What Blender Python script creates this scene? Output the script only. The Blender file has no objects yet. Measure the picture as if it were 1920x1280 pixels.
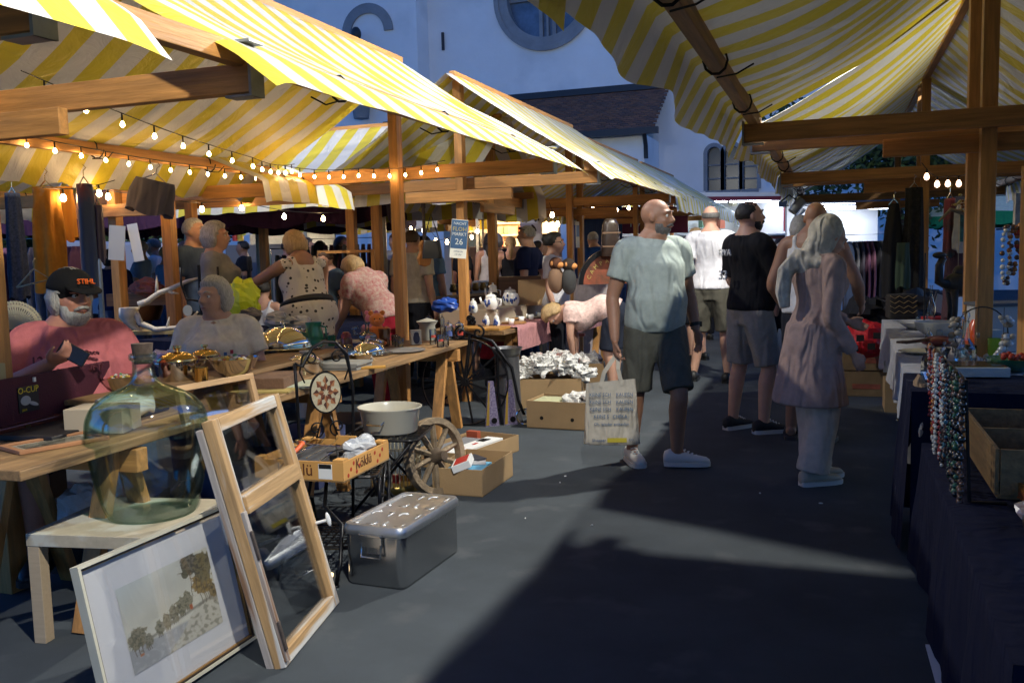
import bpy, bmesh, math, random
import numpy as np
from mathutils import Vector, Matrix, noise as mnoise
random.seed(7)
PI = math.pi
SC = bpy.context.scene
COL = SC.collection
# ------------------------------------------------------------------ camera
FPX, CH = 1700.0, 1.5
def _ray(px, py): return Vector((px - 960, 640 - py, -FPX))
_Y = _ray(1568, 461.4).normalized()
_U = _ray(1568, 461.4).cross(_ray(620, 486)).normalized()
if _U.y < 0: _U = -_U
_X = _Y.cross(_U)
RM = Matrix((_X, _Y, _U))                      # camera axes -> world
cd = bpy.data.cameras.new('camera'); cam = bpy.data.objects.new('camera', cd); COL.objects.link(cam)
cam.matrix_world = Matrix.Translation((0, 0, CH)) @ RM.to_4x4()
cd.sensor_width = 36; cd.lens = FPX / 1920 * 36; cd.clip_start = 0.05; cd.clip_end = 400
SC.camera = cam
# ------------------------------------------------------------------ light
w = bpy.data.worlds.new('World'); SC.world = w; w.use_nodes = True
nt = w.node_tree; nt.nodes.clear()
sky = nt.nodes.new('ShaderNodeTexSky'); sky.sky_type = 'NISHITA'; sky.sun_disc = False
sky.sun_elevation = math.radians(5.0); sky.sun_rotation = math.radians(51)
sky.air_density = 1.0; sky.dust_density = 0.3; sky.ozone_density = 5.0
tint = nt.nodes.new('ShaderNodeMix'); tint.data_type = 'RGBA'; tint.blend_type = 'MULTIPLY'
tint.inputs[0].default_value = 1.0; tint.inputs[7].default_value = (0.62, 0.82, 1.24, 1)
bg = nt.nodes.new('ShaderNodeBackground'); bg.inputs[1].default_value = 0.25
wo = nt.nodes.new('ShaderNodeOutputWorld')
nt.links.new(sky.outputs[0], tint.inputs[6]); nt.links.new(tint.outputs[2], bg.inputs[0]); nt.links.new(bg.outputs[0], wo.inputs[0])
FLOODS = [((0.0, 7.7, 4.2), 900.), ((0.05, 1.0, 4.3), 760.), ((-5.9, 5.6, 5.6), 620.)]        # floodlights slung over the aisle, above the picture
for i, (p, e) in enumerate(FLOODS):
    sl = bpy.data.lights.new('floodlight_lamp', 'POINT'); sl.energy = e; sl.shadow_soft_size = .05; sl.color = (1.0, 0.97, 0.86)
    so = bpy.data.objects.new('floodlight_lamp', sl); COL.objects.link(so); so.location = p
SC.view_settings.view_transform = 'Standard'; SC.view_settings.look = 'None'
SC.view_settings.exposure = 0.42; SC.view_settings.gamma = 1.0; SC.view_settings.use_curve_mapping = False
SC.render.engine = 'CYCLES'
# ------------------------------------------------------------------ helpers
def at(px, py, depth):
    """point of the place seen at that spot of the photograph, depth metres along the view axis"""
    return Vector((0, 0, CH)) + (RM @ _ray(px, py)) * (depth / FPX)
def gz(px, py, z=0.0):
    v = RM @ _ray(px, py); return Vector((0, 0, CH)) + v * ((z - CH) / v.z)

MATS = {}
def _n(nt, t, **k):
    n = nt.nodes.new(t)
    for a, b in k.items(): setattr(n, a, b)
    return n
def mat(key, col=(.5, .5, .5), rough=.6, metal=0., bump=0., bs=40., var=.0, vs=6., trans=0., emit=0., ecol=None,
        stretch=None, coat=0., sss=0., dirt=None, ds=3., thr=.55, spec=.5, ior=1.45, col2=None, alpha=1., sheen=0., fold=0., fs=7.):
    if key in MATS: return MATS[key]
    m = bpy.data.materials.new(key); MATS[key] = m; m.use_nodes = True
    t = m.node_tree; b = t.nodes['Principled BSDF']; L = t.links.new
    b.inputs['Base Color'].default_value = (*col, 1); b.inputs['Roughness'].default_value = rough
    b.inputs['Metallic'].default_value = metal; b.inputs['IOR'].default_value = ior
    b.inputs['Specular IOR Level'].default_value = spec
    if trans: b.inputs['Transmission Weight'].default_value = trans
    if coat: b.inputs['Coat Weight'].default_value = coat
    if sheen: b.inputs['Sheen Weight'].default_value = sheen
    if sss: b.inputs['Subsurface Weight'].default_value = sss; b.inputs['Subsurface Radius'].default_value = (.012, .005, .003)
    if emit: b.inputs['Emission Strength'].default_value = emit; b.inputs['Emission Color'].default_value = (*(ecol or col), 1)
    tc = _n(t, 'ShaderNodeTexCoord'); mp = _n(t, 'ShaderNodeMapping'); L(tc.outputs['Object'], mp.inputs[0])
    if stretch: mp.inputs['Scale'].default_value = stretch
    src = None
    if var or col2:
        nz = _n(t, 'ShaderNodeTexNoise'); nz.inputs['Scale'].default_value = vs; nz.inputs['Detail'].default_value = 6; nz.inputs['Roughness'].default_value = .65
        L(mp.outputs[0], nz.inputs[0])
        mx = _n(t, 'ShaderNodeMix', data_type='RGBA')
        r = _n(t, 'ShaderNodeMapRange'); r.inputs[1].default_value = .3; r.inputs[2].default_value = .7; L(nz.outputs[0], r.inputs[0]); L(r.outputs[0], mx.inputs[0])
        a = tuple(c * (1 - var) for c in col); d = col2 or tuple(min(1, c * (1 + var)) for c in col)
        mx.inputs[6].default_value = (*a, 1); mx.inputs[7].default_value = (*d, 1); src = mx.outputs[2]
    if dirt:
        nz = _n(t, 'ShaderNodeTexNoise'); nz.inputs['Scale'].default_value = ds; nz.inputs['Detail'].default_value = 8; L(mp.outputs[0], nz.inputs[0])
        r = _n(t, 'ShaderNodeMapRange'); r.inputs[1].default_value = thr; r.inputs[2].default_value = thr + .1; L(nz.outputs[0], r.inputs[0])
        mx = _n(t, 'ShaderNodeMix', data_type='RGBA'); L(r.outputs[0], mx.inputs[0]); mx.inputs[7].default_value = (*dirt, 1)
        if src: L(src, mx.inputs[6])
        else: mx.inputs[6].default_value = (*col, 1)
        src = mx.outputs[2]
    if src: L(src, b.inputs['Base Color'])
    nrm = None
    if bump:
        nz = _n(t, 'ShaderNodeTexNoise'); nz.inputs['Scale'].default_value = bs; nz.inputs['Detail'].default_value = 4; L(mp.outputs[0], nz.inputs[0])
        bp = _n(t, 'ShaderNodeBump'); bp.inputs['Strength'].default_value = bump; bp.inputs['Distance'].default_value = .01; L(nz.outputs[0], bp.inputs['Height'])
        nrm = bp.outputs[0]; L(nrm, b.inputs['Normal'])
    if fold:
        nz = _n(t, 'ShaderNodeTexNoise'); nz.inputs['Scale'].default_value = fs; nz.inputs['Detail'].default_value = 1; nz.inputs['Distortion'].default_value = .8; m2 = _n(t, 'ShaderNodeMapping'); m2.inputs['Scale'].default_value = (1.3, 1.3, .42); m2.inputs['Rotation'].default_value = (.3, .35, 0); L(tc.outputs['Object'], m2.inputs[0]); L(m2.outputs[0], nz.inputs[0])
        bp = _n(t, 'ShaderNodeBump'); bp.inputs['Strength'].default_value = min(1, fold * 1.3); bp.inputs['Distance'].default_value = .07; L(nz.outputs[0], bp.inputs['Height'])
        if nrm: L(nrm, bp.inputs['Normal'])
        L(bp.outputs[0], b.inputs['Normal'])
    return m
def wood(key, col=(.45, .2, .05), ax='z', rough=.5, var=.35, dirt=None, **k):
    s = {'x': (2, 30, 30), 'y': (30, 2, 30), 'z': (30, 30, 2)}[ax]
    return mat(key + ax, col, rough, stretch=s, var=var, vs=1.0, bump=.25, bs=3, dirt=dirt, ds=.6, **k)
def cloth(key, col, var=.12, rough=.9, **k):
    k.setdefault('fold', .35)
    return mat(key, col, rough, var=var, vs=18, bump=.35, bs=260, spec=.2, **k)

class MB:
    def __init__(s): s.v = []; s.f = []; s.m = []; s.uv = None
    def add(s, vs, fs, m=0):
        o = len(s.v); s.v += [tuple(p) for p in vs]
        for q in fs: s.f.append(tuple(i + o for i in q)); s.m.append(m)
        return s
    def box(s, c, d, m=0, rot=None, taper=None):
        x, y, z = d[0] / 2, d[1] / 2, d[2] / 2; R = rot or Matrix.Identity(3); c = Vector(c)
        tx = taper or 1.
        P = [Vector((a * x * (tx if e > 0 else 1), b * y * (tx if e > 0 else 1), e * z)) for a, b, e in ((-1, -1, -1), (1, -1, -1), (1, 1, -1), (-1, 1, -1), (-1, -1, 1), (1, -1, 1), (1, 1, 1), (-1, 1, 1))]
        return s.add([c + R @ p for p in P], [(0, 3, 2, 1), (4, 5, 6, 7), (0, 1, 5, 4), (1, 2, 6, 5), (2, 3, 7, 6), (3, 0, 4, 7)], m)
    def beam(s, a, b, wd, h, m=0, up=(0, 0, 1)):
        a = Vector(a); b = Vector(b); z = (b - a); L = z.length; z.normalize(); u = Vector(up)
        if abs(z.dot(u)) > .98: u = Vector((0, 1, 0))
        x = u.cross(z).normalized(); y = z.cross(x)
        R = Matrix((x, y, z)).transposed()
        return s.box((a + b) / 2, (wd, h, L), m, R)
    def tube(s, pts, r, n=8, m=0, closed=False, cap=True, flat=None):
        pts = [Vector(p) for p in pts]; k = len(pts)
        rs = r if isinstance(r, (list, tuple)) else [r] * k
        o = len(s.v); up = None
        for i, p in enumerate(pts):
            if closed: d = pts[(i + 1) % k] - pts[i - 1]
            else: d = pts[min(i + 1, k - 1)] - pts[max(i - 1, 0)]
            if d.length < 1e-9: d = Vector((0, 0, 1))
            d.normalize()
            if up is None: up = Vector((0, 0, 1)) if abs(d.z) < .9 else Vector((1, 0, 0))
            x = up.cross(d)
            if x.length < 1e-5: x = Vector((1, 0, 0)).cross(d)
            x.normalize(); y = d.cross(x); up = y
            fl = flat or 1.
            for j in range(n):
                a = 2 * PI * j / n; s.v.append(tuple(p + (x * math.cos(a) + y * math.sin(a) * fl) * rs[i]))
        for i in range(k if closed else k - 1):
            for j in range(n):
                a = o + i * n + j; b = o + i * n + (j + 1) % n; i2 = (i + 1) % k
                s.f.append((a, b, o + i2 * n + (j + 1) % n, o + i2 * n + j)); s.m.append(m)
        if cap and not closed:
            s.f.append(tuple(o + j for j in range(n))[::-1]); s.m.append(m)
            s.f.append(tuple(o + (k - 1) * n + j for j in range(n))); s.m.append(m)
        return s
    def lathe(s, prof, n=24, m=0, c=(0, 0, 0), axis=None, sx=1, sy=1):
        o = len(s.v); R = axis or Matrix.Identity(3); c = Vector(c)
        for (r, z) in prof:
            for j in range(n):
                a = 2 * PI * j / n; s.v.append(tuple(c + R @ Vector((r * math.cos(a) * sx, r * math.sin(a) * sy, z))))
        for i in range(len(prof) - 1):
            for j in range(n):
                s.f.append((o + i * n + j, o + i * n + (j + 1) % n, o + (i + 1) * n + (j + 1) % n, o + (i + 1) * n + j)); s.m.append(m)
        if prof[0][0] > 1e-4: s.f.append(tuple(o + j for j in range(n))[::-1]); s.m.append(m)
        if prof[-1][0] > 1e-4: s.f.append(tuple(o + (len(prof) - 1) * n + j for j in range(n))); s.m.append(m)
        return s
    def ell(s, c, r, R=None, n=12, k=8, m=0, fn=None):
        R = R or Matrix.Identity(3); c = Vector(c); o = len(s.v)
        for i in range(k + 1):
            t = PI * i / k
            for j in range(n):
                a = 2 * PI * j / n; d = Vector((math.sin(t) * math.cos(a), math.sin(t) * math.sin(a), math.cos(t)))
                q = fn(d) if fn else 1.
                s.v.append(tuple(c + R @ Vector((d.x * r[0] * q, d.y * r[1] * q, d.z * r[2] * q))))
        for i in range(k):
            for j in range(n):
                s.f.append((o + i * n + j, o + (i + 1) * n + j, o + (i + 1) * n + (j + 1) % n, o + i * n + (j + 1) % n)); s.m.append(m)
        return s
    def prism(s, poly, z0, z1, m=0, R=None, c=(0, 0, 0)):
        R = R or Matrix.Identity(3); c = Vector(c); n = len(poly)
        vs = [c + R @ Vector((p[0], p[1], z0)) for p in poly] + [c + R @ Vector((p[0], p[1], z1)) for p in poly]
        return s.add(vs, [tuple(range(n))[::-1], tuple(range(n, 2 * n))] + [(i, (i + 1) % n, n + (i + 1) % n, n + i) for i in range(n)], m)
    def loft(s, rings, n=18, m=0, cap0=True, cap1=True):
        """rings: (centre, side vec, fwd vec) vectors already scaled by radii"""
        o = len(s.v)
        for c, sx, fy in rings:
            for j in range(n):
                a = 2 * PI * j / n; s.v.append(tuple(c + sx * math.cos(a) + fy * math.sin(a)))
        for i in range(len(rings) - 1):
            for j in range(n):
                s.f.append((o + i * n + j, o + i * n + (j + 1) % n, o + (i + 1) * n + (j + 1) % n, o + (i + 1) * n + j)); s.m.append(m)
        if cap0: s.f.append(tuple(o + j for j in range(n))[::-1]); s.m.append(m)
        if cap1: s.f.append(tuple(o + (len(rings) - 1) * n + j for j in range(n))); s.m.append(m)
        return s
    def mesh(s, name, mats, smooth=False):
        me = bpy.data.meshes.new(name); me.from_pydata(s.v, [], s.f)
        for q in (mats if isinstance(mats, (list, tuple)) else [mats]): me.materials.append(q)
        if any(s.m): me.polygons.foreach_set('material_index', s.m)
        if smooth: me.polygons.foreach_set('use_smooth', [True] * len(s.f))
        if s.uv:
            ul = me.uv_layers.new(name='uv'); li = np.zeros(len(me.loops), int); me.loops.foreach_get('vertex_index', li)
            ul.data.foreach_set('uv', np.array(s.uv, float)[li].ravel())
        me.update(); return me
    def build(s, name, mats, parent=None, smooth=False, bevel=0., loc=None, rotz=None):
        o = bpy.data.objects.new(name, s.mesh(name, mats, smooth)); COL.objects.link(o)
        if parent: o.parent = parent
        if loc is not None: o.location = loc
        if rotz is not None: o.rotation_euler = (0, 0, rotz)
        if bevel:
            b = o.modifiers.new('b', 'BEVEL'); b.width = bevel; b.segments = 2; b.limit_method = 'ANGLE'; b.angle_limit = .7
        if smooth and bevel == 0 and smooth != 'all':
            try:
                o.data.polygons.foreach_set('use_smooth', [True] * len(o.data.polygons))
                o.data.set_sharp_from_angle(angle=.9)
            except Exception: pass
        return o
def tag(o, label=None, cat=None, group=None, kind=None):
    if label: o['label'] = label
    if cat: o['category'] = cat
    if group: o['group'] = group
    if kind: o['kind'] = kind
    return o
def thing(name, label, cat, loc=(0, 0, 0), rotz=0., group=None, scale=1.):
    o = bpy.data.objects.new(name, None); COL.objects.link(o); o.location = loc; o.rotation_euler = (0, 0, rotz)
    o.scale = (scale,) * 3; o.empty_display_size = .1
    return tag(o, label, cat, group)
def copy_tree(o, parent=None, loc=None, rotz=None, label=None, scale=None):
    c = o.copy(); COL.objects.link(c); c.parent = parent
    if loc is not None: c.location = loc
    if rotz is not None: c.rotation_euler = (0, 0, rotz)
    if scale: c.scale = (scale,) * 3
    if label: c['label'] = label
    for ch in o.children: copy_tree(ch, c)
    return c
BAKE = []
def text(s, parent, m, loc, size, rot=(PI / 2, 0, 0), name='lettering', ext=.0008, align='CENTER', shear=0., sx=1.):
    c = bpy.data.curves.new(name, 'FONT'); c.body = s; c.size = size; c.extrude = ext; c.align_x = align; c.align_y = 'CENTER'; c.resolution_u = 2; c.shear = shear
    c.materials.append(m); o = bpy.data.objects.new(name, c); COL.objects.link(o); o.location = loc; o.rotation_euler = rot; o.scale = (sx, 1, 1)
    if parent: o.parent = parent
    BAKE.append(o); return o
def bake():
    """turn modifiers and text into plain meshes in one pass"""
    bpy.context.view_layer.update(); dg = bpy.context.evaluated_depsgraph_get(); todo = []
    for o in BAKE: todo.append((o, bpy.data.meshes.new_from_object(o.evaluated_get(dg), depsgraph=dg)))
    for o, me in todo:
        if o.type == 'FONT':
            n = bpy.data.objects.new(o.name.split('.')[0], me); COL.objects.link(n); n.parent = o.parent; n.location = o.location; n.rotation_euler = o.rotation_euler; n.scale = o.scale
            bpy.data.objects.remove(o)
        else:
            o.modifiers.clear(); o.data = me
    BAKE.clear()
def stripes(key, a, b, trans=.3, scale=1., rough=.45, streak=0.):
    """striped tarpaulin: stripe position in UV.x, one pair per unit"""
    m = bpy.data.materials.new(key); MATS[key] = m; m.use_nodes = True; t = m.node_tree; L = t.links.new
    p = t.nodes['Principled BSDF']; out = t.nodes['Material Output']
    uv = _n(t, 'ShaderNodeUVMap'); sp = _n(t, 'ShaderNodeSeparateXYZ'); L(uv.outputs[0], sp.inputs[0])
    fr = _n(t, 'ShaderNodeMath', operation='FRACT'); ms = _n(t, 'ShaderNodeMath', operation='MULTIPLY'); ms.inputs[1].default_value = scale
    L(sp.outputs[0], ms.inputs[0]); L(ms.outputs[0], fr.inputs[0])
    gt = _n(t, 'ShaderNodeMath', operation='GREATER_THAN'); gt.inputs[1].default_value = .5; L(fr.outputs[0], gt.inputs[0])
    mx = _n(t, 'ShaderNodeMix', data_type='RGBA'); L(gt.outputs[0], mx.inputs[0]); mx.inputs[6].default_value = (*a, 1); mx.inputs[7].default_value = (*b, 1)
    tc = _n(t, 'ShaderNodeTexCoord'); nz = _n(t, 'ShaderNodeTexNoise'); nz.inputs['Scale'].default_value = 2.3; nz.inputs['Detail'].default_value = 6; L(tc.outputs['Object'], nz.inputs[0])
    mr = _n(t, 'ShaderNodeMapRange'); mr.inputs[1].default_value = .35; mr.inputs[2].default_value = .7; mr.inputs[3].default_value = 1.; mr.inputs[4].default_value = .82; L(nz.outputs[0], mr.inputs[0])
    mm = _n(t, 'ShaderNodeMix', data_type='RGBA', blend_type='MULTIPLY'); mm.inputs[0].default_value = 1; L(mx.outputs[2], mm.inputs[6]); L(mr.outputs[0], mm.inputs[7])
    L(mm.outputs[2], p.inputs['Base Color']); p.inputs['Roughness'].default_value = rough
    n2 = _n(t, 'ShaderNodeTexNoise'); n2.inputs['Scale'].default_value = 3.2; n2.inputs['Detail'].default_value = 5; n2.inputs['Distortion'].default_value = 1.5; L(tc.outputs['Object'], n2.inputs[0])
    bp = _n(t, 'ShaderNodeBump'); bp.inputs['Strength'].default_value = .55; bp.inputs['Distance'].default_value = .06; L(n2.outputs[0], bp.inputs['Height']); L(bp.outputs[0], p.inputs['Normal'])
    tr = _n(t, 'ShaderNodeBsdfTranslucent'); L(mm.outputs[2], tr.inputs[0]); ad = _n(t, 'ShaderNodeMixShader'); ad.inputs[0].default_value = trans
    L(p.outputs[0], ad.inputs[1]); L(tr.outputs[0], ad.inputs[2]); L(ad.outputs[0], out.inputs[0])
    return m
def thin_glass(key, tint=(.97, .98, .98), edge=None, gl=.12, rough=.02, base=.04):
    """thin pane or wall: lets light through, mirrors more at grazing angles"""
    m = bpy.data.materials.new(key); MATS[key] = m; m.use_nodes = True; t = m.node_tree; L = t.links.new; t.nodes.remove(t.nodes['Principled BSDF'])
    tr = _n(t, 'ShaderNodeBsdfTransparent'); gs = _n(t, 'ShaderNodeBsdfGlossy'); gs.inputs['Roughness'].default_value = rough; lw = _n(t, 'ShaderNodeLayerWeight'); lw.inputs[0].default_value = .35
    mx = _n(t, 'ShaderNodeMix', data_type='RGBA'); mx.inputs[6].default_value = (*tint, 1); mx.inputs[7].default_value = (*(edge or tint), 1); L(lw.outputs['Facing'], mx.inputs[0]); L(mx.outputs[2], tr.inputs[0])
    r = _n(t, 'ShaderNodeMapRange'); r.inputs[3].default_value = base; r.inputs[4].default_value = base + gl * 4; L(lw.outputs['Fresnel'], r.inputs[0]); ms = _n(t, 'ShaderNodeMixShader'); L(r.outputs[0], ms.inputs[0]); L(tr.outputs[0], ms.inputs[1]); L(gs.outputs[0], ms.inputs[2]); L(ms.outputs[0], t.nodes['Material Output'].inputs[0])
    return m
# ================================================================== materials
YEL, WHT = (.74, .59, .05), (.72, .70, .64)
M_CANOPY = stripes('canopy_stripes', WHT, YEL, .045)
M_BEAM = {a: wood('pine_beam', (.46, .22, .065), a, .55, .36, dirt=(.36, .18, .06)) for a in 'xyz'}
M_TABLE = {a: wood('table_board', (.27, .16, .07), a, .6, .4, dirt=(.09, .055, .03)) for a in 'xyz'}
M_STEEL = mat('galvanised', (.35, .36, .34), .45, .8, var=.2)
M_BLACKM = mat('black_iron', (.012, .012, .014), .38, .6, bump=.1)
M_WHITE = mat('white_paint', (.75, .75, .73), .5)
M_NAVY = cloth('navy_cloth', (.005, .007, .024))
M_CARD = mat('cardboard', (.36, .235, .115), .85, var=.12, vs=3, bump=.2, bs=90)
M_CARDIN = mat('cardboard_inside', (.30, .20, .10), .9, var=.15)
M_BULB = mat('bulb_glow', (1, .72, .3), .4, emit=72., ecol=(1., .64, .28))
M_BULB_W = mat('bulb_glow_white', (1, .8, .5), .4, emit=50., ecol=(1., .70, .40))
M_WIRE = mat('black_cable', (.01, .01, .01), .6)
M_GLASS = thin_glass('clear_glass', (.93, .95, .94), (.55, .60, .58), .22, base=.07)
M_CHINA = mat('white_china', (.78, .77, .72), .15, coat=.5)
M_CHROME = mat('steel_polished', (.62, .60, .56), .12, 1., bump=.05, bs=4)
# ================================================================== ground
g = MB(); g.add([(-60, -20, 0), (60, -20, 0), (60, 80, 0), (-60, 80, 0)], [(0, 1, 2, 3)])
m = mat('grey_carpet', (.060, .070, .080), .95, var=.22, vs=1.1, bump=.5, bs=420, spec=.15, dirt=(.082, .090, .098), ds=3.1, thr=.58)
t = m.node_tree; nz = _n(t, 'ShaderNodeTexNoise'); nz.inputs['Scale'].default_value = 650; nz.inputs['Detail'].default_value = 1
tc = _n(t, 'ShaderNodeTexCoord'); t.links.new(tc.outputs['Object'], nz.inputs[0]); mr = _n(t, 'ShaderNodeMapRange'); mr.inputs[3].default_value = .75; mr.inputs[4].default_value = 1.25; t.links.new(nz.outputs[0], mr.inputs[0])
mx = _n(t, 'ShaderNodeMix', data_type='RGBA', blend_type='MULTIPLY'); mx.inputs[0].default_value = 1
bs_ = t.nodes['Principled BSDF']; old = bs_.inputs['Base Color'].links[0].from_socket
t.links.new(old, mx.inputs[6]); t.links.new(mr.outputs[0], mx.inputs[7]); t.links.new(mx.outputs[2], bs_.inputs['Base Color'])
tag(g.build('ground', m), kind='structure')
# ================================================================== church
CY = 32.0
M_PLA = mat('church_plaster', (.82, .82, .83), .9, var=.06, vs=.5, bump=.5, bs=9, dirt=(.70, .71, .73), ds=.35, thr=.56)
M_STONE = mat('grey_stone', (.26, .27, .29), .85, var=.18, vs=1.5, bump=.3, bs=12)
M_DKGLASS = mat('window_glass_dark', (.03, .035, .05), .2, spec=.4, var=.5, vs=1.2, bump=.05, bs=3)
ch = thing('church', 'white plastered church with a round window and a tiled lean-to roof rising behind the stalls', 'church', (0, CY, 0))
def CP(px, py, dy=0.):
    v = RM @ _ray(px, py); s = (CY + dy) / v.y; return Vector((v.x * s, dy, CH + v.z * s))
def wall_with_holes(x0, x1, z0, z1, y, holes, thick=.5):
    """flat wall in plane y with holes (list of closed outlines) via bmesh triangle fill"""
    bm = bmesh.new(); es = []
    for lp in [[(x0, z0), (x1, z0), (x1, z1), (x0, z1)]] + holes:
        vs = [bm.verts.new((a, y, b)) for a, b in lp]
        es += [bm.edges.new((vs[i], vs[(i + 1) % len(vs)])) for i in range(len(vs))]
    bmesh.ops.triangle_fill(bm, use_beauty=True, use_dissolve=False, edges=es)
    bmesh.ops.recalc_face_normals(bm, faces=bm.faces)
    r = bmesh.ops.extrude_face_region(bm, geom=bm.faces[:])
    bmesh.ops.translate(bm, vec=(0, thick, 0), verts=[v for v in r['geom'] if isinstance(v, bmesh.types.BMVert)])
    bmesh.ops.recalc_face_normals(bm, faces=bm.faces)
    me = bpy.data.meshes.new('wall'); bm.to_mesh(me); bm.free(); return me
def circ(cx, cz, r, n=40, a0=0, a1=2 * PI, full=True):
    k = n if full else n + 1
    return [(cx + r * math.cos(a0 + (a1 - a0) * i / n), cz + r * math.sin(a0 + (a1 - a0) * i / n)) for i in range(k)]
rc = CP(1022, -8); RW = (CP(1116, 0).x - CP(926, 0).x) / 2
xe = CP(806, 150).x
win = []
arch_x = [(1326, 1352), (1358, 1386), (1393, 1420)]
zb = CP(1372, 356).z; zt = [CP(1338, 288).z, CP(1372, 286).z, CP(1405, 292).z]
holes = [circ(rc.x, rc.z, RW * .80)]
for (a, b), z in zip(arch_x, zt):
    xa, xb = CP(a, 340).x, CP(b, 340).x; r = (xb - xa) / 2
    o = [(xa, zb), (xb, zb)] + circ((xa + xb) / 2, z, r, 10, 0, PI, False); holes.append(o); win.append((xa, xb, z, r))
me = wall_with_holes(xe, 14, -.1, 17, 0, holes); me.materials.append(M_PLA)
o = bpy.data.objects.new('wall', me); COL.objects.link(o); o.parent = ch
# round window: ring, panes, mullions
q = MB(); k = 56
for i in range(k):
    pass
def ring(mb, cx, cz, r0, r1, y0, y1, n=56, a0=0, a1=2 * PI):
    full = abs(a1 - a0 - 2 * PI) < .01; vs = []; N = n if full else n + 1
    for i in range(N):
        a = a0 + (a1 - a0) * i / n; c, s_ = math.cos(a), math.sin(a)
        vs += [(cx + r0 * c, y0, cz + r0 * s_), (cx + r1 * c, y0, cz + r1 * s_), (cx + r1 * c, y1, cz + r1 * s_), (cx + r0 * c, y1, cz + r0 * s_)]
    fs = []
    for i in range(n):
        a = 4 * i; b = 4 * ((i + 1) % N)
        fs += [(a, a + 1, b + 1, b), (a + 1, a + 2, b + 2, b + 1), (a + 3, a, b, b + 3), (a + 2, a + 3, b + 3, b + 2)]
    if not full: fs += [(0, 3, 2, 1), (4 * n, 4 * n + 1, 4 * n + 2, 4 * n + 3)]
    mb.add(vs, fs)
rw = MB(); ring(rw, rc.x, rc.z, RW * .76, RW, -.06, .45); ring(rw, rc.x, rc.z, RW * .93, RW * 1.02, -.12, -.055)
wf = rw.build('round_window', M_STONE, ch, smooth=True)
p = MB()
for dx in (-.45, .45, 0):
    p = MB(); p.box((rc.x + dx * .55, .28, rc.z), (.13 if dx else .08, .14, RW * 1.55)); p.build('mullion', M_STONE, wf)
p = MB(); p.box((rc.x - .05, .29, rc.z + .0), (RW * 1.5, .1, .1)); p.build('transom', M_STONE, wf)
p = MB(); p.prism(circ(0, 0, RW * .77, 40), -.01, .01, R=Matrix(((1, 0, 0), (0, 0, 1), (0, 1, 0))), c=(rc.x, .36, rc.z)); p.build('pane', mat('church_glass', (.10, .14, .22), .25, var=.4, vs=1.5, bump=.4, bs=5), wf, smooth=True)
for (xa, xb, z, r) in win:
    f = MB(); ring(f, (xa + xb) / 2, z, r - .01, r + .12, -.05, .1, 12, 0, PI)
    for x in (xa - .055, xb + .055): f.box((x, .025, (zb + z) / 2), (.13, .15, z - zb))
    f.box(((xa + xb) / 2, .02, zb - .06), (xb - xa + .1, .2, .12))
    fo = f.build('window', M_STONE, ch)
    f = MB()
    f.box(((xa + xb) / 2, .22, zb + (z - zb) * .33), (xb - xa, .05, .05)); f.build('glazing_bar', M_STONE, fo); f = MB(); f.box(((xa + xb) / 2, .22, zb + (z - zb) * .7), (xb - xa, .05, .05)); f.build('glazing_bar', M_STONE, fo)
    f = MB(); f.box(((xa + xb) / 2, .27, (zb + z + r) / 2), (xb - xa + .02, .02, z + r - zb)); f.build('pane', M_DKGLASS, fo)
# tower to the left, standing a little proud
TY = -1.0
tw = MB(); tw.box(((xe - 26) / 2 , TY + 3.05 + .0, 8.45), (26 + xe if False else abs(-26 - xe), 6.1, 17.1))
tw.v = [(x, y, z) for x, y, z in tw.v]
to = tw.build('tower', M_PLA, ch)
a = MB(); ac = CP(690, 62, TY); ar = CP(738, 62, TY).x - ac.x
ring(a, ac.x, ac.z, ar * .66, ar, TY - .08, TY + .02, 24, 0, PI); a.build('arch_moulding', M_STONE, ch, smooth=True)
st = MB(); s0 = CP(679, 70, TY); s1 = CP(688, 228, TY); s2 = CP(688, 195, TY)
st.lathe([(.0, -.35), (.28, -.3), (.33, .1), (.42, .3), (.42, .42), (0, .42)], 10, c=(s1.x, TY - .42, s1.z + .35)); st.build('corbel', M_STONE, ch, smooth=True)
st = MB(); hgt = s0.z - s2.z
st.lathe([(.0, 0), (.34, .02), (.30, .4), (.24, hgt * .45), (.34, hgt * .75), (.26, hgt * .82), (.12, hgt * .86), (0, hgt * .86)], 12, c=(s2.x, TY - .42, s2.z)); st.ell((s0.x, TY - .45, s0.z + .02), (.19, .2, .26), n=10, k=7)
st.tube([(s2.x + .28, TY - .45, s2.z + hgt * .72), (s2.x + .34, TY - .7, s2.z + hgt * .5), (s2.x + .1, TY - .85, s2.z + hgt * .55)], [.1, .09, .07], 6)
st.build('statue', mat('dark_bronze', (.04, .045, .05), .5, .3), ch, smooth=True)
dp = MB(); a_ = CP(831, 62); b_ = CP(831, 95); dp.box((a_.x, -.05, (a_.z + b_.z) / 2), (.09, .08, a_.z - b_.z)); dp.build('vent_slit', mat('dark_slit', (.05, .05, .06), .8), ch)
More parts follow.
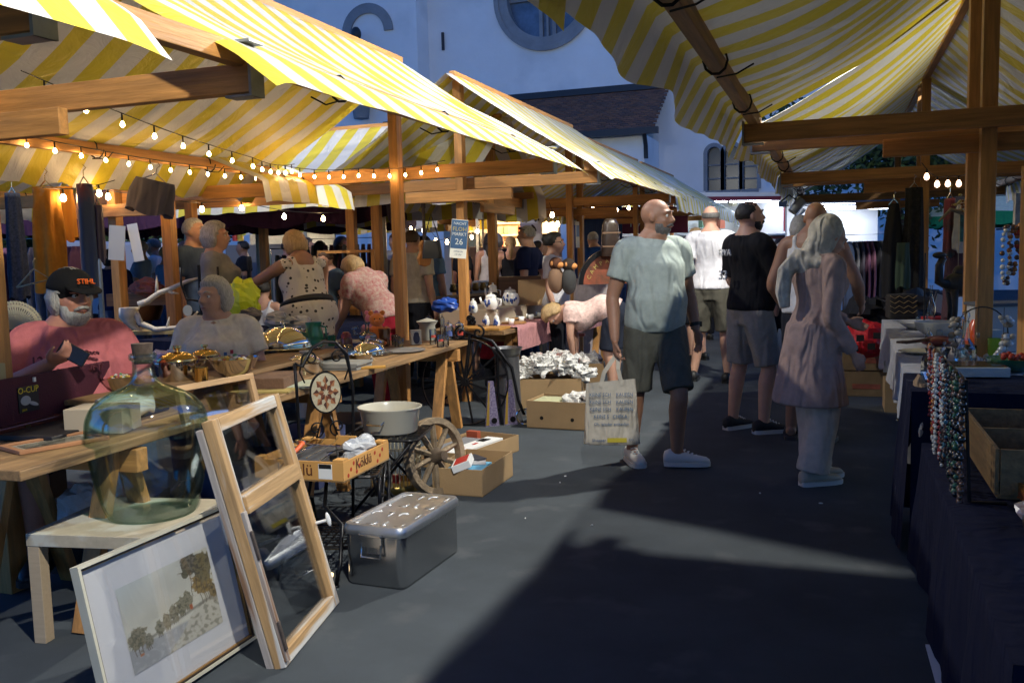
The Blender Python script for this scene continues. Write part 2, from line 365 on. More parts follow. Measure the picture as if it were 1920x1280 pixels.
# lean-to aisle with tiled roof
LY = -2.6
rr = CP(1220, 166); re = CP(1224, 240, LY - .4); ztop = rr.z; zev = re.z; xr = CP(1219, 240, LY).x; x0 = xe - 1.5
wl = MB(); wl.box(((x0 + xr - .2) / 2, LY / 2 + .0, (zev - .1) / 2), (xr - .2 - x0, -LY - .02, zev - .1)); wl.build('aisle_wall', M_PLA, ch)
rf = MB(); nr = 22
M_TILE = [mat('roof_tile_%s' % c, v, .8, var=.25, vs=3) for c, v in (('a', (.15, .075, .055)), ('b', (.11, .065, .055)), ('c', (.18, .09, .06)))]
for i in range(nr):
    f0, f1 = i / nr, (i + 1) / nr
    y0 = LY - .4 + (-(LY - .4)) * f0; y1 = LY - .4 + (-(LY - .4)) * f1; z0 = zev + (ztop - zev) * f0; z1 = zev + (ztop - zev) * f1
    n = 40; wd = (xr + .1 - x0) / n
    for j in range(n):
        xx = x0 + wd * (j + (i % 2) * .5); e = random.uniform(0, .02)
        rf.add([(xx + .01, y0, z0 + .05 + e), (xx + wd - .01, y0, z0 + .05 + e), (xx + wd - .01, y1, z1 + .02), (xx + .01, y1, z1 + .02), (xx + .01, y0, z0 - .02), (xx + wd - .01, y0, z0 - .02)], [(0, 1, 2, 3), (4, 5, 1, 0)], random.randrange(3))
ro = rf.build('tiled_roof', M_TILE, ch); ro['kind'] = 'stuff'
rb = MB(); rb.add([(x0, LY - .38, zev - .03), (xr, LY - .38, zev - .03), (xr, -.02, ztop - .03), (x0, -.02, ztop - .03), (x0, LY - .38, zev - .18), (xr, LY - .38, zev - .18), (xr, -.02, ztop - .35), (x0, -.02, ztop - .35)], [(0, 1, 2, 3), (7, 6, 5, 4), (0, 4, 5, 1), (1, 5, 6, 2), (3, 7, 4, 0)]); rb.build('roof_base', mat('dark_slate_edge', (.05, .06, .075), .7), ch)
gu = MB(); gu.box(((x0 + xr) / 2 + .1, LY - .5, zev - .08), (xr - x0 + .5, .2, .2)); gu.box(((x0 + xr) / 2, -.1, ztop + .06), (xr - x0, .25, .22)); gu.build('gutter', mat('dark_gutter', (.03, .035, .045), .5, .3), ch)
dpx = CP(1215, 290, LY); du = MB(); du.tube([(xr - .1, LY - .5, zev - .1), (xr - .12, LY - .15, zev - .5), (xr - .12, LY - .12, CP(1215, 298, LY).z)], .07, 8); du.build('downpipe', MATS['dark_gutter'], ch, smooth=True)
# lower annexe, light blue in the dusk
# ================================================================== stalls
def canopy_mesh(L, half, ze, zr, oh0, oh1, drop_f, drop_b, seed, sag=.07, wav=.05, flare=.04, over=.08, per=.31, lift=0., skew=0., bulge=0.):
    """gable sheet, local y along the ridge, front eave at +x; fringes hang down from both eaves"""
    NU, NV = 84, 44; mb = MB(); mb.uv = []
    y0, y1 = -oh0, L + oh1
    for i in range(NU + 1):
        u = i / NU; y = y0 + (y1 - y0) * u
        # cross profile: arc parameter
        for j in range(NV + 1):
            v = j / NV
            if v < .10:      # front fringe
                f = v / .10; hang = (1 - f); w = mnoise.noise(Vector((y * 1.5, seed, 0))) + .25 * mnoise.noise(Vector((y * 4.0, seed, 3)))
                x = half + over + flare * hang + wav * hang * w * 1.3; z = ze + .02 - drop_f * hang * (1 + .22 * w)
            elif v > .90:
                f = (v - .90) / .10; w = mnoise.noise(Vector((y * 1.9, seed + 9, 0))) + .5 * mnoise.noise(Vector((y * 5.1, seed, 7)))
                x = -half - over - flare * f - wav * f * w * 1.3; z = ze + .02 - drop_b * f * (1 + .22 * w)
            else:
                f = (v - .10) / .80; s = 1 - 2 * f; x = (half + over) * s
                z = zr - (zr - ze - .02) * abs(s) ** 1.0
                g = abs(s)
                uu = min(1, max(0, (y) / L)); span = math.sin(PI * uu)
                across = math.sin(PI * min(1, g)) 
                z -= sag * (.35 + .65 * span) * across
                z += .022 * mnoise.noise(Vector((y * 2.2 + x * 1.1, x * .8, seed))) * across + .02 * mnoise.noise(Vector((y * 5 - x * 2.5, x * 1.2, seed + 4))) * across
                if g > .8: z += lift * (g - .8) * 5 * mnoise.noise(Vector((y * 3., seed, 5)))
            # free ends curl
            e = max(0, (-y) / max(.05, oh0)) if y < 0 else max(0, (y - L) / max(.05, oh1)) if y > L else 0
            z -= .03 * e * e
            yy = y + skew * (x / half) - bulge * max(0, 1 - abs(x) / half) * max(0, 1 - u * 5)
            mb.v.append((x, yy, z)); mb.uv.append(((y + .03 * mnoise.noise(Vector((x * 1.3, y * .8, seed)))) / per, v))
    for i in range(NU):
        for j in range(NV):
            a = i * (NV + 1) + j; mb.f.append((a, a + 1, a + NV + 2, a + NV + 1)); mb.m.append(0)
    return mb
def stall(label, loc, rotz, L=4., half=1.38, ze=2.3, zr=3.22, oh0=.25, oh1=.25, df=.26, db=.24, seed=1., group='market stalls with yellow and white striped canopies', mat_c=None, low=True, post_bottom=0., purlin_out=(.0, .0), braces=True, **k):
    t = thing('market_stall', label, 'market stall', loc, rotz, group)
    for y in (0, L):
        MB().beam((0, y, post_bottom), (0, y, zr - .06), .085, .10, up=(0, 1, 0)).build('post', M_BEAM['z'], t, bevel=.004)
        MB().beam((-half - .04, y + .085, ze - .07), (half + .04, y + .085, ze - .07), .055, .115, up=(0, 0, 1)).build('tie_beam', M_BEAM['x'], t, bevel=.004)
        if low and y == 0:
            s = 1 if y == 0 else -1
            MB().beam((-half * .42, y - .08, ze - .20), (half * .42, y - .08, ze - .20), .05, .11, up=(0, 0, 1)).build('brace_beam', M_BEAM['x'], t, bevel=.004)
    for s in (-1, 1):
        MB().beam((s * (half - .03), -.12 - purlin_out[0], ze - .01 + .03), (s * (half - .03), L + .16 + purlin_out[1], ze + .02), .06, .085).build('purlin', M_BEAM['y'], t, bevel=.004)
    MB().beam((0, -.15, zr - .02), (0, L + .15, zr - .02), .06, .08).build('ridge_beam', M_BEAM['y'], t, bevel=.004)
    for y in (0, L):
        for s in (-1, 1):
            b = MB(); x = s * (half + .035)
            b.box((x, y + .085, ze - .07), (.012, .09, .15)); b.box((x - s * .06, y + .085, ze - .14), (.13, .075, .010)); b.box((x - s * .04, y + .085, ze + .07), (.10, .10, .01)); b.build('bracket', M_STEEL, t)
    cm = canopy_mesh(L, half, ze, zr, oh0, oh1, df, db, seed, **k)
    c = cm.build('canopy', mat_c or M_CANOPY, t, smooth='all')
    # cable ties holding the cloth to the purlins
    for s in (-1, 1):
        for i in range(3):
            y = L * (.2 + .3 * i); tb = MB(); x = s * (half - .03)
            tb.tube([(x + .05 * math.cos(a), y + .01 * a, ze + .015 + .06 * math.sin(a)) for a in [j * PI / 5 for j in range(11)]], .006, 4)
            tb.tube([(x, y, ze - .05), (x - s * .09, y + .05, ze - .05), (x - s * .16, y + .03, ze - .01)], .004, 4); tb.build('cable_tie', M_WIRE, t)
    return t
XM = -3.57
stall('near left stall whose wide striped canopy spans the table with the glass demijohn', (XM - .04, 3.08, 0), 0, L=4.12, seed=1., df=.15, flare=.20, purlin_out=(.55, 0), oh0=.12, oh1=.22, sag=.10)
stall('striped stall at top left corner, nearest the camera, only its canopy tip showing', (XM, -1.35, 0), 0, L=3.35, seed=2.3, oh1=.42, df=.16, flare=.14)
stall('second left stall, over the pink tablecloth and white crockery', (XM - .02, 8.6, 0), 0, seed=3.7, oh1=.3, lift=.05, zr=3.30, oh0=.3, df=.12, flare=.16, wav=.07)
stall('third left stall, beyond the poster post, with ragged canopy edge', (XM - .03, 13.2, 0), 0, seed=5.1, oh0=.3, oh1=.5, lift=.08)
stall('far left stall canopy ending beside the food truck', (XM - .04, 17.9, 0), 0, seed=6.1, L=3.4, oh1=.3)
XR = .85
stall('near right stall hanging over the jewellery and navy cloth table', (XR, 6.15, 0), PI, L=4., seed=8.2, oh0=.05, df=.20, sag=.20, flare=.10, over=.05, oh1=.3, bulge=.5)
stall('second right stall, over the white cloth table and hanging dresses', (XR, 10.3, 0), PI, L=3.55, seed=9.4, df=.17, sag=.20, oh0=.2, oh1=.25)
stall('third right stall, over the clothes rack beside the food truck', (XR, 14.8, 0), PI, seed=10.4, df=.22, sag=.12)
stall('unseen right stall beside and behind the camera, added to shade the aisle', (XR, 2.05, 0), PI, seed=21., oh0=.16)  # stall out of view, added so its canopy blocks the near floodlight
# back rows on the left, ridges across
stall('cross-wise back stall with a straight striped fringe behind the poster post', (-3.85, 10.15, 0), PI / 2, L=3.2, seed=12.5, ze=2.24, zr=3.12, half=1.25, df=.30, db=.20, wav=.02, sag=.04)
stall('back stall behind the seated pair where a grey skirt and orange dress hang', tuple(at(232, 640, 8.3).xy) + (0,), .05, L=1.1, seed=14., half=1.6, ze=2.18, zr=2.9, df=.2, sag=.05)
stall('distant striped stall in front of the coffee stand', (-6.6, 15.4, 0), PI / 2, L=3.4, seed=15., ze=2.2, half=1.2, zr=2.9, df=.22)
# ------------------------------------------------------------------ purple tents
def tent(label, loc, sx, sy, ze, zr, col, rotz=0., group=None, cat='tent', drop=.28, name='pop_up_tent', fr=None):
    t = thing(name, label, cat, loc, rotz, group); mb = MB(); N = 24
    P = [(-sx, -sy), (sx, -sy), (sx, sy), (-sx, sy)]
    for s in range(4):
        a, b = P[s], P[(s + 1) % 4]
        for i in range(N):
            f0, f1 = i / N, (i + 1) / N
            p = [(a[0] + (b[0] - a[0]) * f, a[1] + (b[1] - a[1]) * f) for f in (f0, f1)]
            z = [ze - .05 * math.sin(PI * f) for f in (f0, f1)]
            sc = [drop * (.75 + .25 * abs(math.sin(PI * f * 4))) for f in (f0, f1)]
            mb.add([(p[0][0], p[0][1], z[0]), (p[1][0], p[1][1], z[1]), (0, 0, zr)], [(0, 1, 2)])
            mb.add([(p[0][0] * 1.005, p[0][1] * 1.005, z[0] - sc[0]), (p[1][0] * 1.005, p[1][1] * 1.005, z[1] - sc[1]), (p[1][0], p[1][1], z[1]), (p[0][0], p[0][1], z[0])], [(0, 1, 2, 3)], 1 if fr else 0)
    mb.build('canopy', [cloth('tent_' + str(col), col)] + ([cloth('tent_' + str(fr), fr)] if fr else []), t)
    for x, y in P: MB().beam((x * .98, y * .98, 0), (x * .98, y * .98, ze), .045, .045).build('leg', M_STEEL, t)
    return t
PUR = (.045, .018, .050)
for px, d, sx, lab in ((60, 11.2, 1.6, 'dark purple tent at the left edge behind the orange dress'), (395, 11.0, 1.75, 'dark purple tent above the polka dot woman'),):
    p = at(px, 400, d); tent(lab, (p.x, p.y + 1.3, 0), sx, 1.5, 2.20, 2.72, PUR, .33, 'purple tents')
p = at(690, 400, 15.5); tent('dark canopy above the clothes racks behind the cross-wise stall', (p.x, p.y + 1.2, 0), 1.5, 1.2, 2.45, 2.8, (.02, .022, .03), .33)
p = at(1925, 420, 19); tent('green and cream party tent glimpsed at the right behind the beam', (p.x, p.y + 1, 0), 1.6, 1.6, 2.15, 2.9, (.55, .60, .45), .3, fr=(.01, .16, .08), name='party_tent')
# ------------------------------------------------------------------ light strings
def bulbs(label, pts, n, m=M_BULB, sag=.05, r=.012, drop=.06, group='strings of light bulbs'):
    t = thing('light_string', label, 'string lights', pts[0], 0, group); o = Vector(pts[0]); P = [Vector(p) - o for p in pts]
    tot = [0]
    for i in range(1, len(P)): tot.append(tot[-1] + (P[i] - P[i - 1]).length)
    def ev(s):
        for i in range(1, len(P)):
            if s <= tot[i] + 1e-6:
                f = (s - tot[i - 1]) / (tot[i] - tot[i - 1]); q = P[i - 1].lerp(P[i], f); q.z -= sag * math.sin(PI * f); return q
        return P[-1].copy()
    MB().tube([ev(tot[-1] * i / 40) for i in range(41)], .0035, 4).build('cable', M_WIRE, t)
    bm = MB(); bm.lathe([(0, -.5 * r - drop - r), (r * .75, -drop - 1.1 * r), (r, -drop - .4 * r), (r * .8, -drop + .5 * r), (r * .35, -drop + 1.3 * r)], 8); me = bm.mesh('bulb', m, True)
    sm = MB(); sm.lathe([(r * .42, -drop + r * 1.2), (r * .42, -.012), (.004, .0)], 6); se = sm.mesh('socket', M_WIRE)
    for i in range(n):
        q = ev(tot[-1] * (i + .5) / n)
        b = bpy.data.objects.new('bulb', me); COL.objects.link(b); b.parent = t; b.location = q
        b = bpy.data.objects.new('socket', se); COL.objects.link(b); b.parent = t; b.location = q
    return t
bulbs('string of warm bulbs along the far purlin of the near left stall', [(-4.9, 4.2, 2.36), (-4.9, 7.1, 2.30)], 13, sag=.04)
bulbs('string of warm bulbs hanging across the middle of the near left stall', [(-3.62, 3.35, 2.42), (-3.95, 5.6, 2.24), (-4.6, 7.15, 2.36)], 13, sag=.03)
bulbs('row of warm bulbs under the beam beside the tall post of the near left stall', [(-4.75, 7.12, 2.36), (-3.9, 7.1, 2.28), (-3.1, 7.1, 2.30)], 11, sag=.03)
a, b = at(440, 375, 9), at(150, 330, 8); bulbs('sparse bulbs under the back stall above the seated man', [b, at(260, 362, 8), a, at(640, 398, 10)], 6, sag=.05, r=.022)
bulbs('four bulbs in front of the red food truck sign', [at(1100, 382, 14.8), at(1190, 380, 14.8)], 4, M_BULB_W, r=.025)
bulbs('string of clear round bulbs on the right-hand stalls', [at(1728, 305, 7.6), at(1775, 330, 7.6), at(1850, 300, 7.6)], 6, mat('clear_bulb_glow', (1, .8, .6), .3, emit=5., ecol=(1., .62, .40)), sag=.05, r=.022)
bulbs('string of white bulbs strung against the pale wall behind the guitar', [at(758, 402, 14), at(800, 420, 14), at(840, 445, 14), at(900, 420, 15)], 9, M_BULB_W, sag=.12, r=.028)
bulbs('pair of white bulbs beside the black hanging lamp', [at(1030, 380, 12), at(1050, 415, 12)], 2, M_BULB_W, r=.028)
a, b = at(80, 352, 6.1), at(215, 338, 6.9); bulbs('pair of warm bulbs lighting the orange dress', [a, b], 2, sag=.03, r=.02)
# ------------------------------------------------------------------ tables
def table(label, p0, p1, wd, z=.77, th=.04, name='trestle_table', nb=3, group='wooden trestle tables', trestles=(.12, .94), side=1):
    """p0-p1: aisle-side edge; boards laid behind it"""
    p0, p1 = Vector((*p0, 0)), Vector((*p1, 0)); d = p1 - p0; L = d.length; t = thing(name, label, 'table', p0, math.atan2(d.y, d.x) - PI / 2, group)
    bw = wd / nb
    for i in range(nb):
        MB().box((-side * (bw * (i + .5)), L / 2 + .01 * (i % 2), z - th / 2 - .002 * (i % 2)), (bw - .006, L, th)).build('board', M_TABLE['y'], t, bevel=.004)
    for f in trestles:
        y = L * f
        for s in (-1, 1):
            for e in (0, 1):
                x = -side * (.12 + e * (wd - .24))
                MB().beam((x, y + s * .04, z - th - .02), (x, y + s * .26, 0), .045, .085, up=(1, 0, 0)).build('leg', M_BEAM['z'], t, bevel=.003)
        MB().box((-side * wd / 2, y, z - th - .06), (wd + .02, .07, .10)).build('trestle_head', M_BEAM['x'], t, bevel=.004)
    return t
table('long wooden trestle table under the near left stall carrying pots, books and glass jars', (-2.76, 2.42), (-3.0, 7.24), .78, trestles=(.13, .5, .945))
table('wooden table of the second left stall half covered by a pink cloth', (-3.0, 8.15), (-2.9, 12.2), .85, group='wooden trestle tables')
p0 = at(345, 622, 8); p1 = at(215, 640, 8)
tt = thing('plank_table', 'pale plank table carrying the antlers behind the seated pair', 'table', (p0.x - .7, p0.y, 0), .33)
MB().box((0, .3, p0.z - .02), (1.6, .6, .035)).build('board', wood('pale_board', (.50, .38, .18), 'x'), tt, bevel=.003)
for x in (-.7, .7):
    for y in (.05, .55): MB().box((x, y, (p0.z - .04) / 2), (.09, .06, p0.z - .04)).build('leg', mat('pale_leg', (.4, .38, .33), .7), tt)
PLANKZ = p0.z
# riser on the near left table
ri = thing('low_shelf_board', 'raised board on the near left table holding the polished pans', 'shelf', (-3.22, 4.45, .77), .05)
MB().box((-.17, 0, .085), (.42, 2.3, .025)).build('board', M_TABLE['y'], ri, bevel=.003)
for y in (-1.05, 1.05): MB().box((-.17, y, .036), (.36, .05, .072)).build('foot', M_TABLE['x'], ri)
TZ = .77 + .0975
# dark-wood/back tables
def cloth_table(label, p0, p1, wd, z, mt, hang=.6, side=1, seed=0., back=.3, endhang=.5, name='draped_table', nameb='table', wave=.03, clothlab=None, catc='tablecloth', uneven=0.):
    p0, p1 = Vector((*p0, 0)), Vector((*p1, 0)); d = p1 - p0; L = d.length; rz = math.atan2(d.y, d.x) - PI / 2
    t = thing(name, label, 'table', p0, rz)
    MB().box((-side * wd / 2, L / 2, z - .02), (wd, L, .03)).build('board', M_TABLE['y'], t)
    for y in (.12, L - .12):
        for x in (.08, wd - .08): MB().box((-side * x, y, (z - .035) / 2), (.05, .05, z - .035)).build('leg', M_BEAM['z'], t)
    mb = MB(); NU = max(20, int(L * 16)); xs = [0.] * 0
    prof = []
    for i in range(13): f = i / 12; prof.append(('f', f))
    for i in range(1, 9): prof.append(('t', i / 8))
    for i in range(1, 6): prof.append(('b', i / 5))
    for i in range(NU + 1):
        y = -.005 + (L + .01) * i / NU
        for kd, f in prof:
            if kd == 'f':
                dd = (1 - f) * hang * (1 + uneven * mnoise.noise(Vector((y * 1.5, seed, 2)))); w = (mnoise.noise(Vector((y * 3.1, seed, dd * .6))) + .7 * mnoise.noise(Vector((y * 7.5, seed, dd)))) * wave * min(1, dd * 3)
                x = .012 + abs(dd) * .05 + w; zz = z + .004 - dd
            elif kd == 't': x = .012 - f * (wd + .02); zz = z + .004 + .002 * mnoise.noise(Vector((x * 9, y * 9, seed)))
            else: x = -wd - .012 - .02 * f; zz = z + .004 - f * back
            mb.v.append((side * x, y, zz))
    K = len(prof)
    for i in range(NU):
        for j in range(K - 1):
            a = i * K + j; mb.f.append((a, a + K, a + K + 1, a + 1)); mb.m.append(0)
    # end flaps
    for y, sg in ((0, -1), (L, 1)):
        n = 14; o = len(mb.v)
        for j in range(n + 1):
            x = .012 - (wd + .02) * j / n
            for h in range(6):
                dd = endhang * h / 5; mb.v.append((side * (x + .02 * math.sin(j * 1.1 + seed) * h / 5), y + sg * (.008 + dd * .05 + .02 * math.sin(j * 1.7 + seed) * h / 5), z + .004 - dd))
        for j in range(n):
            for h in range(5):
                a = o + j * 6 + h; mb.f.append((a, a + 1, a + 7, a + 6)); mb.m.append(0)
    c = mb.build('tablecloth', mt, None, smooth='all'); c.location = p0; c.rotation_euler = (0, 0, rz); tag(c, clothlab or 'cloth over ' + label, catc)
    return t
cloth_table('low table at the right edge under dark blue cloth, nearest the camera', (.39, 2.2), (.40, 4.62), 1.0, .56, M_NAVY, .55, side=-1, seed=2., clothlab='dark navy cloth on the low table under the bag of sweets')
cloth_table('small table under dark blue cloth between the low table and the white cloth', (.355, 4.66), (.36, 5.30), 1.0, .80, M_NAVY, .79, side=-1, seed=3., clothlab='dark navy cloth hanging to the floor beside the white cloth', endhang=.75)
cloth_table('table of the second right stall with bowls and glassware', (.37, 5.34), (.42, 9.15), 1.1, .80, cloth('white_cloth', (.42, .42, .44)), .26, side=-1, seed=5., uneven=.8, wave=.06, clothlab='rumpled white cloth under the bowls on the right')
p0 = at(440, 620, 6.9)
cloth_table('table behind the seated woman piled with wrapped silverware', (-4.95, 6.2), (-4.55, 9.2), .8, .84, M_NAVY, .5, side=1, seed=7., clothlab='navy blue cloth on the table behind the seated woman')
cloth_table('back table with decanters and a lantern between the two posts', tuple(gz(760, 560, 1.0).xy), tuple(gz(965, 545, 1.0).xy), .6, 1.0, mat('brown_cloth', (.06, .03, .02), .9), .12, side=-1, seed=8., clothlab='brown cover on the back table with the lantern')
# pink cloth
mb = MB(); NX, NY = 14, 40
for i in range(NY + 1):
    y = 3.2 * i / NY
    for j in range(NX + 1):
        if j <= 6: dd = .24 * (1 - j / 6); x = .02 + .03 * dd + .02 * mnoise.noise(Vector((y * 5, dd, 1))); z = .783 - dd
        else: x = .02 - .8 * (j - 6) / (NX - 6); z = .783
        mb.v.append((x, y, z))
for i in range(NY):
    for j in range(NX): a = i * (NX + 1) + j; mb.f.append((a, a + NX + 1, a + NX + 2, a + 1)); mb.m.append(0)
tag(mb.build('tablecloth', cloth('pink_cloth', (.42, .20, .20), var=.2), None, smooth='all', loc=(-2.99, 8.45, 0), rotz=-.02), 'faded pink cloth with hanging edge on the second left stall', 'tablecloth')

# ------------------------------------------------------------------ floodlights on span wires
for i, (p, e) in enumerate(FLOODS):
    t = thing('floodlight', ['floodlight slung on a wire above the gap between the right stalls', 'floodlight slung on a wire above the nearest right stall', 'floodlight slung on a wire above the back of the near left stall'][i], 'floodlight', (p[0], p[1], p[2] + .12))
    q = MB(); q.box((0, 0, .04), (.34, .24, .06)); q.build('housing', M_STEEL, t, bevel=.01); q = MB(); q.tube([V3 for V3 in (Vector((-9, 0, .5)), Vector((0, 0, .1)), Vector((9, 0, .5)))], .006, 5); q.build('span_wire', M_WIRE, t)
# ================================================================== people
SKIN = {k: mat('skin_' + k, c, .52, sss=.12, var=.10, vs=9, bump=.12, bs=120) for k, c in (('tan', (.30, .155, .095)), ('fair', (.46, .26, .18)), ('red', (.42, .19, .125)), ('dark', (.20, .10, .06)))}
M_EYE = mat('eye_white', (.6, .58, .55), .2); M_IRIS = mat('iris', (.02, .012, .01), .1); M_LIP = mat('lip', (.28, .10, .085), .5)
HAIR = {k: mat('hair_' + k, c, .55, var=.35, vs=3, stretch=(30, 30, 6), bump=.6, bs=6) for k, c in (('black', (.012, .010, .009)), ('brown', (.06, .032, .018)), ('blonde', (.36, .24, .11)), ('grey', (.34, .33, .31)), ('darkgrey', (.10, .095, .09)), ('red', (.26, .10, .045)))}
def V(*a): return Vector(a)
def crom(P, n):
    out = []; k = len(P)
    for i in range(k - 1):
        p0, p1, p2, p3 = P[max(0, i - 1)], P[i], P[i + 1], P[min(k - 1, i + 2)]
        for j in range(n):
            t = j / n; out.append(.5 * ((2 * p1) + (-p0 + p2) * t + (2 * p0 - 5 * p1 + 4 * p2 - p3) * t * t + (-p0 + 3 * p1 - 3 * p2 + p3) * t ** 3))
    out.append(P[-1].copy()); return out
def pose_joints(pose):
    J = dict(pelvis=V(0, 0, .95), waist=V(0, .01, 1.10), chest=V(0, .005, 1.30), neck=V(0, -.02, 1.495), head=V(0, .015, 1.635),
             shL=V(-.185, -.02, 1.425), elL=V(-.235, -.04, 1.13), wrL=V(-.25, .03, .88), shR=V(.185, -.02, 1.425), elR=V(.235, -.04, 1.13), wrR=V(.25, .03, .88),
             hipL=V(-.09, 0, .92), knL=V(-.105, .02, .50), anL=V(-.115, -.03, .085), hipR=V(.09, 0, .92), knR=V(.105, .02, .50), anR=V(.115, -.03, .085))
    upper = ('waist', 'chest', 'neck', 'head', 'shL', 'shR', 'elL', 'elR', 'wrL', 'wrR')
    p = pose or {}
    for k, v in p.get('pre', {}).items(): J[k] = V(*v)
    tw = p.get('twist', 0); ln = p.get('lean', 0); sd = p.get('side', 0)
    pv = J['pelvis'].copy()
    for k in upper:
        f = .45 if k == 'waist' else 1.
        R = Matrix.Rotation(math.radians(-ln * f), 3, 'X') @ Matrix.Rotation(math.radians(sd * f), 3, 'Y') @ Matrix.Rotation(math.radians(tw * f), 3, 'Z')
        J[k] = pv + R @ (J[k] - pv)
    up = Matrix.Rotation(math.radians(-ln), 3, 'X') @ Matrix.Rotation(math.radians(sd), 3, 'Y') @ Matrix.Rotation(math.radians(tw), 3, 'Z')
    for k, v in p.get('set', {}).items(): J[k] = V(*v)
    J['_up'] = up
    hy, hp = p.get('head', (0, 0)); hb = p.get('headbase', .7)
    base = Matrix.Rotation(math.radians(-ln * hb), 3, 'X') @ Matrix.Rotation(math.radians(tw), 3, 'Z')
    J['_hd'] = base @ Matrix.Rotation(math.radians(hy), 3, 'Z') @ Matrix.Rotation(math.radians(hp), 3, 'X')
    J['head'] = J['neck'] + (J['head'] - J['neck']).lerp(J['_hd'] @ V(0, .03, .14), .8)
    return J
TORSO = [(-.10, .125, .095, .0), (0., .172, .118, -.005), (.25, .160, .108, .0), (.45, .145, .100, .005), (.70, .165, .118, .01), (.90, .160, .105, .0), (1.0, .105, .075, -.005), (1.07, .062, .060, 0)]
def torso_rings(J, sex, fat, s0=-.10, s1=1.07, infl=0., mult=1., topneck=None, flare=0., n=16, flatb=False, bl=0.):
    P = [J['pelvis'] + (J['pelvis'] - J['waist']) * .65, J['pelvis'], J['waist'], J['chest'], J['chest'].lerp(J['neck'], .6), J['neck'], J['neck'].lerp(J['head'], .55)]
    key = [-.10, 0., .30, .64, .87, 1.0, 1.10]
    def pos(s):
        if s < key[0]: return P[0] + (P[0] - P[1]).normalized() * (key[0] - s) * .55
        for i in range(len(key) - 1):
            if s <= key[i + 1]: return P[i].lerp(P[i + 1], (s - key[i]) / (key[i + 1] - key[i]))
        return P[-1].copy()
    hip = (J['hipR'] - J['hipL']).normalized(); shd = (J['shR'] - J['shL']).normalized(); out = []
    def sec(s):
        for i in range(len(TORSO) - 1):
            a, b = TORSO[i], TORSO[i + 1]
            if s <= b[0]: f = max(0, (s - a[0]) / (b[0] - a[0])); f = f * f * (3 - 2 * f); return [a[k] + (b[k] - a[k]) * f for k in (1, 2, 3)]
        return list(TORSO[-1][1:])
    for i in range(n + 1):
        s = s0 + (s1 - s0) * i / n
        c = (pos(s - .04) + pos(s) * 2 + pos(s + .04)) / 4; T = (pos(s + .06) - pos(s - .06)).normalized()
        x = hip.lerp(shd, min(1, max(0, s))).normalized(); fw = T.cross(x).normalized(); x = fw.cross(T).normalized()
        if fw.dot(V(0, 1, 0)) < -2: fw = -fw
        rx, ry, sh = sec(max(-.10, s))
        if sex == 'f':
            k = max(0, 1 - abs(s - .40) / .3); rx -= .018 * k; ry -= .008 * k; k = max(0, 1 - abs(s) / .35); rx += .008 * k; ry += .012 * k
            k = max(0, 1 - abs(s - .68) / .16); ry += .022 * k; sh += .02 * k
            if s > .82: rx *= .92
        k = max(0, 1 - abs(s - .33) / .42) ** .8; rx += .055 * fat * k; ry += .075 * fat * k; sh += .055 * fat * k
        rx += .02 * fat; ry += .012 * fat
        fl = flare * max(0, (.35 - s))
        sc = mult
        if topneck and s > .93: rx = max(rx, topneck); ry = max(ry, topneck)
        if s < -.1: rx, ry = rx * (1 + 0), ry
        out.append((c + fw * (sh + bl * k), x * (rx * sc + infl + fl), fw * (ry * sc + infl + fl)))
    return out
def limb(mb, P, R, n=14, m=0, sub=5, flat0=False, flat1=False, infl=0.):
    Q = crom(P, sub); k = len(P); rr = []
    for i in range(k - 1):
        for j in range(sub): rr.append(R[i] + (R[i + 1] - R[i]) * j / sub + infl)
    rr.append(R[-1] + infl)
    if not flat1:
        d = (Q[-1] - Q[-2]).normalized(); r = rr[-1]; Q += [Q[-1] + d * r * .5, Q[-1] + d * r * .85]; rr += [r * .85, r * .45]
    if not flat0:
        d = (Q[0] - Q[1]).normalized(); r = rr[0]; Q = [Q[0] + d * r * .85, Q[0] + d * r * .5] + Q; rr = [r * .45, r * .85] + rr
    mb.tube(Q, rr, n, m)
def hand(mb, wr, d, nr, side, curl=35, sc=1., det=True):
    d = d.normalized(); nr = (nr - d * nr.dot(d)).normalized(); sv = d.cross(nr).normalized() * side
    # sv points towards the thumb
    rings = []
    for f, rx, ry in ((-.15, .024, .019), (.1, .027, .017), (.45, .037, .016), (.8, .042, .015), (1.0, .040, .012), (1.08, .03, .006)):
        rings.append((wr + d * .09 * f * sc, sv * rx * sc, nr * ry * sc))
    mb.loft(rings, 12)
    L = (.066, .076, .070, .054); cv = math.radians(curl)
    for i in range(4):
        b = wr + d * .085 * sc + sv * (.030 - .020 * i) * sc; a = cv * (.5 + .12 * i); p = b; P = [b - d * .02 * sc, b]; dd = d
        for k in range(3):
            R = Matrix.Rotation(a * side, 3, sv) if False else None
            ang = a * (k + 1) * .9; dd = (d * math.cos(ang) + nr * math.sin(ang)).normalized(); p = p + dd * L[i] * (.42, .32, .26)[k] * sc; P.append(p)
        mb.tube(P, [.0095 * sc, .0095 * sc, .0088 * sc, .008 * sc, .006 * sc], 8)
    b = wr + d * .02 * sc + sv * .022 * sc; P = [b, b + (d * .6 + sv * .75).normalized() * .035 * sc]; P.append(P[-1] + (d * .9 + sv * .25 + nr * .35).normalized() * .032 * sc); P.append(P[-1] + (d * .9 - sv * .05 + nr * .5).normalized() * .026 * sc)
    mb.tube(P, [.014 * sc, .012 * sc, .0105 * sc, .008 * sc], 8)
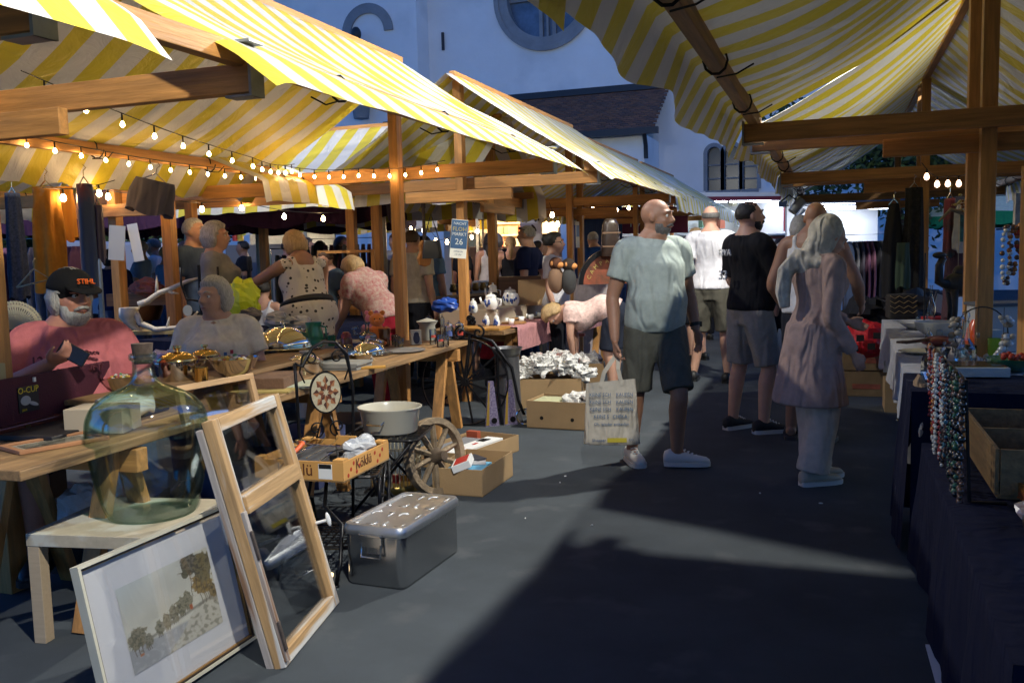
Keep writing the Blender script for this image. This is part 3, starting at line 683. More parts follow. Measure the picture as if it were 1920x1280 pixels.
def person(label, loc, rotz, H=1.75, pose=None, sex='m', fat=0., skin='tan', top=None, bottom=None, shoes=None, hair=None, vox=.014, group=None, hands=(35, 35), beard=None, face=True, extra=None, legs=True, spread=0., palms=(None, None), headscale=1., skirt=None, hem=-.02, sleeve=.62, topflare=0., neckw=.085, skirtlen=.5, hairlen=.0):
    s = H / 1.75; root = thing('person', label, 'person', loc, rotz, group, s); J = pose_joints(pose); vox = vox / s
    mb = MB(); fm = 1 + .12 * fat
    mb.loft(torso_rings(J, sex, fat), 22)
    for S, sg in (('L', -1), ('R', 1)):
        a = .88 if sex == 'f' else 1.
        inner = J['sh' + S].lerp(J['chest'].lerp(J['neck'], .72), .45)
        limb(mb, [inner, J['sh' + S], J['sh' + S].lerp(J['el' + S], .5), J['el' + S], J['el' + S].lerp(J['wr' + S], .35), J['wr' + S]], [x * a * fm for x in (.064, .062, .053, .041, .043, .027)], 14)
        dd = J['wr' + S] - J['el' + S]; nr = palms[0 if S == 'L' else 1]
        nr = V(*nr) if nr else V(-sg, 0.15, 0)
        hd = (pose or {}).get('hd' + S); dd = V(*hd) if hd else dd
        if vox < .02: hand(mb, J['wr' + S] + dd.normalized() * .01, dd, nr, sg, hands[0 if S == 'L' else 1], .95 if sex == 'f' else 1.05)
        else: limb(mb, [J['wr' + S], J['wr' + S] + dd.normalized() * .09, J['wr' + S] + dd.normalized() * .15], [.03, .036, .022], 8, sub=2)
        if legs:
            th = [.092, .088, .072, .055, .057, .036]
            limb(mb, [J['hip' + S], J['hip' + S].lerp(J['kn' + S], .25), J['hip' + S].lerp(J['kn' + S], .62), J['kn' + S], J['kn' + S].lerp(J['an' + S], .3) + V(0, -.012, 0), J['an' + S]], [x * fm for x in th], 14)
            fd = V(*((pose or {}).get('ft' + S, (sg * .18, 1, 0)))).normalized(); A = J['an' + S]
            fw = [(A - fd * .045 + V(0, 0, -.03), .033), (A + V(0, 0, -.02), .04), (A + fd * .08 + V(0, 0, -.045), .04), (A + fd * .15 + V(0, 0, -.06), .036), (A + fd * .19 + V(0, 0, -.066), .02)]
            mb.tube([q[0] for q in fw], [q[1] for q in fw], 12)
    # neck and head
    hd = J['_hd']; hc = J['head']; hs = headscale
    limb(mb, [J['neck'] - (J['neck'] - J['chest']) * .2, J['neck'] + hd @ V(0, 0, .03), hc + hd @ V(0, -.02, -.05)], [.064 * fm, .056 * fm, .055 * fm], 14)
    def hp(x, y, z): return hc + hd @ (V(x, y, z) * hs)
    fk = 1 + .05 * fat
    mb.ell(hp(0, -.012, .025), (.076 * hs, .097 * hs, .092 * hs), hd, 20, 14)
    mb.ell(hp(0, .022, -.025), (.066 * hs * fk, .070 * hs, .098 * hs), hd, 20, 14)
    mb.ell(hp(0, .05, -.088), (.034 * hs * fk, .034 * hs, .03 * hs), hd, 12, 8)
    mb.ell(hp(0, .0, -.065), (.056 * hs * fk, .06 * hs, .045 * hs), hd, 14, 8)
    if fat > .4: mb.ell(hp(0, .02, -.105), (.06 * hs, .055 * hs, .04 * hs), hd, 14, 8)
    if face:
        mb.tube([hp(0, .083, .03), hp(0, .100, .003), hp(0, .112, -.018), hp(0, .098, -.028)], [.008 * hs, .011 * hs, .015 * hs, .012 * hs], 10)
        for sx in (-1, 1):
            mb.ell(hp(sx * .012, .096, -.022), (.010 * hs,) * 3, hd, 8, 6); mb.ell(hp(sx * .038, .062, -.022), (.022 * hs, .022 * hs, .022 * hs), hd, 10, 8)
            mb.tube([hp(sx * .008, .090, .032), hp(sx * .030, .086, .037), hp(sx * .056, .062, .030)], [.010 * hs, .011 * hs, .009 * hs], 8)
        mb.tube([hp(-.024, .084, -.056), hp(0, .094, -.052), hp(.024, .084, -.056)], [.005 * hs, .008 * hs, .005 * hs], 8)
        mb.tube([hp(-.020, .082, -.066), hp(0, .091, -.067), hp(.020, .082, -.066)], [.006 * hs, .009 * hs, .006 * hs], 8)
    for sx in (-1, 1): mb.ell(hp(sx * .078, -.008, -.002), (.011 * hs, .020 * hs, .033 * hs), hd, 8, 8)
    body = mb.build('body', SKIN[skin], root, smooth='all')
    r = body.modifiers.new('r', 'REMESH'); r.mode = 'VOXEL'; r.voxel_size = vox * .8; r.use_smooth_shade = True
    sm = body.modifiers.new('s', 'SMOOTH'); sm.iterations = 3; sm.factor = .5; BAKE.append(body)
    def garment(name, g, m, d=.008, it=4, ns=.14, v=None):
        o = g.build(name, m, root, smooth='all'); r = o.modifiers.new('r', 'REMESH'); r.mode = 'VOXEL'; r.voxel_size = v or max(vox, .011); r.use_smooth_shade = True
        sm = o.modifiers.new('s', 'SMOOTH'); sm.iterations = it; sm.factor = .6
        tx = bpy.data.textures.get('folds%.2f' % ns) or bpy.data.textures.new('folds%.2f' % ns, 'CLOUDS'); tx.noise_scale = ns; tx.noise_depth = 2
        dm = o.modifiers.new('d', 'DISPLACE'); dm.texture = tx; dm.strength = d * 2.2; dm.mid_level = .5; BAKE.append(o); return o
    if face and vox < .02:
        for sx in (-1, 1):
            e = MB(); e.ell(hp(sx * .031, .072, .012), (.0125 * hs,) * 3, hd, 10, 8, 0); e.ell(hp(sx * .031, .0795, .012), (.0062 * hs, .006 * hs, .0062 * hs), hd, 8, 6, 1); e.build('eye', [M_EYE, M_IRIS], root, smooth='all')
            e = MB(); e.tube([hp(sx * .014, .098, .036), hp(sx * .032, .094, .043), hp(sx * .052, .076, .036)], [.003 * hs, .0045 * hs, .003 * hs], 6); e.build('eyebrow', HAIR[(hair or ('short', 'black'))[1]] if (hair or ('', ''))[1] in HAIR else HAIR['darkgrey'], root, smooth='all')
        e = MB(); e.tube([hp(-.022, .0885, -.060), hp(-.01, .0975, -.059), hp(0, .1005, -.060), hp(.01, .0975, -.059), hp(.022, .0885, -.060)], [.002, .0038, .0042, .0038, .002], 6); e.build('mouth', M_LIP, root, smooth='all')
    # top
    if top:
        kind, m = top
        g = MB(); f0 = hem
        if kind in ('tee', 'blouse', 'polo', 'long', 'dress', 'tunic'):
            g.loft(torso_rings(J, sex, fat, f0, 1.0, .016, 1.02, topneck=neckw, flare=0 if kind == 'tunic' else topflare, n=20, bl=.01), 26)
            for S in 'LR':
                inner = J['sh' + S].lerp(J['chest'].lerp(J['neck'], .72), .5); A, B, C = J['sh' + S], J['el' + S], J['wr' + S]
                if kind in ('long', 'tunic'): limb(g, [inner, A, A.lerp(B, .5), B, B.lerp(C, .5), B.lerp(C, .97)], [.078, .076, .067, .056, .052, .045], 14, flat1=True)
                else:
                    E_ = A.lerp(B, sleeve); limb(g, [inner, A, A.lerp(E_, .6), E_], [(.080 + .01 * fat) , .078 + .012 * fat, .074 + .014 * fat, .076 + .014 * fat], 16, flat1=True)
            if kind in ('dress', 'tunic'):
                c = (J['hipL'] + J['hipR']) / 2 + V(0, 0, .14); x = (J['hipR'] - J['hipL']).normalized(); kn = V(c.x, c.y - .01, c.z - skirtlen)
                g.loft([(c.lerp(kn, i / 9), x * (.185 + topflare * i / 9), V(0, 1, 0) * (.135 + topflare * .9 * i / 9)) for i in range(10)], 28)
        elif kind == 'tank':
            g.loft(torso_rings(J, sex, fat, f0, .86, .012, 1.02, n=18), 26)
            for sx in (-1, 1):
                a = J['chest'].lerp(J['neck'], .45); sd = (J['shR'] - J['shL']).normalized(); fw_ = J['_up'] @ V(0, 1, 0); upv = J['_up'] @ V(0, 0, 1)
                g.tube([a + sd * sx * .085 + fw_ * .10 - upv * .06, a + sd * sx * .098 + fw_ * .06 + upv * .09, a + sd * sx * .10 - fw_ * .0 + upv * .118, a + sd * sx * .098 - fw_ * .08 + upv * .085, a + sd * sx * .08 - fw_ * .105 - upv * .05], .024, 8)
        o = garment('shirt' if kind != 'dress' else 'dress', g, m, d=.004)
        if extra and 'shirt' in extra: extra['shirt'](o, J, root)
    if bottom:
        kind, m = bottom; g = MB()
        P0 = torso_rings(J, sex, fat, -.16, .20, .006, 1.0, n=6); g.loft(P0, 24)
        fr = {'shorts': .95, 'short_shorts': .62, 'trousers': 2., 'capri': 1.6, 'wide': 2.}.get(kind)
        if fr:
            for S in 'LR':
                A, B, C = J['hip' + S], J['kn' + S], J['an' + S]
                if fr <= 1:
                    E_ = A.lerp(B, fr); limb(g, [A, A.lerp(E_, .35), A.lerp(E_, .7), E_], [.106 + .02 * fat, .108 + .012 * fat, .100 + .01 * fat, .100 + .008 * fat], 18, flat1=True)
                else:
                    E_ = B.lerp(C, fr - 1.02); limb(g, [A, A.lerp(B, .5), B, B.lerp(E_, .5), E_], [.106 + .02 * fat, .096 + .012 * fat, .078, .073, .068] if kind != 'wide' else [.115, .112, .105, .102, .105], 18, flat1=True)
        else:   # skirt
            c = (J['hipL'] + J['hipR']) / 2; kn = (J['knL'] + J['knR']) / 2; e = c.lerp(kn, skirtlen * 2) if skirtlen < 1 else V(kn.x, kn.y, .15)
            x = (J['hipR'] - J['hipL']).normalized(); rings = [(c.lerp(e, i / 8) , x * (.18 + .05 * i / 8), V(0, 1, 0) * (.135 + .05 * i / 8)) for i in range(9)]; g.loft(rings, 24)
        o = garment('trousers' if kind in ('trousers', 'capri', 'wide') else ('skirt' if kind == 'skirt' else 'shorts'), g, m, d=.006, ns=.14)
    if shoes and legs:
        m = mat(*shoes[1]) if isinstance(shoes[1], tuple) else shoes[1]
        for S, sg in (('L', -1), ('R', 1)):
            fd = V(*((pose or {}).get('ft' + S, (sg * .18, 1, 0)))).normalized(); A = J['an' + S].copy(); upz = V(0, 0, 1) - fd * fd.z; upz.normalize(); x = fd.cross(upz)
            fl = A - upz * .085
            sol = MB(); rr = [(-.085, .026), (-.065, .040), (0, .044), (.08, .050), (.14, .051), (.19, .042), (.215, .022)]
            for z0, z1, k in ((0.0, .028, 1.08),):
                n = len(rr); pts = [(a, b * k) for a, b in rr]; lo = [fl + fd * a + x * b for a, b in pts] + [fl + fd * a - x * b for a, b in pts[::-1]]
                vs = [p + upz * z0 for p in lo] + [p + upz * z1 for p in lo]; N = len(lo); sol.add(vs, [tuple(range(N)), tuple(range(N, 2 * N))[::-1]] + [(i, i + N, (i + 1) % N + N, (i + 1) % N) for i in range(N)])
            if shoes[0] == 'sandal':
                sh = thing('shoe', '', '', (0, 0, 0)) if False else sol.build('sandal', m, root)
                st = MB(); st.tube([fl + fd * .03 + x * .05 + upz * .03, fl + fd * .06 + x * .03 + upz * .085, fl + fd * .08 - x * .0 + upz * .09, fl + fd * .06 - x * .03 + upz * .085, fl + fd * .03 - x * .05 + upz * .03], .011, 6); st.build('strap', m, sh)
                continue
            up_ = MB(); rings = []
            for a, wd, hh in ((-.088, .022, .05), (-.08, .036, .075), (-.05, .043, .088), (0, .044, .088), (.05, .045, .068), (.10, .047, .052), (.15, .046, .042), (.19, .036, .034), (.212, .016, .018)):
                rings.append((fl + fd * a + upz * (.022 + hh * .5 * .9), x * wd, upz * hh * .55))
            up_.loft(rings, 14)
            so_ = up_.build('shoe', m, root, smooth='all'); sol.build('sole', MATS.get('shoe_sole') or mat('shoe_sole', (.55, .55, .53), .6) if shoes[0] != 'dark' else m, so_, smooth=True)
            if shoes[0] == 'sneaker':
                lc = MB()
                for q in range(4): y = .045 + .024 * q; z = .098 - .012 * q; lc.tube([fl + fd * y + x * .022 + upz * z, fl + fd * (y + .01) + upz * (z + .008), fl + fd * y - x * .022 + upz * z], .004, 5)
                lc.build('lace', mat('lace', (.75, .75, .72), .8), so_)
    # hair
    if hair and hair[0] != 'bald':
        hk, hc_ = hair[0], hair[1]; hm = HAIR[hc_] if hc_ in HAIR else MATS[hc_]
        g = MB(); dz = {'short': (-.42, .006), 'crop': (-.42, .0), 'bob': (-.85, .018), 'long': (-.9, .016), 'bun': (-.45, .012), 'pony': (-.45, .012), 'fringe': (-.3, .006)}[hk]
        R = (.082, .103, .098) if hk not in ('crop', 'short') else (.079, .1, .095)
        def fn(d):
            # d in head axes: y forward, z up
            y = d.y; low = dz[0]
            front = (.58 if hk in ('bob', 'long', 'pony', 'bun') else .56) if hk != 'fringe' else .9; 
            lim = low if y < .08 else low + (front - low) * min(1, (y - .08) / .42)
            lim2 = lim + .05 * mnoise.noise(d * 6)
            q = 1. + dz[1] / .09 + .05 * mnoise.noise(d * 5) + .05 * mnoise.noise(Vector((d.x * 16, d.y * 16, d.z * 5)))
            if hk in ('bob', 'long') and d.z < -.1: q += .10
            if hk != 'fringe': e_ = min(1, max(0, (d.z - lim2 + .10) / .16)); return .84 + (q - .84) * e_
            if d.z < lim2: return .80
            if hk == 'fringe': return .8 if (d.z > .25 or y > .1) else 1.06
            return q
        g.ell(hp(0, -.014, .022 if hk not in ('bob', 'long') else .012), tuple(a * hs * (1 if i < 2 else (1.0 if hk not in ('bob', 'long') else 1.12)) for i, a in enumerate(R)), hd, 34, 26, 0, fn)
        if hk == 'long' or hk == 'pony':
            ln = .30 if not hairlen else hairlen
            if hk == 'long':
                for i in range(9):
                    a = PI * (1.0 + i / 8); x_, y_ = math.cos(a) * .07, math.sin(a) * .08 - .01
                    g.tube([hp(x_, y_, .0), hp(x_ * 1.15, y_ * 1.1 - .01, -.12), hp(x_ * 1.1, y_ - .03, -ln * .8), hp(x_ * .8, y_ - .03, -ln * 1.1 - .04 * random.random())], [.03, .036, .03, .008], 8)
            else: g.tube([hp(0, -.09, .03), hp(0, -.135, -.02), hp(0, -.13, -.14), hp(0, -.10, -ln)], [.022, .035, .032, .006], 10)
        if hk == 'bun': g.ell(hp(0, -.11, .05), (.04, .04, .04), hd, 10, 8)
        ho = g.build('hair', hm, root, smooth='all')
    if beard:
        g = MB()
        def fb(d):
            if d.z > .12 or d.y < -.05: return .8
            if d.y > .55 and d.z > -.28: return .82
            return 1.0 + .06 * mnoise.noise(d * 9)
        b_ = beard[1] if len(beard) > 1 else 1.
        g.ell(hp(0, .018, -.045), (.072 * fk * hs, .080 * hs, .098 * hs * b_), hd, 26, 20, 0, fb)
        g.tube([hp(-.035, .078, -.058), hp(-.02, .096, -.045), hp(0, .102, -.041), hp(.02, .096, -.045), hp(.035, .078, -.058)], [.006, .009, .008, .009, .006], 6)
        g.build('beard', HAIR[beard[0]], root, smooth='all')
    root['_x'] = 0; del root['_x']
    return root, J, hp, garment
def face_dir(dx, dy): return math.atan2(-dx, dy)
VR = Vector((RM.col[0].x, RM.col[0].y)).normalized()      # right in the picture, on the ground
VF = Vector((-VR.y, VR.x))                                 # away from the viewer
def look(r, a):
    """heading from picture-right and away components"""
    d = VR * r + VF * a; return face_dir(d.x, d.y)
# ================================================================== who stands where
def head_z(x, y, py):
    """height of a point above (x, y) seen at picture row py"""
    c = RM.transposed() @ Vector((x, y, 0)); # camera coordinates relative to eye, at eye height
    u = RM.transposed() @ Vector((0, 0, 1))
    k = (640 - py) / FPX      # c.y + z u.y = k * -(c.z + z u.z)
    return CH + (-k * c.z - c.y) / (u.y + k * u.z)
def loc_of(wp, loc, rz, H):
    return (Matrix.Rotation(-rz, 3, 'Z') @ (Vector(wp) - Vector(loc))) / (H / 1.75)
def fest(key, c, **k): return cloth(key, c, **k)
# ---- A bald man in green T-shirt
fr, fl = gz(1187, 866), gz(1275, 878); A = (fr + fl) / 2; rz = look(.22, -1); H = head_z(A.x, A.y, 374)
aR = loc_of(fr, A, rz, H); aL = loc_of(fl, A, rz, H)
hR = loc_of(at(1150, 628, 6.15), A, rz, H); hL = loc_of(at(1293, 622, 6.35), A, rz, H)
M_SAGE = cloth('sage_tee', (.34, .39, .36), fold=.6)
poseA = dict(set=dict(anR=(aR.x, aR.y - .02, .085), anL=(aL.x, aL.y - .05, .095), knR=(aR.x * .9 + .0, aR.y + .05, .49), knL=(aL.x * .8, aL.y + .05, .50), wrR=(hR.x - .01, hR.y, .86), elR=(.275, -.03, 1.13), wrL=(-.29, .0, .90), elL=(-.265, -.06, 1.14)),
             head=(48, -3), ftR=(.05, 1, 0), ftL=(-1., .35, 0), twist=4)
ra, JA, hpA, _ = person('bald man in a pale green T-shirt and grey shorts walking with a cloth bag', (A.x, A.y, 0), rz, H, poseA, fat=.42, skin='tan', top=('tee', M_SAGE), bottom=('shorts', cloth('grey_shorts', (.085, .085, .07), fold=.7)), shoes=('sneaker', mat('white_leather', (.6, .6, .57), .5)), vox=.011, beard=('darkgrey', .93), hands=(30, 60), hair=('bald', 'darkgrey'), hem=-.05)
wt = MB(); p = JA['wrL'] + (JA['elL'] - JA['wrL']).normalized() * .03; ax = (JA['wrL'] - JA['elL']).normalized()
wt.tube([p - ax * .012, p + ax * .012], .036, 12); wt.box(p + V(-.036, .0, .0), (.012, .034, .034)); wt.build('wristwatch', M_WIRE, ra, smooth=True)
# ---- tote bag
hw = Matrix.Translation(A) @ Matrix.Rotation(rz, 4, 'Z') @ Vector((JA['wrR'].x, JA['wrR'].y + .02, JA['wrR'].z - .07) ) * 1
hw = Vector(A) + Matrix.Rotation(rz, 3, 'Z') @ ((JA['wrR'] + V(0, .02, -.085)) * (H / 1.75))
bb = at(1130, 845, 5.95); tb = thing('cloth_bag', 'cream cotton bag with blue lettering carried by the bald man', 'bag', (hw.x - .03, hw.y - .04, bb.z), look(-.10, -1) + PI, None)
W, Hh = .36, at(1130, 722, 5.95).z - bb.z
mb = MB(); n = 16
for i in range(n + 1):
    z = Hh * i / n
    for j in range(24):
        a = 2 * PI * j / 24; f = 1 - .78 * (i / n); wd = W / 2 * (1.06 - .14 * i / n); c, s_ = math.cos(a), math.sin(a)
        x = wd * (abs(c) ** .6) * (1 if c > 0 else -1); y = .055 * f * (abs(s_) ** .8) * (1 if s_ > 0 else -1)
        y += .008 * mnoise.noise(Vector((x * 9, z * 9, 1))); x += .006 * mnoise.noise(Vector((0, z * 7, c))); mb.v.append((x + .0 * z, y, z + (.03 * (x / W) if i == n else 0)))
for i in range(n):
    for j in range(24): mb.f.append((i * 24 + j, i * 24 + (j + 1) % 24, (i + 1) * 24 + (j + 1) % 24, (i + 1) * 24 + j)); mb.m.append(0)
mb.f.append(tuple(range(24))[::-1]); mb.m.append(0)
M_TOTE = cloth('cream_cotton', (.50, .45, .36), fold=.7, fs=9)
mb.build('bag_body', M_TOTE, tb, smooth='all')
hx = hw - Vector(tb.location); hloc = Matrix.Rotation(-tb.rotation_euler.z, 3, 'Z') @ hx
for y in (-.02, .02):
    hb = MB(); pts = [V(-.07, y, Hh - .04), V(-.045, y, Hh + .06), V(hloc.x - .012, hloc.y + y * .4, hloc.z - .03), V(hloc.x, hloc.y + y * .4, hloc.z + .012), V(hloc.x + .012, hloc.y + y * .4, hloc.z - .03), V(.05, y, Hh + .08), V(.075, y, Hh - .03)]
    for i in range(len(pts) - 1): hb.beam(pts[i], pts[i + 1], .026, .004, up=(0, 1, 0))
    hb.build('handle', M_TOTE, tb)
M_INK = mat('blue_print', (.05, .13, .24), .8)
for i, sx in enumerate(('KEINE SCHUHE KAUFEN', 'KEINE SCHUHE KAUFEN', 'KEINE SCHUHE KAUFEN', 'KEINE SCHUHE K.A.')): text('KEINE SCH    KAUFEN' if i < 3 else 'KEINE S   CHEKA..', tb, M_INK, (0, -.048 + .002 * i * 0 - .006, Hh * (.80 - .115 * i)), .034, ext=.001, sx=.88)
text('Oh, wieder einkaufen', tb, M_INK, (0, -.056, Hh * .335), .027, ext=.001)
fl_ = MB(); fl_.box((.035, -.060, .035), (.13, .002, .03)); fl_.build('yellow_stripe', mat('yellow_print', (.5, .40, .04), .8), tb); text('Shopper', tb, M_INK, (-.085, -.062, .035), .028, ext=.001); text('CO', tb, M_INK, (.13, -.062, .037), .022, ext=.001)
# ---- B woman in headscarf
B = gz(1519, 905); rz = look(1, .30); H = head_z(B.x, B.y, 405)
M_TUNIC = cloth('mauve_linen', (.36, .25, .215), fold=1.1)
poseB = dict(set=dict(anR=(.05, -.02, .085), anL=(-.08, .10, .085), knR=(.08, .04, .48), knL=(-.08, .07, .48), elR=(.215, -.0, 1.12), wrR=(.24, .14, .88), elL=(-.2, .12, 1.16), wrL=(-.12, .36, 1.05)), lean=7, head=(-8, -26), ftR=(.05, 1, 0), ftL=(-.05, 1, 0))
rb_, JB, hpB, garB = person('woman in a pale headscarf and long mauve tunic looking down at the stall', (B.x, B.y, 0), rz, H, poseB, sex='f', fat=.22, skin='fair', top=('tunic', M_TUNIC), bottom=('wide', cloth('beige_trousers', (.55, .46, .39), fold=.4)), shoes=('sneaker', mat('cream_shoe', (.42, .38, .30), .6)), vox=.012, hair=None, topflare=.10, skirtlen=.52)
g = MB(); g.ell(hpB(0, -.050, .020), (.100, .110, .126), JB['_hd'], 22, 16)
limb(g, [hpB(0, -.03, -.03), JB['neck'] + V(0, -.01, .04), JB['neck'] + V(0, -.015, -.05)], [.092, .092, .13], 18, sub=4)
g.ell(JB['neck'] + V(0, -.02, -.05), (.175, .125, .07), JB['_up'], 18, 10)
g.tube([JB['neck'] + V(-.02, -.10, .02), JB['neck'] + V(-.06, -.20, -.10), JB['neck'] + V(-.05, -.225, -.22), JB['neck'] + V(-.03, -.22, -.33)], [.055, .055, .05, .035], 12)
garB('headscarf', g, cloth('headscarf_cloth', (.54, .49, .40), var=.30, fold=.9, fs=9), d=.003, it=8, ns=.07, v=.010)
# ---- C man in black T-shirt
fr_, fl2 = gz(1432, 812), gz(1380, 803); C = (fr_ + fl2) / 2; rz = look(.85, .42); H = head_z(C.x, C.y, 378)
aR = loc_of(fr_, C, rz, H); aL = loc_of(fl2, C, rz, H)
poseC = dict(set=dict(anR=(aR.x, aR.y, .085), anL=(aL.x, aL.y - .03, .085), knR=(aR.x, aR.y + .05, .5), knL=(aL.x, aL.y + .04, .5), elR=(.27, .10, 1.15), wrR=(.17, .34, 1.20), elL=(-.26, .05, 1.14), wrL=(-.15, .27, 1.16)), head=(-12, 4), twist=-6, ftR=(.25, 1, 0), ftL=(-.1, 1, 0))
def black_print(o, J, root):
    m = mat('white_print', (.6, .6, .58), .8)
    text('EIVA', root, m, (-.06, -.185, 1.37), .07, rot=(PI / 2, 0, 0), ext=.006); text('33', root, m, (-.06, -.205, 1.20), .10, ext=.006)
rc_, JC, _, _ = person('dark-haired bearded man in a black T-shirt and light shorts seen from behind', (C.x, C.y, 0), rz, H, poseC, fat=.5, skin='fair', top=('tee', cloth('black_tee', (.010, .010, .012), fold=.5)), bottom=('shorts', cloth('light_shorts', (.27, .25, .225), fold=.6)), shoes=('sneaker', mat('black_mesh', (.012, .012, .014), .7)), hair=('crop', 'black'), beard=('black', .9), vox=.012, sleeve=.8, extra=dict(shirt=black_print))
# ---- D man in white T-shirt
D = gz(1335, 716); rz = look(.45, .9); H = min(1.98, head_z(D.x, D.y, 375))
poseD = dict(set=dict(anR=(.16, .0, .085), anL=(-.20, .05, .085), knR=(.12, .06, .5), knL=(-.13, .07, .5), wrR=(.27, .08, .88), elR=(.265, -.02, 1.13)), head=(30, 0), ftR=(.2, 1, 0))
rd, JD, _, _ = person('tall balding man in a white T-shirt holding a bottle with his back turned', (D.x, D.y, 0), rz, H, poseD, fat=.15, skin='fair', top=('tee', cloth('white_tee', (.62, .61, .64), fold=.6)), bottom=('shorts', cloth('olive_shorts', (.075, .07, .055), fold=.6)), shoes=('dark', mat('black_shoe', (.012, .012, .012), .5)), hair=('fringe', 'darkgrey'), vox=.013, hands=(30, 55))
p = Vector((D.x, D.y, 0)) + Matrix.Rotation(rz, 3, 'Z') @ ((JD['wrR'] + V(.0, .035, -.09)) * (H / 1.75))
bt = MB(); bt.lathe([(0, 0), (.032, 0), (.034, .01), (.034, .12), (.03, .15), (.014, .19), (.013, .235), (.015, .24), (0, .24)], 14, axis=Matrix.Rotation(2.6, 3, 'X'))
bo = bt.build('bottle', mat('brown_glass', (.02, .01, .008), .08, spec=.8), None, smooth=True, loc=(p.x, p.y, p.z + .06)); tag(bo, 'dark bottle with blue label held by the man in the white T-shirt', 'bottle')
lb = MB(); lb.lathe([(.0352, .03), (.0352, .10)], 14, axis=Matrix.Rotation(2.6, 3, 'X')); lb.build('bottle_label', mat('blue_label', (.10, .25, .40), .6), bo, smooth=True)
# ---- E man in tank top
f1, f2 = gz(1476, 834), gz(1556, 832); E = (f1 + f2) / 2; E.y += .12; rz = look(.70, .75); H = head_z(E.x, E.y, 374)
poseE = dict(set=dict(elR=(.30, .10, 1.16), wrR=(.25, .30, 1.0), elL=(-.28, -.02, 1.15), wrL=(-.27, .16, .95)), lean=6, head=(10, -20), pre=dict(anR=(.13, -.02, .085), anL=(-.15, .02, .085)), ftR=(-.15, 1, 0), ftL=(-.5, 1, 0))
person('broad bald man in a white tank top behind the woman in the headscarf', (E.x, E.y, 0), rz, H, poseE, fat=.6, skin='tan', top=('tank', cloth('white_tank', (.6, .6, .6))), bottom=('shorts', cloth('dark_shorts', (.02, .022, .03))), shoes=('sandal', mat('flip_flop', (.03, .028, .03), .6)), hair=('bald', 'black'), vox=.012)
# ---- F bending woman
F = gz(1145, 742); rz = look(-1, .15); 
poseF = dict(lean=84, headbase=1.05, head=(10, -12), set=dict(), pre=dict(pelvis=(0, -.06, .95), hipL=(-.09, -.05, .93), hipR=(.09, -.05, .93), knL=(-.11, .02, .50), knR=(.11, -.06, .50)))
poseF['set'] = dict(elL=(-.22, .42, .70), wrL=(-.16, .40, .46), elR=(.22, .40, .70), wrR=(.14, .38, .46), hdL=(0, 0, -1), hdR=(0, 0, -1))
poseF['hdL'] = (0, .1, -1); poseF['hdR'] = (0, .1, -1)
for k in ('hdL', 'hdR'): poseF['set'].pop(k)
person('woman in a pink patterned blouse and dark shorts bending over a cardboard box', (F.x, F.y, 0), rz, 1.64, poseF, sex='f', fat=.35, skin='fair', top=('blouse', mat('pink_lace_blouse', (.60, .42, .37), .9, var=.35, vs=22, bump=.5, bs=60)), bottom=('shorts', cloth('dark_skirt_cloth', (.018, .022, .035))), shoes=('dark', MATS['black_shoe']), hair=('bob', 'blonde'), vox=.014, sleeve=.45)
# ---- G seated man in red polo
seat = dict(pelvis=(0, 0, .52), hipL=(-.1, 0, .50), hipR=(.1, 0, .50), knL=(-.16, .44, .52), knR=(.16, .44, .52), anL=(-.16, .42, .09), anR=(.16, .42, .09))
def seated(extra=None, dz=-.43):
    J = pose_joints({}); pre = dict(seat)
    for k in ('waist', 'chest', 'neck', 'head', 'shL', 'shR', 'elL', 'elR', 'wrL', 'wrR'): pre[k] = tuple(J[k] + V(0, 0, dz))
    pre.update(extra or {}); return pre
G_ = at(122, 503, 4.62); gx, gy = G_.x, G_.y; rz = look(.42, -1); H = 1.86
ztop = G_.z; k = H / 1.75; zoff = ztop - 1.34 * k
poseG = dict(pre=seated(dict(elR=(.33, .13, .76), wrR=(.07, .36, .90), elL=(-.32, .02, .76), wrL=(-.30, .26, .62))), head=(34, -6), lean=-3)
rg, JG, hpG, garG = person('heavy bearded man in a faded red polo shirt and black cap looking at his phone', (gx, gy, zoff), rz, H, poseG, fat=.98, skin='red', top=('polo', cloth('faded_red_polo', (.46, .135, .14), fold=.6)), bottom=('shorts', cloth('dark_shorts', (.02, .022, .03))), shoes=('dark', MATS['black_shoe']), hair=('bob', 'grey'), beard=('grey', 1.15), vox=.010, hands=(30, 62), palms=(None, (-.5, .1, .85)), sleeve=.8, neckw=.095)
M_CAP = cloth('black_cap', (.008, .008, .009), fold=.1)
cp = MB(); hd = JG['_hd']
cp.ell(hpG(0, -.012, .040), (.102, .124, .104), hd, 26, 20, 0, lambda d: 1. if d.z > .0 else .85)
br = []; 
for i in range(13):
    a = PI * i / 12; br.append(V(math.cos(a) * .082, .10 + math.sin(a) * .075, .050 - .02 * math.sin(a)))
for i in range(12):
    a, b = br[i], br[i + 1]; a0, b0 = V(a.x * .95, .07, .058), V(b.x * .95, .07, .058)
    cp.add([hpG(*a), hpG(*b), hpG(*b0), hpG(*a0), hpG(a.x, a.y, a.z - .006), hpG(b.x, b.y, b.z - .006), hpG(b0.x, b0.y, b0.z - .006), hpG(a0.x, a0.y, a0.z - .006)], [(0, 1, 2, 3), (7, 6, 5, 4), (4, 5, 1, 0)])
cap = cp.build('cap', M_CAP, rg, smooth='all'); cp = MB(); cp.ell(hpG(0, -.012, .133), (.008, .008, .006), hd, 8, 6); cp.build('button', M_CAP, cap)
e = hd.to_euler(); tl = text('STIHL', rg, mat('orange_embroidery', (.75, .12, .01), .7, emit=0), hpG(0, .118, .082), .036, rot=(hd @ Matrix.Rotation(PI, 3, 'Z') @ Matrix.Rotation(PI / 2 - .25, 3, 'X')).to_euler(), ext=.003)
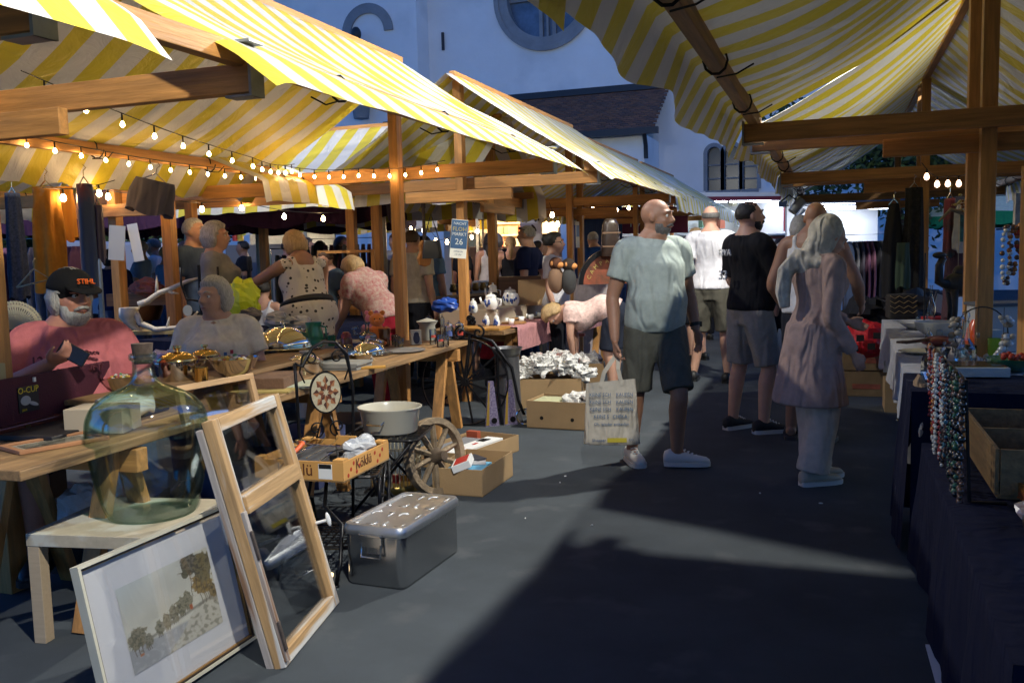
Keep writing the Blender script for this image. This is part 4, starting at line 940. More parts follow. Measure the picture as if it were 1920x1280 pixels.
ink = mat('dark_red_print', (.10, .02, .03), .8)
uz = JG['_up']; 
for s_, x, z, sz in (('OCEAN', .085, .84, .050), ('12', .13, .92, .055), ('DRIFT', -.09, .88, .042), ('Race', -.10, .945, .032)):
    text(s_, rg, ink, (x, .215 + (.025 if z < .9 else -.02) + (.015 if x > 0 else 0), z), sz, rot=(PI / 2 - .25, 0, PI - (-.25 if x > 0 else .25)), ext=.010, sx=1.)
cl = MB(); nk = JG['neck']
for sx in (-1, 1): cl.loft([(nk + V(sx * .085, -.03, .0), V(.02, 0, .01), V(0, .035, 0)), (nk + V(sx * .075, .05, -.035), V(.025, 0, .012), V(0, .025, .0)), (nk + V(sx * .03, .105, -.085), V(.02, 0, .012), V(0, .015, 0))], 10)
cl.build('collar', MATS['faded_red_polo'], rg, smooth='all')
tr = MB()
for sx in (-1, 1): tr.tube([nk + V(sx * .09, -.06, .02), nk + V(sx * .10, .03, -.015), nk + V(sx * .06, .11, -.075), nk + V(sx * .005, .135, -.12)], .006, 6)
tr.build('collar_trim', mat('white_trim', (.6, .58, .54), .8), rg, smooth='all')
ph = Vector((gx, gy, zoff)) + Matrix.Rotation(rz, 3, 'Z') @ ((JG['wrR'] + V(-.10, .055, .045)) * k)
po = MB(); po.box((0, 0, 0), (.075, .012, .14), rot=Matrix.Rotation(1.0, 3, 'Y') @ Matrix.Rotation(.3, 3, 'X')); o = po.build('phone', mat('phone_black', (.01, .01, .012), .2), None, bevel=.005, loc=ph, rotz=rz); tag(o, 'dark phone held by the man in the red polo shirt', 'phone')
# ---- H seated woman
Hh_ = at(402, 521, 5.75); rz = look(.12, -1); H = 1.68; k = H / 1.75; zoff = Hh_.z - 1.335 * k
poseH = dict(pre=seated(dict(elR=(.27, .02, .72), wrR=(.20, .22, .60), elL=(-.28, .02, .72), wrL=(-.20, .24, .60))), head=(-32, 0), side=0)
rh, JH, hpH, _ = person('seated grey-haired woman in a cream V-neck T-shirt looking to the left', (Hh_.x, Hh_.y, zoff), rz, H, poseH, sex='f', fat=.95, skin='fair', top=('tee', cloth('cream_tee', (.66, .60, .49), fold=.6)), bottom=('trousers', cloth('navy_trousers', (.02, .025, .05))), shoes=('dark', MATS['black_shoe']), hair=('bob', 'grey'), vox=.011, headscale=1.05, neckw=.08)
vn = MB(); nk = JH['neck']; vn.add([nk + V(-.075, .115, -.045), nk + V(.075, .115, -.045), nk + V(.0, .185, -.15), nk + V(0, .12, -.01), nk + V(0, .09, -.06)], [(0, 2, 3), (2, 1, 3), (0, 4, 2), (4, 1, 2), (0, 3, 1, 4)]); vn.build('neck_skin', SKIN['fair'], rh, smooth='all')
for i, c in enumerate(((.4, .03, .05), (.05, .12, .3), (.4, .05, .1), (.08, .2, .1), (.3, .03, .2))):
    pr = MB(); pr.box((-.10 + .04 * i - .03, .243, .865 - .014 * (i % 3)), (.018, .012, .024)); pr.build('print', mat('tee_print%d' % i, c, .8), rh)
chm = thing('folding_chair', 'pale metal folding chair under the seated grey-haired woman', 'chair', (Hh_.x, Hh_.y, 0), rz)
fr = MB()
for s_ in (-1, 1): fr.tube([(s_ * .24, .22, 0), (s_ * .24, -.18, .46), (s_ * .235, -.26, .93 + zoff), (s_ * .18, -.27, 1.0 + zoff)], .012, 8); fr.tube([(s_ * .22, -.26, 0), (s_ * .22, .2, .45)], .012, 8)
fr.tube([(-.18, -.27, 1.0 + zoff), (.18, -.27, 1.0 + zoff)], .012, 8); fr.build('frame', mat('grey_tube', (.4, .4, .38), .4, .7), chm, smooth='all')
b = MB(); b.box((0, 0, .45), (.46, .42, .03)); b.build('seat', M_WHITE, chm, bevel=.01); b = MB(); b.box((0, -.262, .86 + zoff), (.44, .02, .22)); b.build('backrest', M_WHITE, chm, bevel=.006)
# ---- I polka dot woman
I = at(558, 434, 8.0); rz = look(-.62, .8); H = I.z / .97
M_DOT = mat('dotted_fabric', (.50, .46, .40), .9, bump=.3, bs=200, fold=.4)
t = M_DOT.node_tree; vo = _n(t, 'ShaderNodeTexVoronoi'); vo.inputs['Scale'].default_value = 21; tc = _n(t, 'ShaderNodeTexCoord'); t.links.new(tc.outputs['Object'], vo.inputs[0])
rp = _n(t, 'ShaderNodeValToRGB'); e = rp.color_ramp.elements; e[0].position = .0; e[0].color = (.02, .018, .02, 1); e[1].position = .30; e[1].color = (.52, .48, .42, 1)
x_ = rp.color_ramp.elements.new(.25); x_.color = (.04, .035, .03, 1); t.links.new(vo.outputs['Distance'], rp.inputs[0]); t.links.new(rp.outputs[0], t.nodes['Principled BSDF'].inputs['Base Color'])
poseI = dict(lean=20, head=(8, -18), set=dict())
pj = pose_joints(dict(lean=20)); sh = pj['shL']
poseI['set'] = dict(elL=tuple(sh + V(-.17, .22, -.14)), wrL=tuple(sh + V(-.27, .44, -.25)), elR=tuple(pj['shR'] + V(.05, .1, -.28)), wrR=tuple(pj['shR'] + V(-.05, .33, -.38)))
ri_, JI, _, _ = person('blonde woman in a dotted sleeveless dress reaching over the back table', (I.x + .1, I.y, 0), rz, H, poseI, sex='f', fat=.75, skin='tan', top=('tank', M_DOT), bottom=('trousers', cloth('white_trousers', (.5, .48, .42))), shoes=('dark', MATS['black_shoe']), hair=('bob', 'blonde'), vox=.014, hem=-.12)
g = MB(); g.loft(torso_rings(JI, 'f', .75, -.30, .25, .035, 1.05, n=8), 26); garB_ = g.build('dress_skirt', M_DOT, ri_, smooth='all')
sb = MB(); r_ = torso_rings(JI, 'f', .75, .26, .32, .030, 1.04, n=1); sb.loft(r_, 26); sb.build('belt', mat('black_belt', (.01, .01, .01), .5), ri_, smooth='all')
for sx in (-1, 1): q = MB(); q.ell(JI['sh' + ('L' if sx < 0 else 'R')] + V(-sx * .03, 0, .01), (.075, .075, .06), None, 12, 8); q.build('cap_sleeve', M_DOT, ri_, smooth='all')
# ---- J woman in red trousers
Jp = at(690, 447, 8.6); rz = look(-.72, .62)
M_PAIS = mat('paisley_blouse', (.42, .36, .30), .9, col2=(.30, .06, .07), vs=30, bump=.4, bs=90)
poseJ = dict(lean=42, headbase=1.0, head=(0, -18)); pj = pose_joints(dict(lean=42)); poseJ['set'] = {'el' + s: tuple(pj['sh' + s] + V(0, .08, -.26)) for s in 'LR'}; poseJ['set'].update({'wr' + s: tuple(pj['sh' + s] + V(0, .22, -.45)) for s in 'LR'})
person('blonde woman in a paisley blouse and crimson trousers bending over the back table', (Jp.x + .28, Jp.y - .2, 0), rz, 1.72, poseJ, sex='f', fat=.55, skin='fair', top=('blouse', M_PAIS), bottom=('trousers', cloth('crimson_trousers', (.26, .012, .025))), shoes=('dark', MATS['black_shoe']), hair=('bob', 'blonde'), vox=.016)
# ================================================================== background crowd
BG = 'visitors in the background'
def who(label, px, py, d, r, a, top, bottom, hair, sex='m', skin='fair', fat=.2, pose=None, H=None, vox=.022, **k):
    p = at(px, py, d); h = H or max(1.5, min(1.95, p.z))
    z = 0 if not H else 0
    return person(label, (p.x, p.y, (p.z - h * .992) if H else 0), look(r, a), h, pose, sex=sex, skin=skin, fat=fat, top=top, bottom=bottom, hair=hair, vox=vox, group=BG, shoes=('dark', MATS['black_shoe']), **k)
c_ = lambda k, c: cloth('wear_' + k, c)
NAVY, WHT_, LBL, DRK, RED_, BLU = c_('navy', (.012, .018, .06)), c_('white', (.55, .55, .58)), c_('lightblue', (.14, .24, .38)), c_('dark', (.012, .013, .018)), c_('red', (.42, .03, .05)), c_('blue', (.015, .06, .25))
KHA, GRY, JEAN = c_('khaki', (.20, .17, .11)), c_('grey', (.16, .16, .17)), c_('jeans', (.04, .06, .12))
hipL = dict(set=dict(elR=(.36, -.06, 1.18), wrR=(.20, .06, 1.02)))
fold_ = dict(set=dict(elR=(.25, .06, 1.14), wrR=(.06, .24, 1.18), elL=(-.25, .06, 1.14), wrL=(-.06, .24, 1.14)))
q = who('man in navy T-shirt with sunglasses on his head standing hand on hip', 988, 423, 11, -.75, .3, ('tee', NAVY), ('trousers', JEAN), ('crop', 'grey'), pose=hipL, vox=.016)
sg = MB(); 
for sx in (-1, 1): sg.ell(q[2](sx * .032, .07, .085), (.028, .012, .018), q[1]['_hd'], 10, 6); sg.tube([q[2](sx * .06, .06, .085), q[2](sx * .085, -.02, .06)], .003, 4)
sg.build('sunglasses', M_WIRE, q[0], smooth='all')
q = who('woman with glasses and dark tied hair in a white T-shirt', 1038, 437, 10, .9, -.15, ('tee', WHT_), ('trousers', DRK), ('bun', 'black'), 'f', vox=.016)
sg = MB()
for sx in (-1, 1): sg.tube([q[2](sx * .033 + .022 * math.cos(a), .092 - abs(.02 * math.cos(a)), .012 + .018 * math.sin(a)) for a in [i * PI / 5 for i in range(11)]], .0028, 4); sg.tube([q[2](sx * .055, .08, .015), q[2](sx * .08, 0, .01)], .0028, 4)
sg.build('glasses', M_WIRE, q[0])
who('woman with long dark hair and white top at the coffee stand', 918, 439, 15.5, -.2, 1, ('tank', WHT_), ('skirt', DRK), ('long', 'black'), 'f')
who('woman in dark vest with long bag strap beside the coffee stand', 932, 440, 16, .3, .9, ('tee', DRK), ('trousers', DRK), ('bob', 'grey'), 'f')
who('blonde woman in a black pinafore waiting at the coffee stand', 957, 445, 15, 0, 1, ('tank', DRK), ('skirt', DRK), ('pony', 'blonde'), 'f')
who('woman with a dark ponytail in a red T-shirt sitting by the crockery table', 925, 487, 9.9, .15, 1, ('tee', RED_), ('trousers', DRK), ('pony', 'black'), 'f', H=1.55, pose=dict(pre=seated()), fat=.3)
who('person in blue shirt and cap leaning near the blue door', 1122, 430, 14, -.3, .9, ('tee', BLU), ('shorts', JEAN), ('crop', 'grey'), fat=.5, pose=dict(lean=18))
who('woman with long blonde hair behind the man in the white T-shirt', 1304, 430, 12.2, -.6, .7, ('tank', NAVY), ('skirt', DRK), ('long', 'blonde'), 'f')
who('dark-haired person half hidden at the food truck', 1345, 428, 15, .2, 1, ('tee', DRK), ('trousers', DRK), ('crop', 'black'))
who('man in cream T-shirt with a shoulder bag behind the tall post', 772, 432, 10.5, .4, .8, ('tee', c_('cream', (.42, .38, .30))), ('trousers', DRK), ('short', 'brown'), fat=.4, vox=.018)
who('man in light blue T-shirt with his back turned near the handbag', 795, 442, 12, .2, 1, ('tee', LBL), ('trousers', NAVY), ('short', 'black'), fat=.4)
who('dark-haired man facing left near the guitar', 780, 440, 13, -.3, -.6, ('tee', DRK), ('trousers', DRK), ('short', 'black'))
who('grey-haired man in blue behind the seated woman', 362, 410, 8.9, .9, -.2, ('tee', c_('bluegrey', (.06, .09, .15))), ('trousers', DRK), ('short', 'grey'), fat=.3, vox=.016)
q = who('white-haired woman in a grey top walking to the right behind the seated woman', 402, 419, 8.3, .95, .15, ('tee', c_('taupe', (.22, .22, .22))), ('trousers', DRK), ('bob', 'grey'), 'f', fat=.4, vox=.015)
who('woman in a white strappy top with dark bun sitting with her back turned', 489, 463, 10.3, .1, 1, ('tank', WHT_), ('trousers', JEAN), ('bun', 'black'), 'f', H=1.62, pose=dict(pre=seated()))
who('boy in dark shirt looking down beside the wooden rack', 615, 470, 10.2, -.7, -.7, ('tee', c_('slate', (.04, .06, .08))), ('trousers', DRK), ('short', 'brown'), H=1.55, pose=dict(head=(0, -20)))
who('person in pale beanie and cream shirt beyond the bald man in the tank top', 1500, 408, 9.6, .5, .8, ('tee', c_('paleshirt', (.40, .39, .36))), ('trousers', DRK), ('bob', 'grey'), fat=.3)
who('dark-clothed person between the black T-shirt and the tank top', 1462, 448, 10.5, .3, .9, ('tee', DRK), ('trousers', DRK), ('short', 'black'))
TOPS = [LBL, WHT_, GRY, NAVY, DRK, BLU, WHT_, LBL]
crowd = [(262, 452, 13, 'm', 'man in a blue shirt behind the white card sign', LBL, 'grey'), (287, 448, 14.5, 'm', 'person in a pale blue shirt left of the back post', WHT_, 'darkgrey'), (312, 462, 12.5, 'm', 'man in a blue cap beside the back post', LBL, 'blonde'), (345, 455, 15, 'f', 'dark-haired visitor right of the back post', NAVY, 'brown'),
         (455, 452, 16, 'm', 'dark-haired visitor in front of the burger stand, leftmost', DRK, 'black'), (538, 452, 15.5, 'm', 'visitor in black in front of the burger stand, by the tent leg', DRK, 'black'), (575, 448, 15, 'f', 'visitor in checked blue in front of the burger stand', LBL, 'darkgrey'), (600, 452, 13, 'm', 'dark-haired man in grey below the burger stand sign', GRY, 'black'), (640, 446, 14, 'f', 'visitor in pale blue beside the clothes racks', LBL, 'brown'),
         (712, 455, 13, 'm', 'visitor in grey right of the brown back post', GRY, 'brown'), (740, 440, 15, 'f', 'pale-dressed visitor behind the tall post', c_('beige', (.35, .30, .24)), 'brown'),
         (868, 452, 15.5, 'm', 'dark-dressed visitor beside the poster', DRK, 'black'), (1008, 452, 16, 'm', 'dark-haired visitor left of the light wooden post', DRK, 'black'), (1418, 452, 13.5, 'f', 'person in black beside the red food truck', DRK, 'brown'),
         (30, 470, 12, 'm', 'man in blue at the far left behind the clothes rack', BLU, 'brown'), (205, 470, 12, 'f', 'dark visitor behind the hanging blue scarf', NAVY, 'black'), (1160, 447, 17, 'm', 'visitor near the blue door', GRY, 'brown'), (1240, 445, 16, 'f', 'visitor hidden behind the bald man', LBL, 'brown')]
rnd = random.Random(4)
for i, (px, py, d, sx, lab, top, hr) in enumerate(crowd):
    who(lab, px, py, d, rnd.uniform(-1, 1), rnd.uniform(-.2, 1), ('tee', top), ('trousers', JEAN), ('short' if sx == 'm' else 'bob', hr), sx, ['fair', 'tan', 'red'][i % 3], rnd.uniform(0, .4), vox=.026, pose=fold_ if i % 3 == 0 else None)
# ================================================================== left foreground wares
PALE = wood('weathered_frame', (.40, .27, .14), 'z', .6, .3, dirt=(.45, .43, .40))
def on(px, py, z): v = gz(px, py, z); return Vector((v.x, v.y, z))
# ---- square side table
lt = thing('side_table', 'pale square side table under the glass demijohn', 'table', (-2.785, 2.965, 0), math.radians(9.4), None)
LM = mat('birch_foil', (.44, .34, .225), .5, var=.08, vs=4, stretch=(2, 20, 20)); LT = mat('side_table_top', (.42, .36, .26), .45, var=.2, vs=9, dirt=(.52, .50, .42), ds=7, thr=.5)
MB().box((0, 0, .425), (.56, .56, .05)).build('top', LT, lt, bevel=.002)
for x in (-.252, .252):
    for y in (-.252, .252): MB().box((x, y, .2), (.052, .052, .399)).build('leg', LM, lt, bevel=.002)
# ---- demijohn
dj = thing('demijohn', 'large pale green glass demijohn with a cork standing on the side table', 'glass bottle', (-2.72, 3.02, .4505), 0, None, 1.09)
prof = [(0, .014), (.08, .007), (.15, .0), (.164, .012), (.180, .05), (.198, .12), (.213, .20), (.222, .28), (.224, .34), (.216, .39), (.190, .435), (.145, .468), (.098, .490), (.062, .507), (.046, .53), (.041, .560), (.040, .590), (.044, .597), (.050, .602), (.051, .618), (.046, .625)]
def smoothp(pr, n=4):
    P = [Vector((a, b, 0)) for a, b in pr]; return [(max(0, q.x), q.y) for q in crom(P, n)]
o_ = smoothp(prof); inn = [(max(0, a - .0045), b) for a, b in o_[::-1]]
inn = [(a, b + (.006 if b < .06 else 0)) for a, b in inn]
g = MB(); g.lathe(o_ + [(.040, .625)] + [(a, b) for a, b in inn if b < .617], 56)
gm = thin_glass('green_glass', (.965, .988, .978), (.56, .74, .67), .09, base=.02)
g.build('glass_body', gm, dj, smooth='all')
ck = MB(); ck.lathe([(.032, .585), (.036, .626), (.040, .662), (.0, .663)], 18); ck.build('cork', mat('old_cork', (.08, .055, .04), .9, var=.3, vs=30, bump=.5), dj, smooth=True)
# ---- painting
def frame_on(corner, ang, w, h, lean, name, label, cat, group=None):
    """leaning frame: local x along the bottom edge, local z up the frame, local -y... away from the lean"""
    t = thing(name, label, cat, corner, 0, group); t.rotation_mode = 'XYZ'
    u = Vector((math.cos(ang), math.sin(ang), 0)); n = Vector((-u.y, u.x, 0)); v = n * math.sin(lean) + Vector((0, 0, 1)) * math.cos(lean); f = u.cross(v)
    R = Matrix((u, -f * 1.0, v)).transposed(); 
    if R.determinant() < 0: R = Matrix((u, f, v)).transposed()
    t.rotation_euler = R.to_euler(); return t
pf = frame_on((-2.17, 2.16, .012), PI / 2, .76, .545, math.radians(11.5), 'framed_picture', 'framed watercolour landscape in a white mat leaning on the side table', 'picture')
# local y: away from viewer side (back); front is -y
CR = mat('cream_frame', (.50, .47, .37), .5, var=.1); DKF = mat('frame_dark_line', (.035, .022, .015), .5); GLD = mat('frame_gilt', (.40, .22, .07), .4, .5)
def frame_bars(t, w, h, bw, y0, y1, m, name='frame_bar', ins=0.):
    a, b = ins, ins + bw
    for (x0, x1, z0, z1) in ((a, w - a, a, b), (a, w - a, h - b, h - a), (a, b, b, h - b), (w - b, w - a, b, h - b)):
        MB().box(((x0 + x1) / 2, (y0 + y1) / 2, (z0 + z1) / 2), (x1 - x0, y1 - y0, z1 - z0)).build(name, m, t)
W, Hh = .76, .545
frame_bars(pf, W, Hh, .011, -.022, .012, CR); frame_bars(pf, W, Hh, .007, -.016, .011, DKF, 'frame_lip', .011); frame_bars(pf, W, Hh, .004, -.010, .010, GLD, 'gilt_slip', .018)
MB().box((W / 2, .004, Hh / 2), (W - .03, .006, Hh - .03)).build('mat_board', mat('mat_board', (.66, .66, .67), .8), pf)
rx0, rx1, rz0, rz1 = .145, W - .15, .125, Hh - .125; NXp, NZp = 230, 160
pv, pfc = [], []
X_, Z_ = np.meshgrid(np.linspace(0, 1, NXp), np.linspace(0, 1, NZp)); rs = np.random.RandomState(3)
img = np.zeros((NZp, NXp, 3)); skyc = np.array([.62, .60, .50]); 
def nse(x, z, f, seed=0.): return np.array([[mnoise.noise(Vector((a * f, b * f, seed))) for a in x[0]] for b in z[:, 0]])
n1 = nse(X_, Z_, 5, 1.); n2 = nse(X_, Z_, 22, 2.); n3 = nse(X_ * 1.4, Z_, 45, 3.)
img[:] = skyc; img += (n1[..., None] * .06); bl = np.clip((Z_ - .55) * 1.6 * (1 - X_), 0, 1)[..., None]; img = img * (1 - bl) + np.array([.50, .56, .58]) * bl
def blend(mask, c):
    global img
    img = img * (1 - mask[..., None]) + np.array(c) * mask[..., None]
def ss(x, a, b): return np.clip((x - a) / (b - a), 0, 1)
# river and banks
riv = ss(.30 - Z_ - .05 * X_, 0, .03) * ss(.62 - X_ + (Z_) * .9, 0, .05); blend(riv * .85, (.34, .35, .36)); blend(riv * ss(n2, .1, .4) * .5, (.52, .52, .50))
bank = ss(X_ * .85 - Z_ - .28 + .04 * n1, 0, .04) * ss(.42 - Z_, 0, .05); blend(bank * .9, (.56, .53, .44)); blend(bank * ss(n2, 0, .3) * .7, (.24, .23, .17))
hz = ss(.36 - np.abs(Z_ - .27 - .12 * X_) * 9, .1, .3) * ss(X_, .05, .15); blend(hz * .8, (.22, .21, .17))
def tree(cx, cz, rx, rz, c, d, trunk=None):
    if trunk:
        for k in range(3): x = cx + (k - 1) * rx * .35; m_ = ss(.006 - np.abs(X_ - x - .01 * np.sin(Z_ * 20)), 0, .004) * (Z_ > trunk) * (Z_ < cz); blend(m_ * .9, (.13, .10, .07))
    r = np.sqrt(((X_ - cx) / rx) ** 2 + ((Z_ - cz) / rz) ** 2) + .35 * n2 + .22 * n3 + .2 * n1; m_ = ss(1.0 - r, 0, .15); blend(m_ * .93, c); blend(m_ * ss(n2 - (X_ - cx) / rx * .1, .02, .25) * .8, d); blend(m_ * ss(n3, .1, .3) * .5, np.array(d) * .5)
tree(.10, .36, .10, .13, (.26, .23, .15), (.16, .15, .10), .18); tree(.20, .28, .05, .09, (.28, .26, .19), (.15, .14, .1), .17)
for k in range(5): tree(.33 + .085 * k, .34 + .035 * k, .055, .09 + .01 * k, (.27, .25, .17), (.14, .13, .09), .24 + .03 * k)
tree(.86, .62, .12, .16, (.30, .20, .06), (.16, .12, .05), .34); tree(.80, .88, .17, .16, (.17, .14, .09), (.08, .075, .05), .5); tree(.92, .80, .12, .2, (.22, .18, .09), (.10, .09, .06), .4); tree(.70, .80, .05, .07, (.15, .14, .09), (.1, .09, .06)); tree(.97, .45, .05, .1, (.24, .17, .07), (.1, .08, .05), .3)
hs = ss(.02 - np.abs(X_ - .69), 0, .006) * ss(.035 - np.abs(Z_ - .39), 0, .01); blend(hs, (.42, .12, .05)); hs = ss(.025 - np.abs(X_ - .11), 0, .01) * ss(.02 - np.abs(Z_ - .17), 0, .01); blend(hs, (.45, .20, .10))
img = np.clip(img, .01, .8)
vs = [(rx0 + (rx1 - rx0) * x, -.0008, rz0 + (rz1 - rz0) * z) for z in np.linspace(0, 1, NZp) for x in np.linspace(0, 1, NXp)]
fs = [(j * NXp + i, j * NXp + i + 1, (j + 1) * NXp + i + 1, (j + 1) * NXp + i) for j in range(NZp - 1) for i in range(NXp - 1)]
me = bpy.data.meshes.new('watercolour'); me.from_pydata(vs, [], fs); ca = me.color_attributes.new('paint', 'FLOAT_COLOR', 'POINT'); ca.data.foreach_set('color', np.concatenate([img.reshape(-1, 3), np.ones((NXp * NZp, 1))], 1).ravel())
m = mat('watercolour', (.5, .5, .5), .8); nd = _n(m.node_tree, 'ShaderNodeVertexColor'); nd.layer_name = 'paint'; m.node_tree.links.new(nd.outputs[0], m.node_tree.nodes['Principled BSDF'].inputs['Base Color']); me.materials.append(m)
o = bpy.data.objects.new('watercolour', me); COL.objects.link(o); o.parent = pf
M_PANE = thin_glass('thin_pane', (.94, .95, .95), None, .12, base=.06)
MB().box((W / 2, -.007, Hh / 2), (W - .036, .0015, Hh - .036)).build('glass', thin_glass('picture_glass', (.98, .98, .98), None, .05, base=.02), pf)
# ---- old window sash
wf_ = frame_on((-1.92, 2.73, .0), math.radians(102.5), .64, .955, math.radians(14), 'window_sash', 'old weathered wooden window sash with two panes leaning beside the crate', 'window frame')
W, Hh = .64, .955; bw = .052; zt_ = .60
FW = {a: wood('sash_wood', (.44, .27, .12), a, .6, .35, dirt=(.56, .54, .50), thr=.50) for a in 'xz'}; FG = {a: wood('sash_grey', (.34, .30, .27), a, .8, .3, dirt=(.20, .11, .06)) for a in 'xz'}
for (x0, x1, z0, z1, a, nm) in ((0, bw, 0, Hh, 'z', 'stile'), (W - bw, W, 0, Hh, 'z', 'stile'), (bw, W - bw, 0, bw, 'x', 'rail'), (bw, W - bw, Hh - bw, Hh, 'x', 'rail'), (bw, W - bw, zt_ - .02, zt_ + .05, 'x', 'middle_rail')):
    MB().box(((x0 + x1) / 2, -.008 if nm == 'middle_rail' else 0, (z0 + z1) / 2), (x1 - x0, .046 + (.01 if nm == 'middle_rail' else 0), z1 - z0)).build(nm, FW[a], wf_, bevel=.004)
MB().box((.016, .040, Hh / 2 - .01), (.03, .030, Hh - .03)).build('outer_stile', FG['z'], wf_, bevel=.004)
MB().box((.014, -.030, .31), (.026, .016, .58)).build('casing_strip', FG['z'], wf_, bevel=.003); MB().box((W / 2, .038, .018), (W - .06, .03, .032)).build('outer_rail', FG['x'], wf_, bevel=.004)
for z0, z1 in ((bw, zt_ - .02), (zt_ + .05, Hh - bw)):
    MB().box((W / 2, .004, (z0 + z1) / 2), (W - 2 * bw + .004, .003, z1 - z0 + .004)).build('pane', M_PANE, wf_)
for z in (.12, .47): MB().box((.006, -.042, z), (.016, .01, .11)).build('hinge', mat('rusty_hinge', (.09, .07, .06), .7, .5, var=.4, vs=20), wf_, bevel=.002)
kb = MB(); kb.tube([V(W - .025, -.03, .37), V(W - .02, -.075, .37)], .007, 8); kb.ell((W - .018, -.085, .372), (.010, .010, .032), n=12); kb.build('knob', M_WHITE, wf_, smooth=True)
# ---- steel food container
c0, c1, c2 = Vector((-1.826, 3.564, 0)), Vector((-1.80, 4.15, 0)), Vector((-2.12, 3.60, 0))
u = (c1 - c0); Lc = u.length; cs = thing('steel_container', 'shiny stainless steel food container with clasped lid on the carpet', 'metal box', (c0 + (c1 - c0) / 2 + V(-.155, .01, 0)), math.atan2(u.y, u.x) - PI / 2)
M_SS = mat('brushed_steel', (.50, .50, .50), .22, 1., bump=.03, bs=3, var=.08, vs=2); M_SS2 = mat('steel_lid', (.58, .60, .62), .42, 1., bump=.12, bs=6, var=.1, vs=4)
def rrect(hx, hy, r, n=5):
    o = []
    for cx, cy, a0 in ((hx - r, hy - r, 0), (-hx + r, hy - r, PI / 2), (-hx + r, -hy + r, PI), (hx - r, -hy + r, 1.5 * PI)):
        for i in range(n + 1): a = a0 + PI / 2 * i / n; o.append((cx + r * math.cos(a), cy + r * math.sin(a)))
    return o
def rstack(mb, levels, m=0, capb=True, capt=True):
    o = len(mb.v); N = None
    for hx, hy, r, z in levels:
        P = rrect(hx, hy, r); N = len(P); mb.v += [(x, y, z) for x, y in P]
    for i in range(len(levels) - 1):
        for j in range(N): mb.f.append((o + i * N + j, o + i * N + (j + 1) % N, o + (i + 1) * N + (j + 1) % N, o + (i + 1) * N + j)); mb.m.append(m)
    if capb: mb.f.append(tuple(o + j for j in range(N))[::-1]); mb.m.append(m)
    if capt: mb.f.append(tuple(o + (len(levels) - 1) * N + j for j in range(N))); mb.m.append(m)
    return mb
hx, hy = .155, Lc / 2; q = MB(); rstack(q, [(hx - .012, hy - .012, .03, 0), (hx - .004, hy - .004, .035, .006), (hx, hy, .04, .018), (hx, hy, .04, .246)]); q.build('body', M_SS, cs, smooth=True)
q = MB(); rstack(q, [(hx + .006, hy + .006, .042, .240), (hx + .010, hy + .010, .044, .246), (hx + .010, hy + .010, .044, .270), (hx + .002, hy + .002, .04, .286), (hx - .018, hy - .018, .035, .288), (hx - .026, hy - .026, .03, .281)]); lid = q.build('lid', M_SS2, cs, smooth=True)
for yy in (-.5, .5):
    for xx in (-.5, .5):
        q = MB(); cx, cy = xx * .145, yy * (Lc * .52)
        for a, b, c_ in (((-.055, -.10), (-.055, -.04), (-.03, -.10)), ((.055, .10), (.055, .04), (.03, .10)), ((-.055, .10), (-.02, .10), (-.055, .06)), ((.055, -.10), (.02, -.10), (.055, -.06))):
            q = MB(); q.tube([V(cx + b[0] * .9, cy + b[1], .281), V(cx + a[0] * .9, cy + a[1], .281), V(cx + c_[0] * .9, cy + c_[1], .281)], .006, 8, flat=.6); q.build('lid_rib', M_SS2, lid, smooth='all')
for s in (-1, 1):
    q = MB(); q.box((-.0, s * (hy + .012), .215), (.11, .012, .05)); q.box((0, s * (hy + .018), .248), (.12, .035, .010)); cl_ = q.build('clasp', M_SS, cs, bevel=.002)
    q = MB(); q.tube([V(-.05, s * (hy + .016), .205), V(-.05, s * (hy + .022), .145), V(.05, s * (hy + .022), .145), V(.05, s * (hy + .016), .205)], .006, 8); q.build('handle', M_SS, cs, smooth=True)
# ---- carton helper
def carton(label, px_corner, ang, w, d, h, fill=None, name='cardboard_box', group=None, flaps=True, m=None, z=0., holes=None, cat='cardboard box', th=.006, loc=None):
    t = thing(name, label, cat, loc if loc is not None else (*gz(*px_corner, z).xy, z), ang, group); m = m or M_CARD
    MB().box((w / 2, d / 2, .004), (w, d, .006)).build('bottom', M_CARDIN, t)
    for (cx, cy, sx, sy, nm) in ((w / 2, th / 2, w, th, 'side'), (w / 2, d - th / 2, w, th, 'side'), (th / 2, d / 2, th, d - 2 * th - .001, 'end'), (w - th / 2, d / 2, th, d - 2 * th - .001, 'end')):
        MB().box((cx, cy, h / 2 + .001), (sx, sy, h)).build(nm, m, t)
    if holes:
        for x, z_ in holes: q = MB(); q.lathe([(.016, 0), (.016, .004)], 14, axis=Matrix.Rotation(PI / 2, 3, 'X'), c=(x, -.0005, z_)); q.build('hand_hole', mat('hole_black', (.01, .008, .006), .9), t)
    return t
# crate of tools (fruit crate with print)
K0, K1, K2 = gz(645, 907, .40), gz(738, 835, .40), gz(515, 880, .40)
Wk, Dk = .50, .52
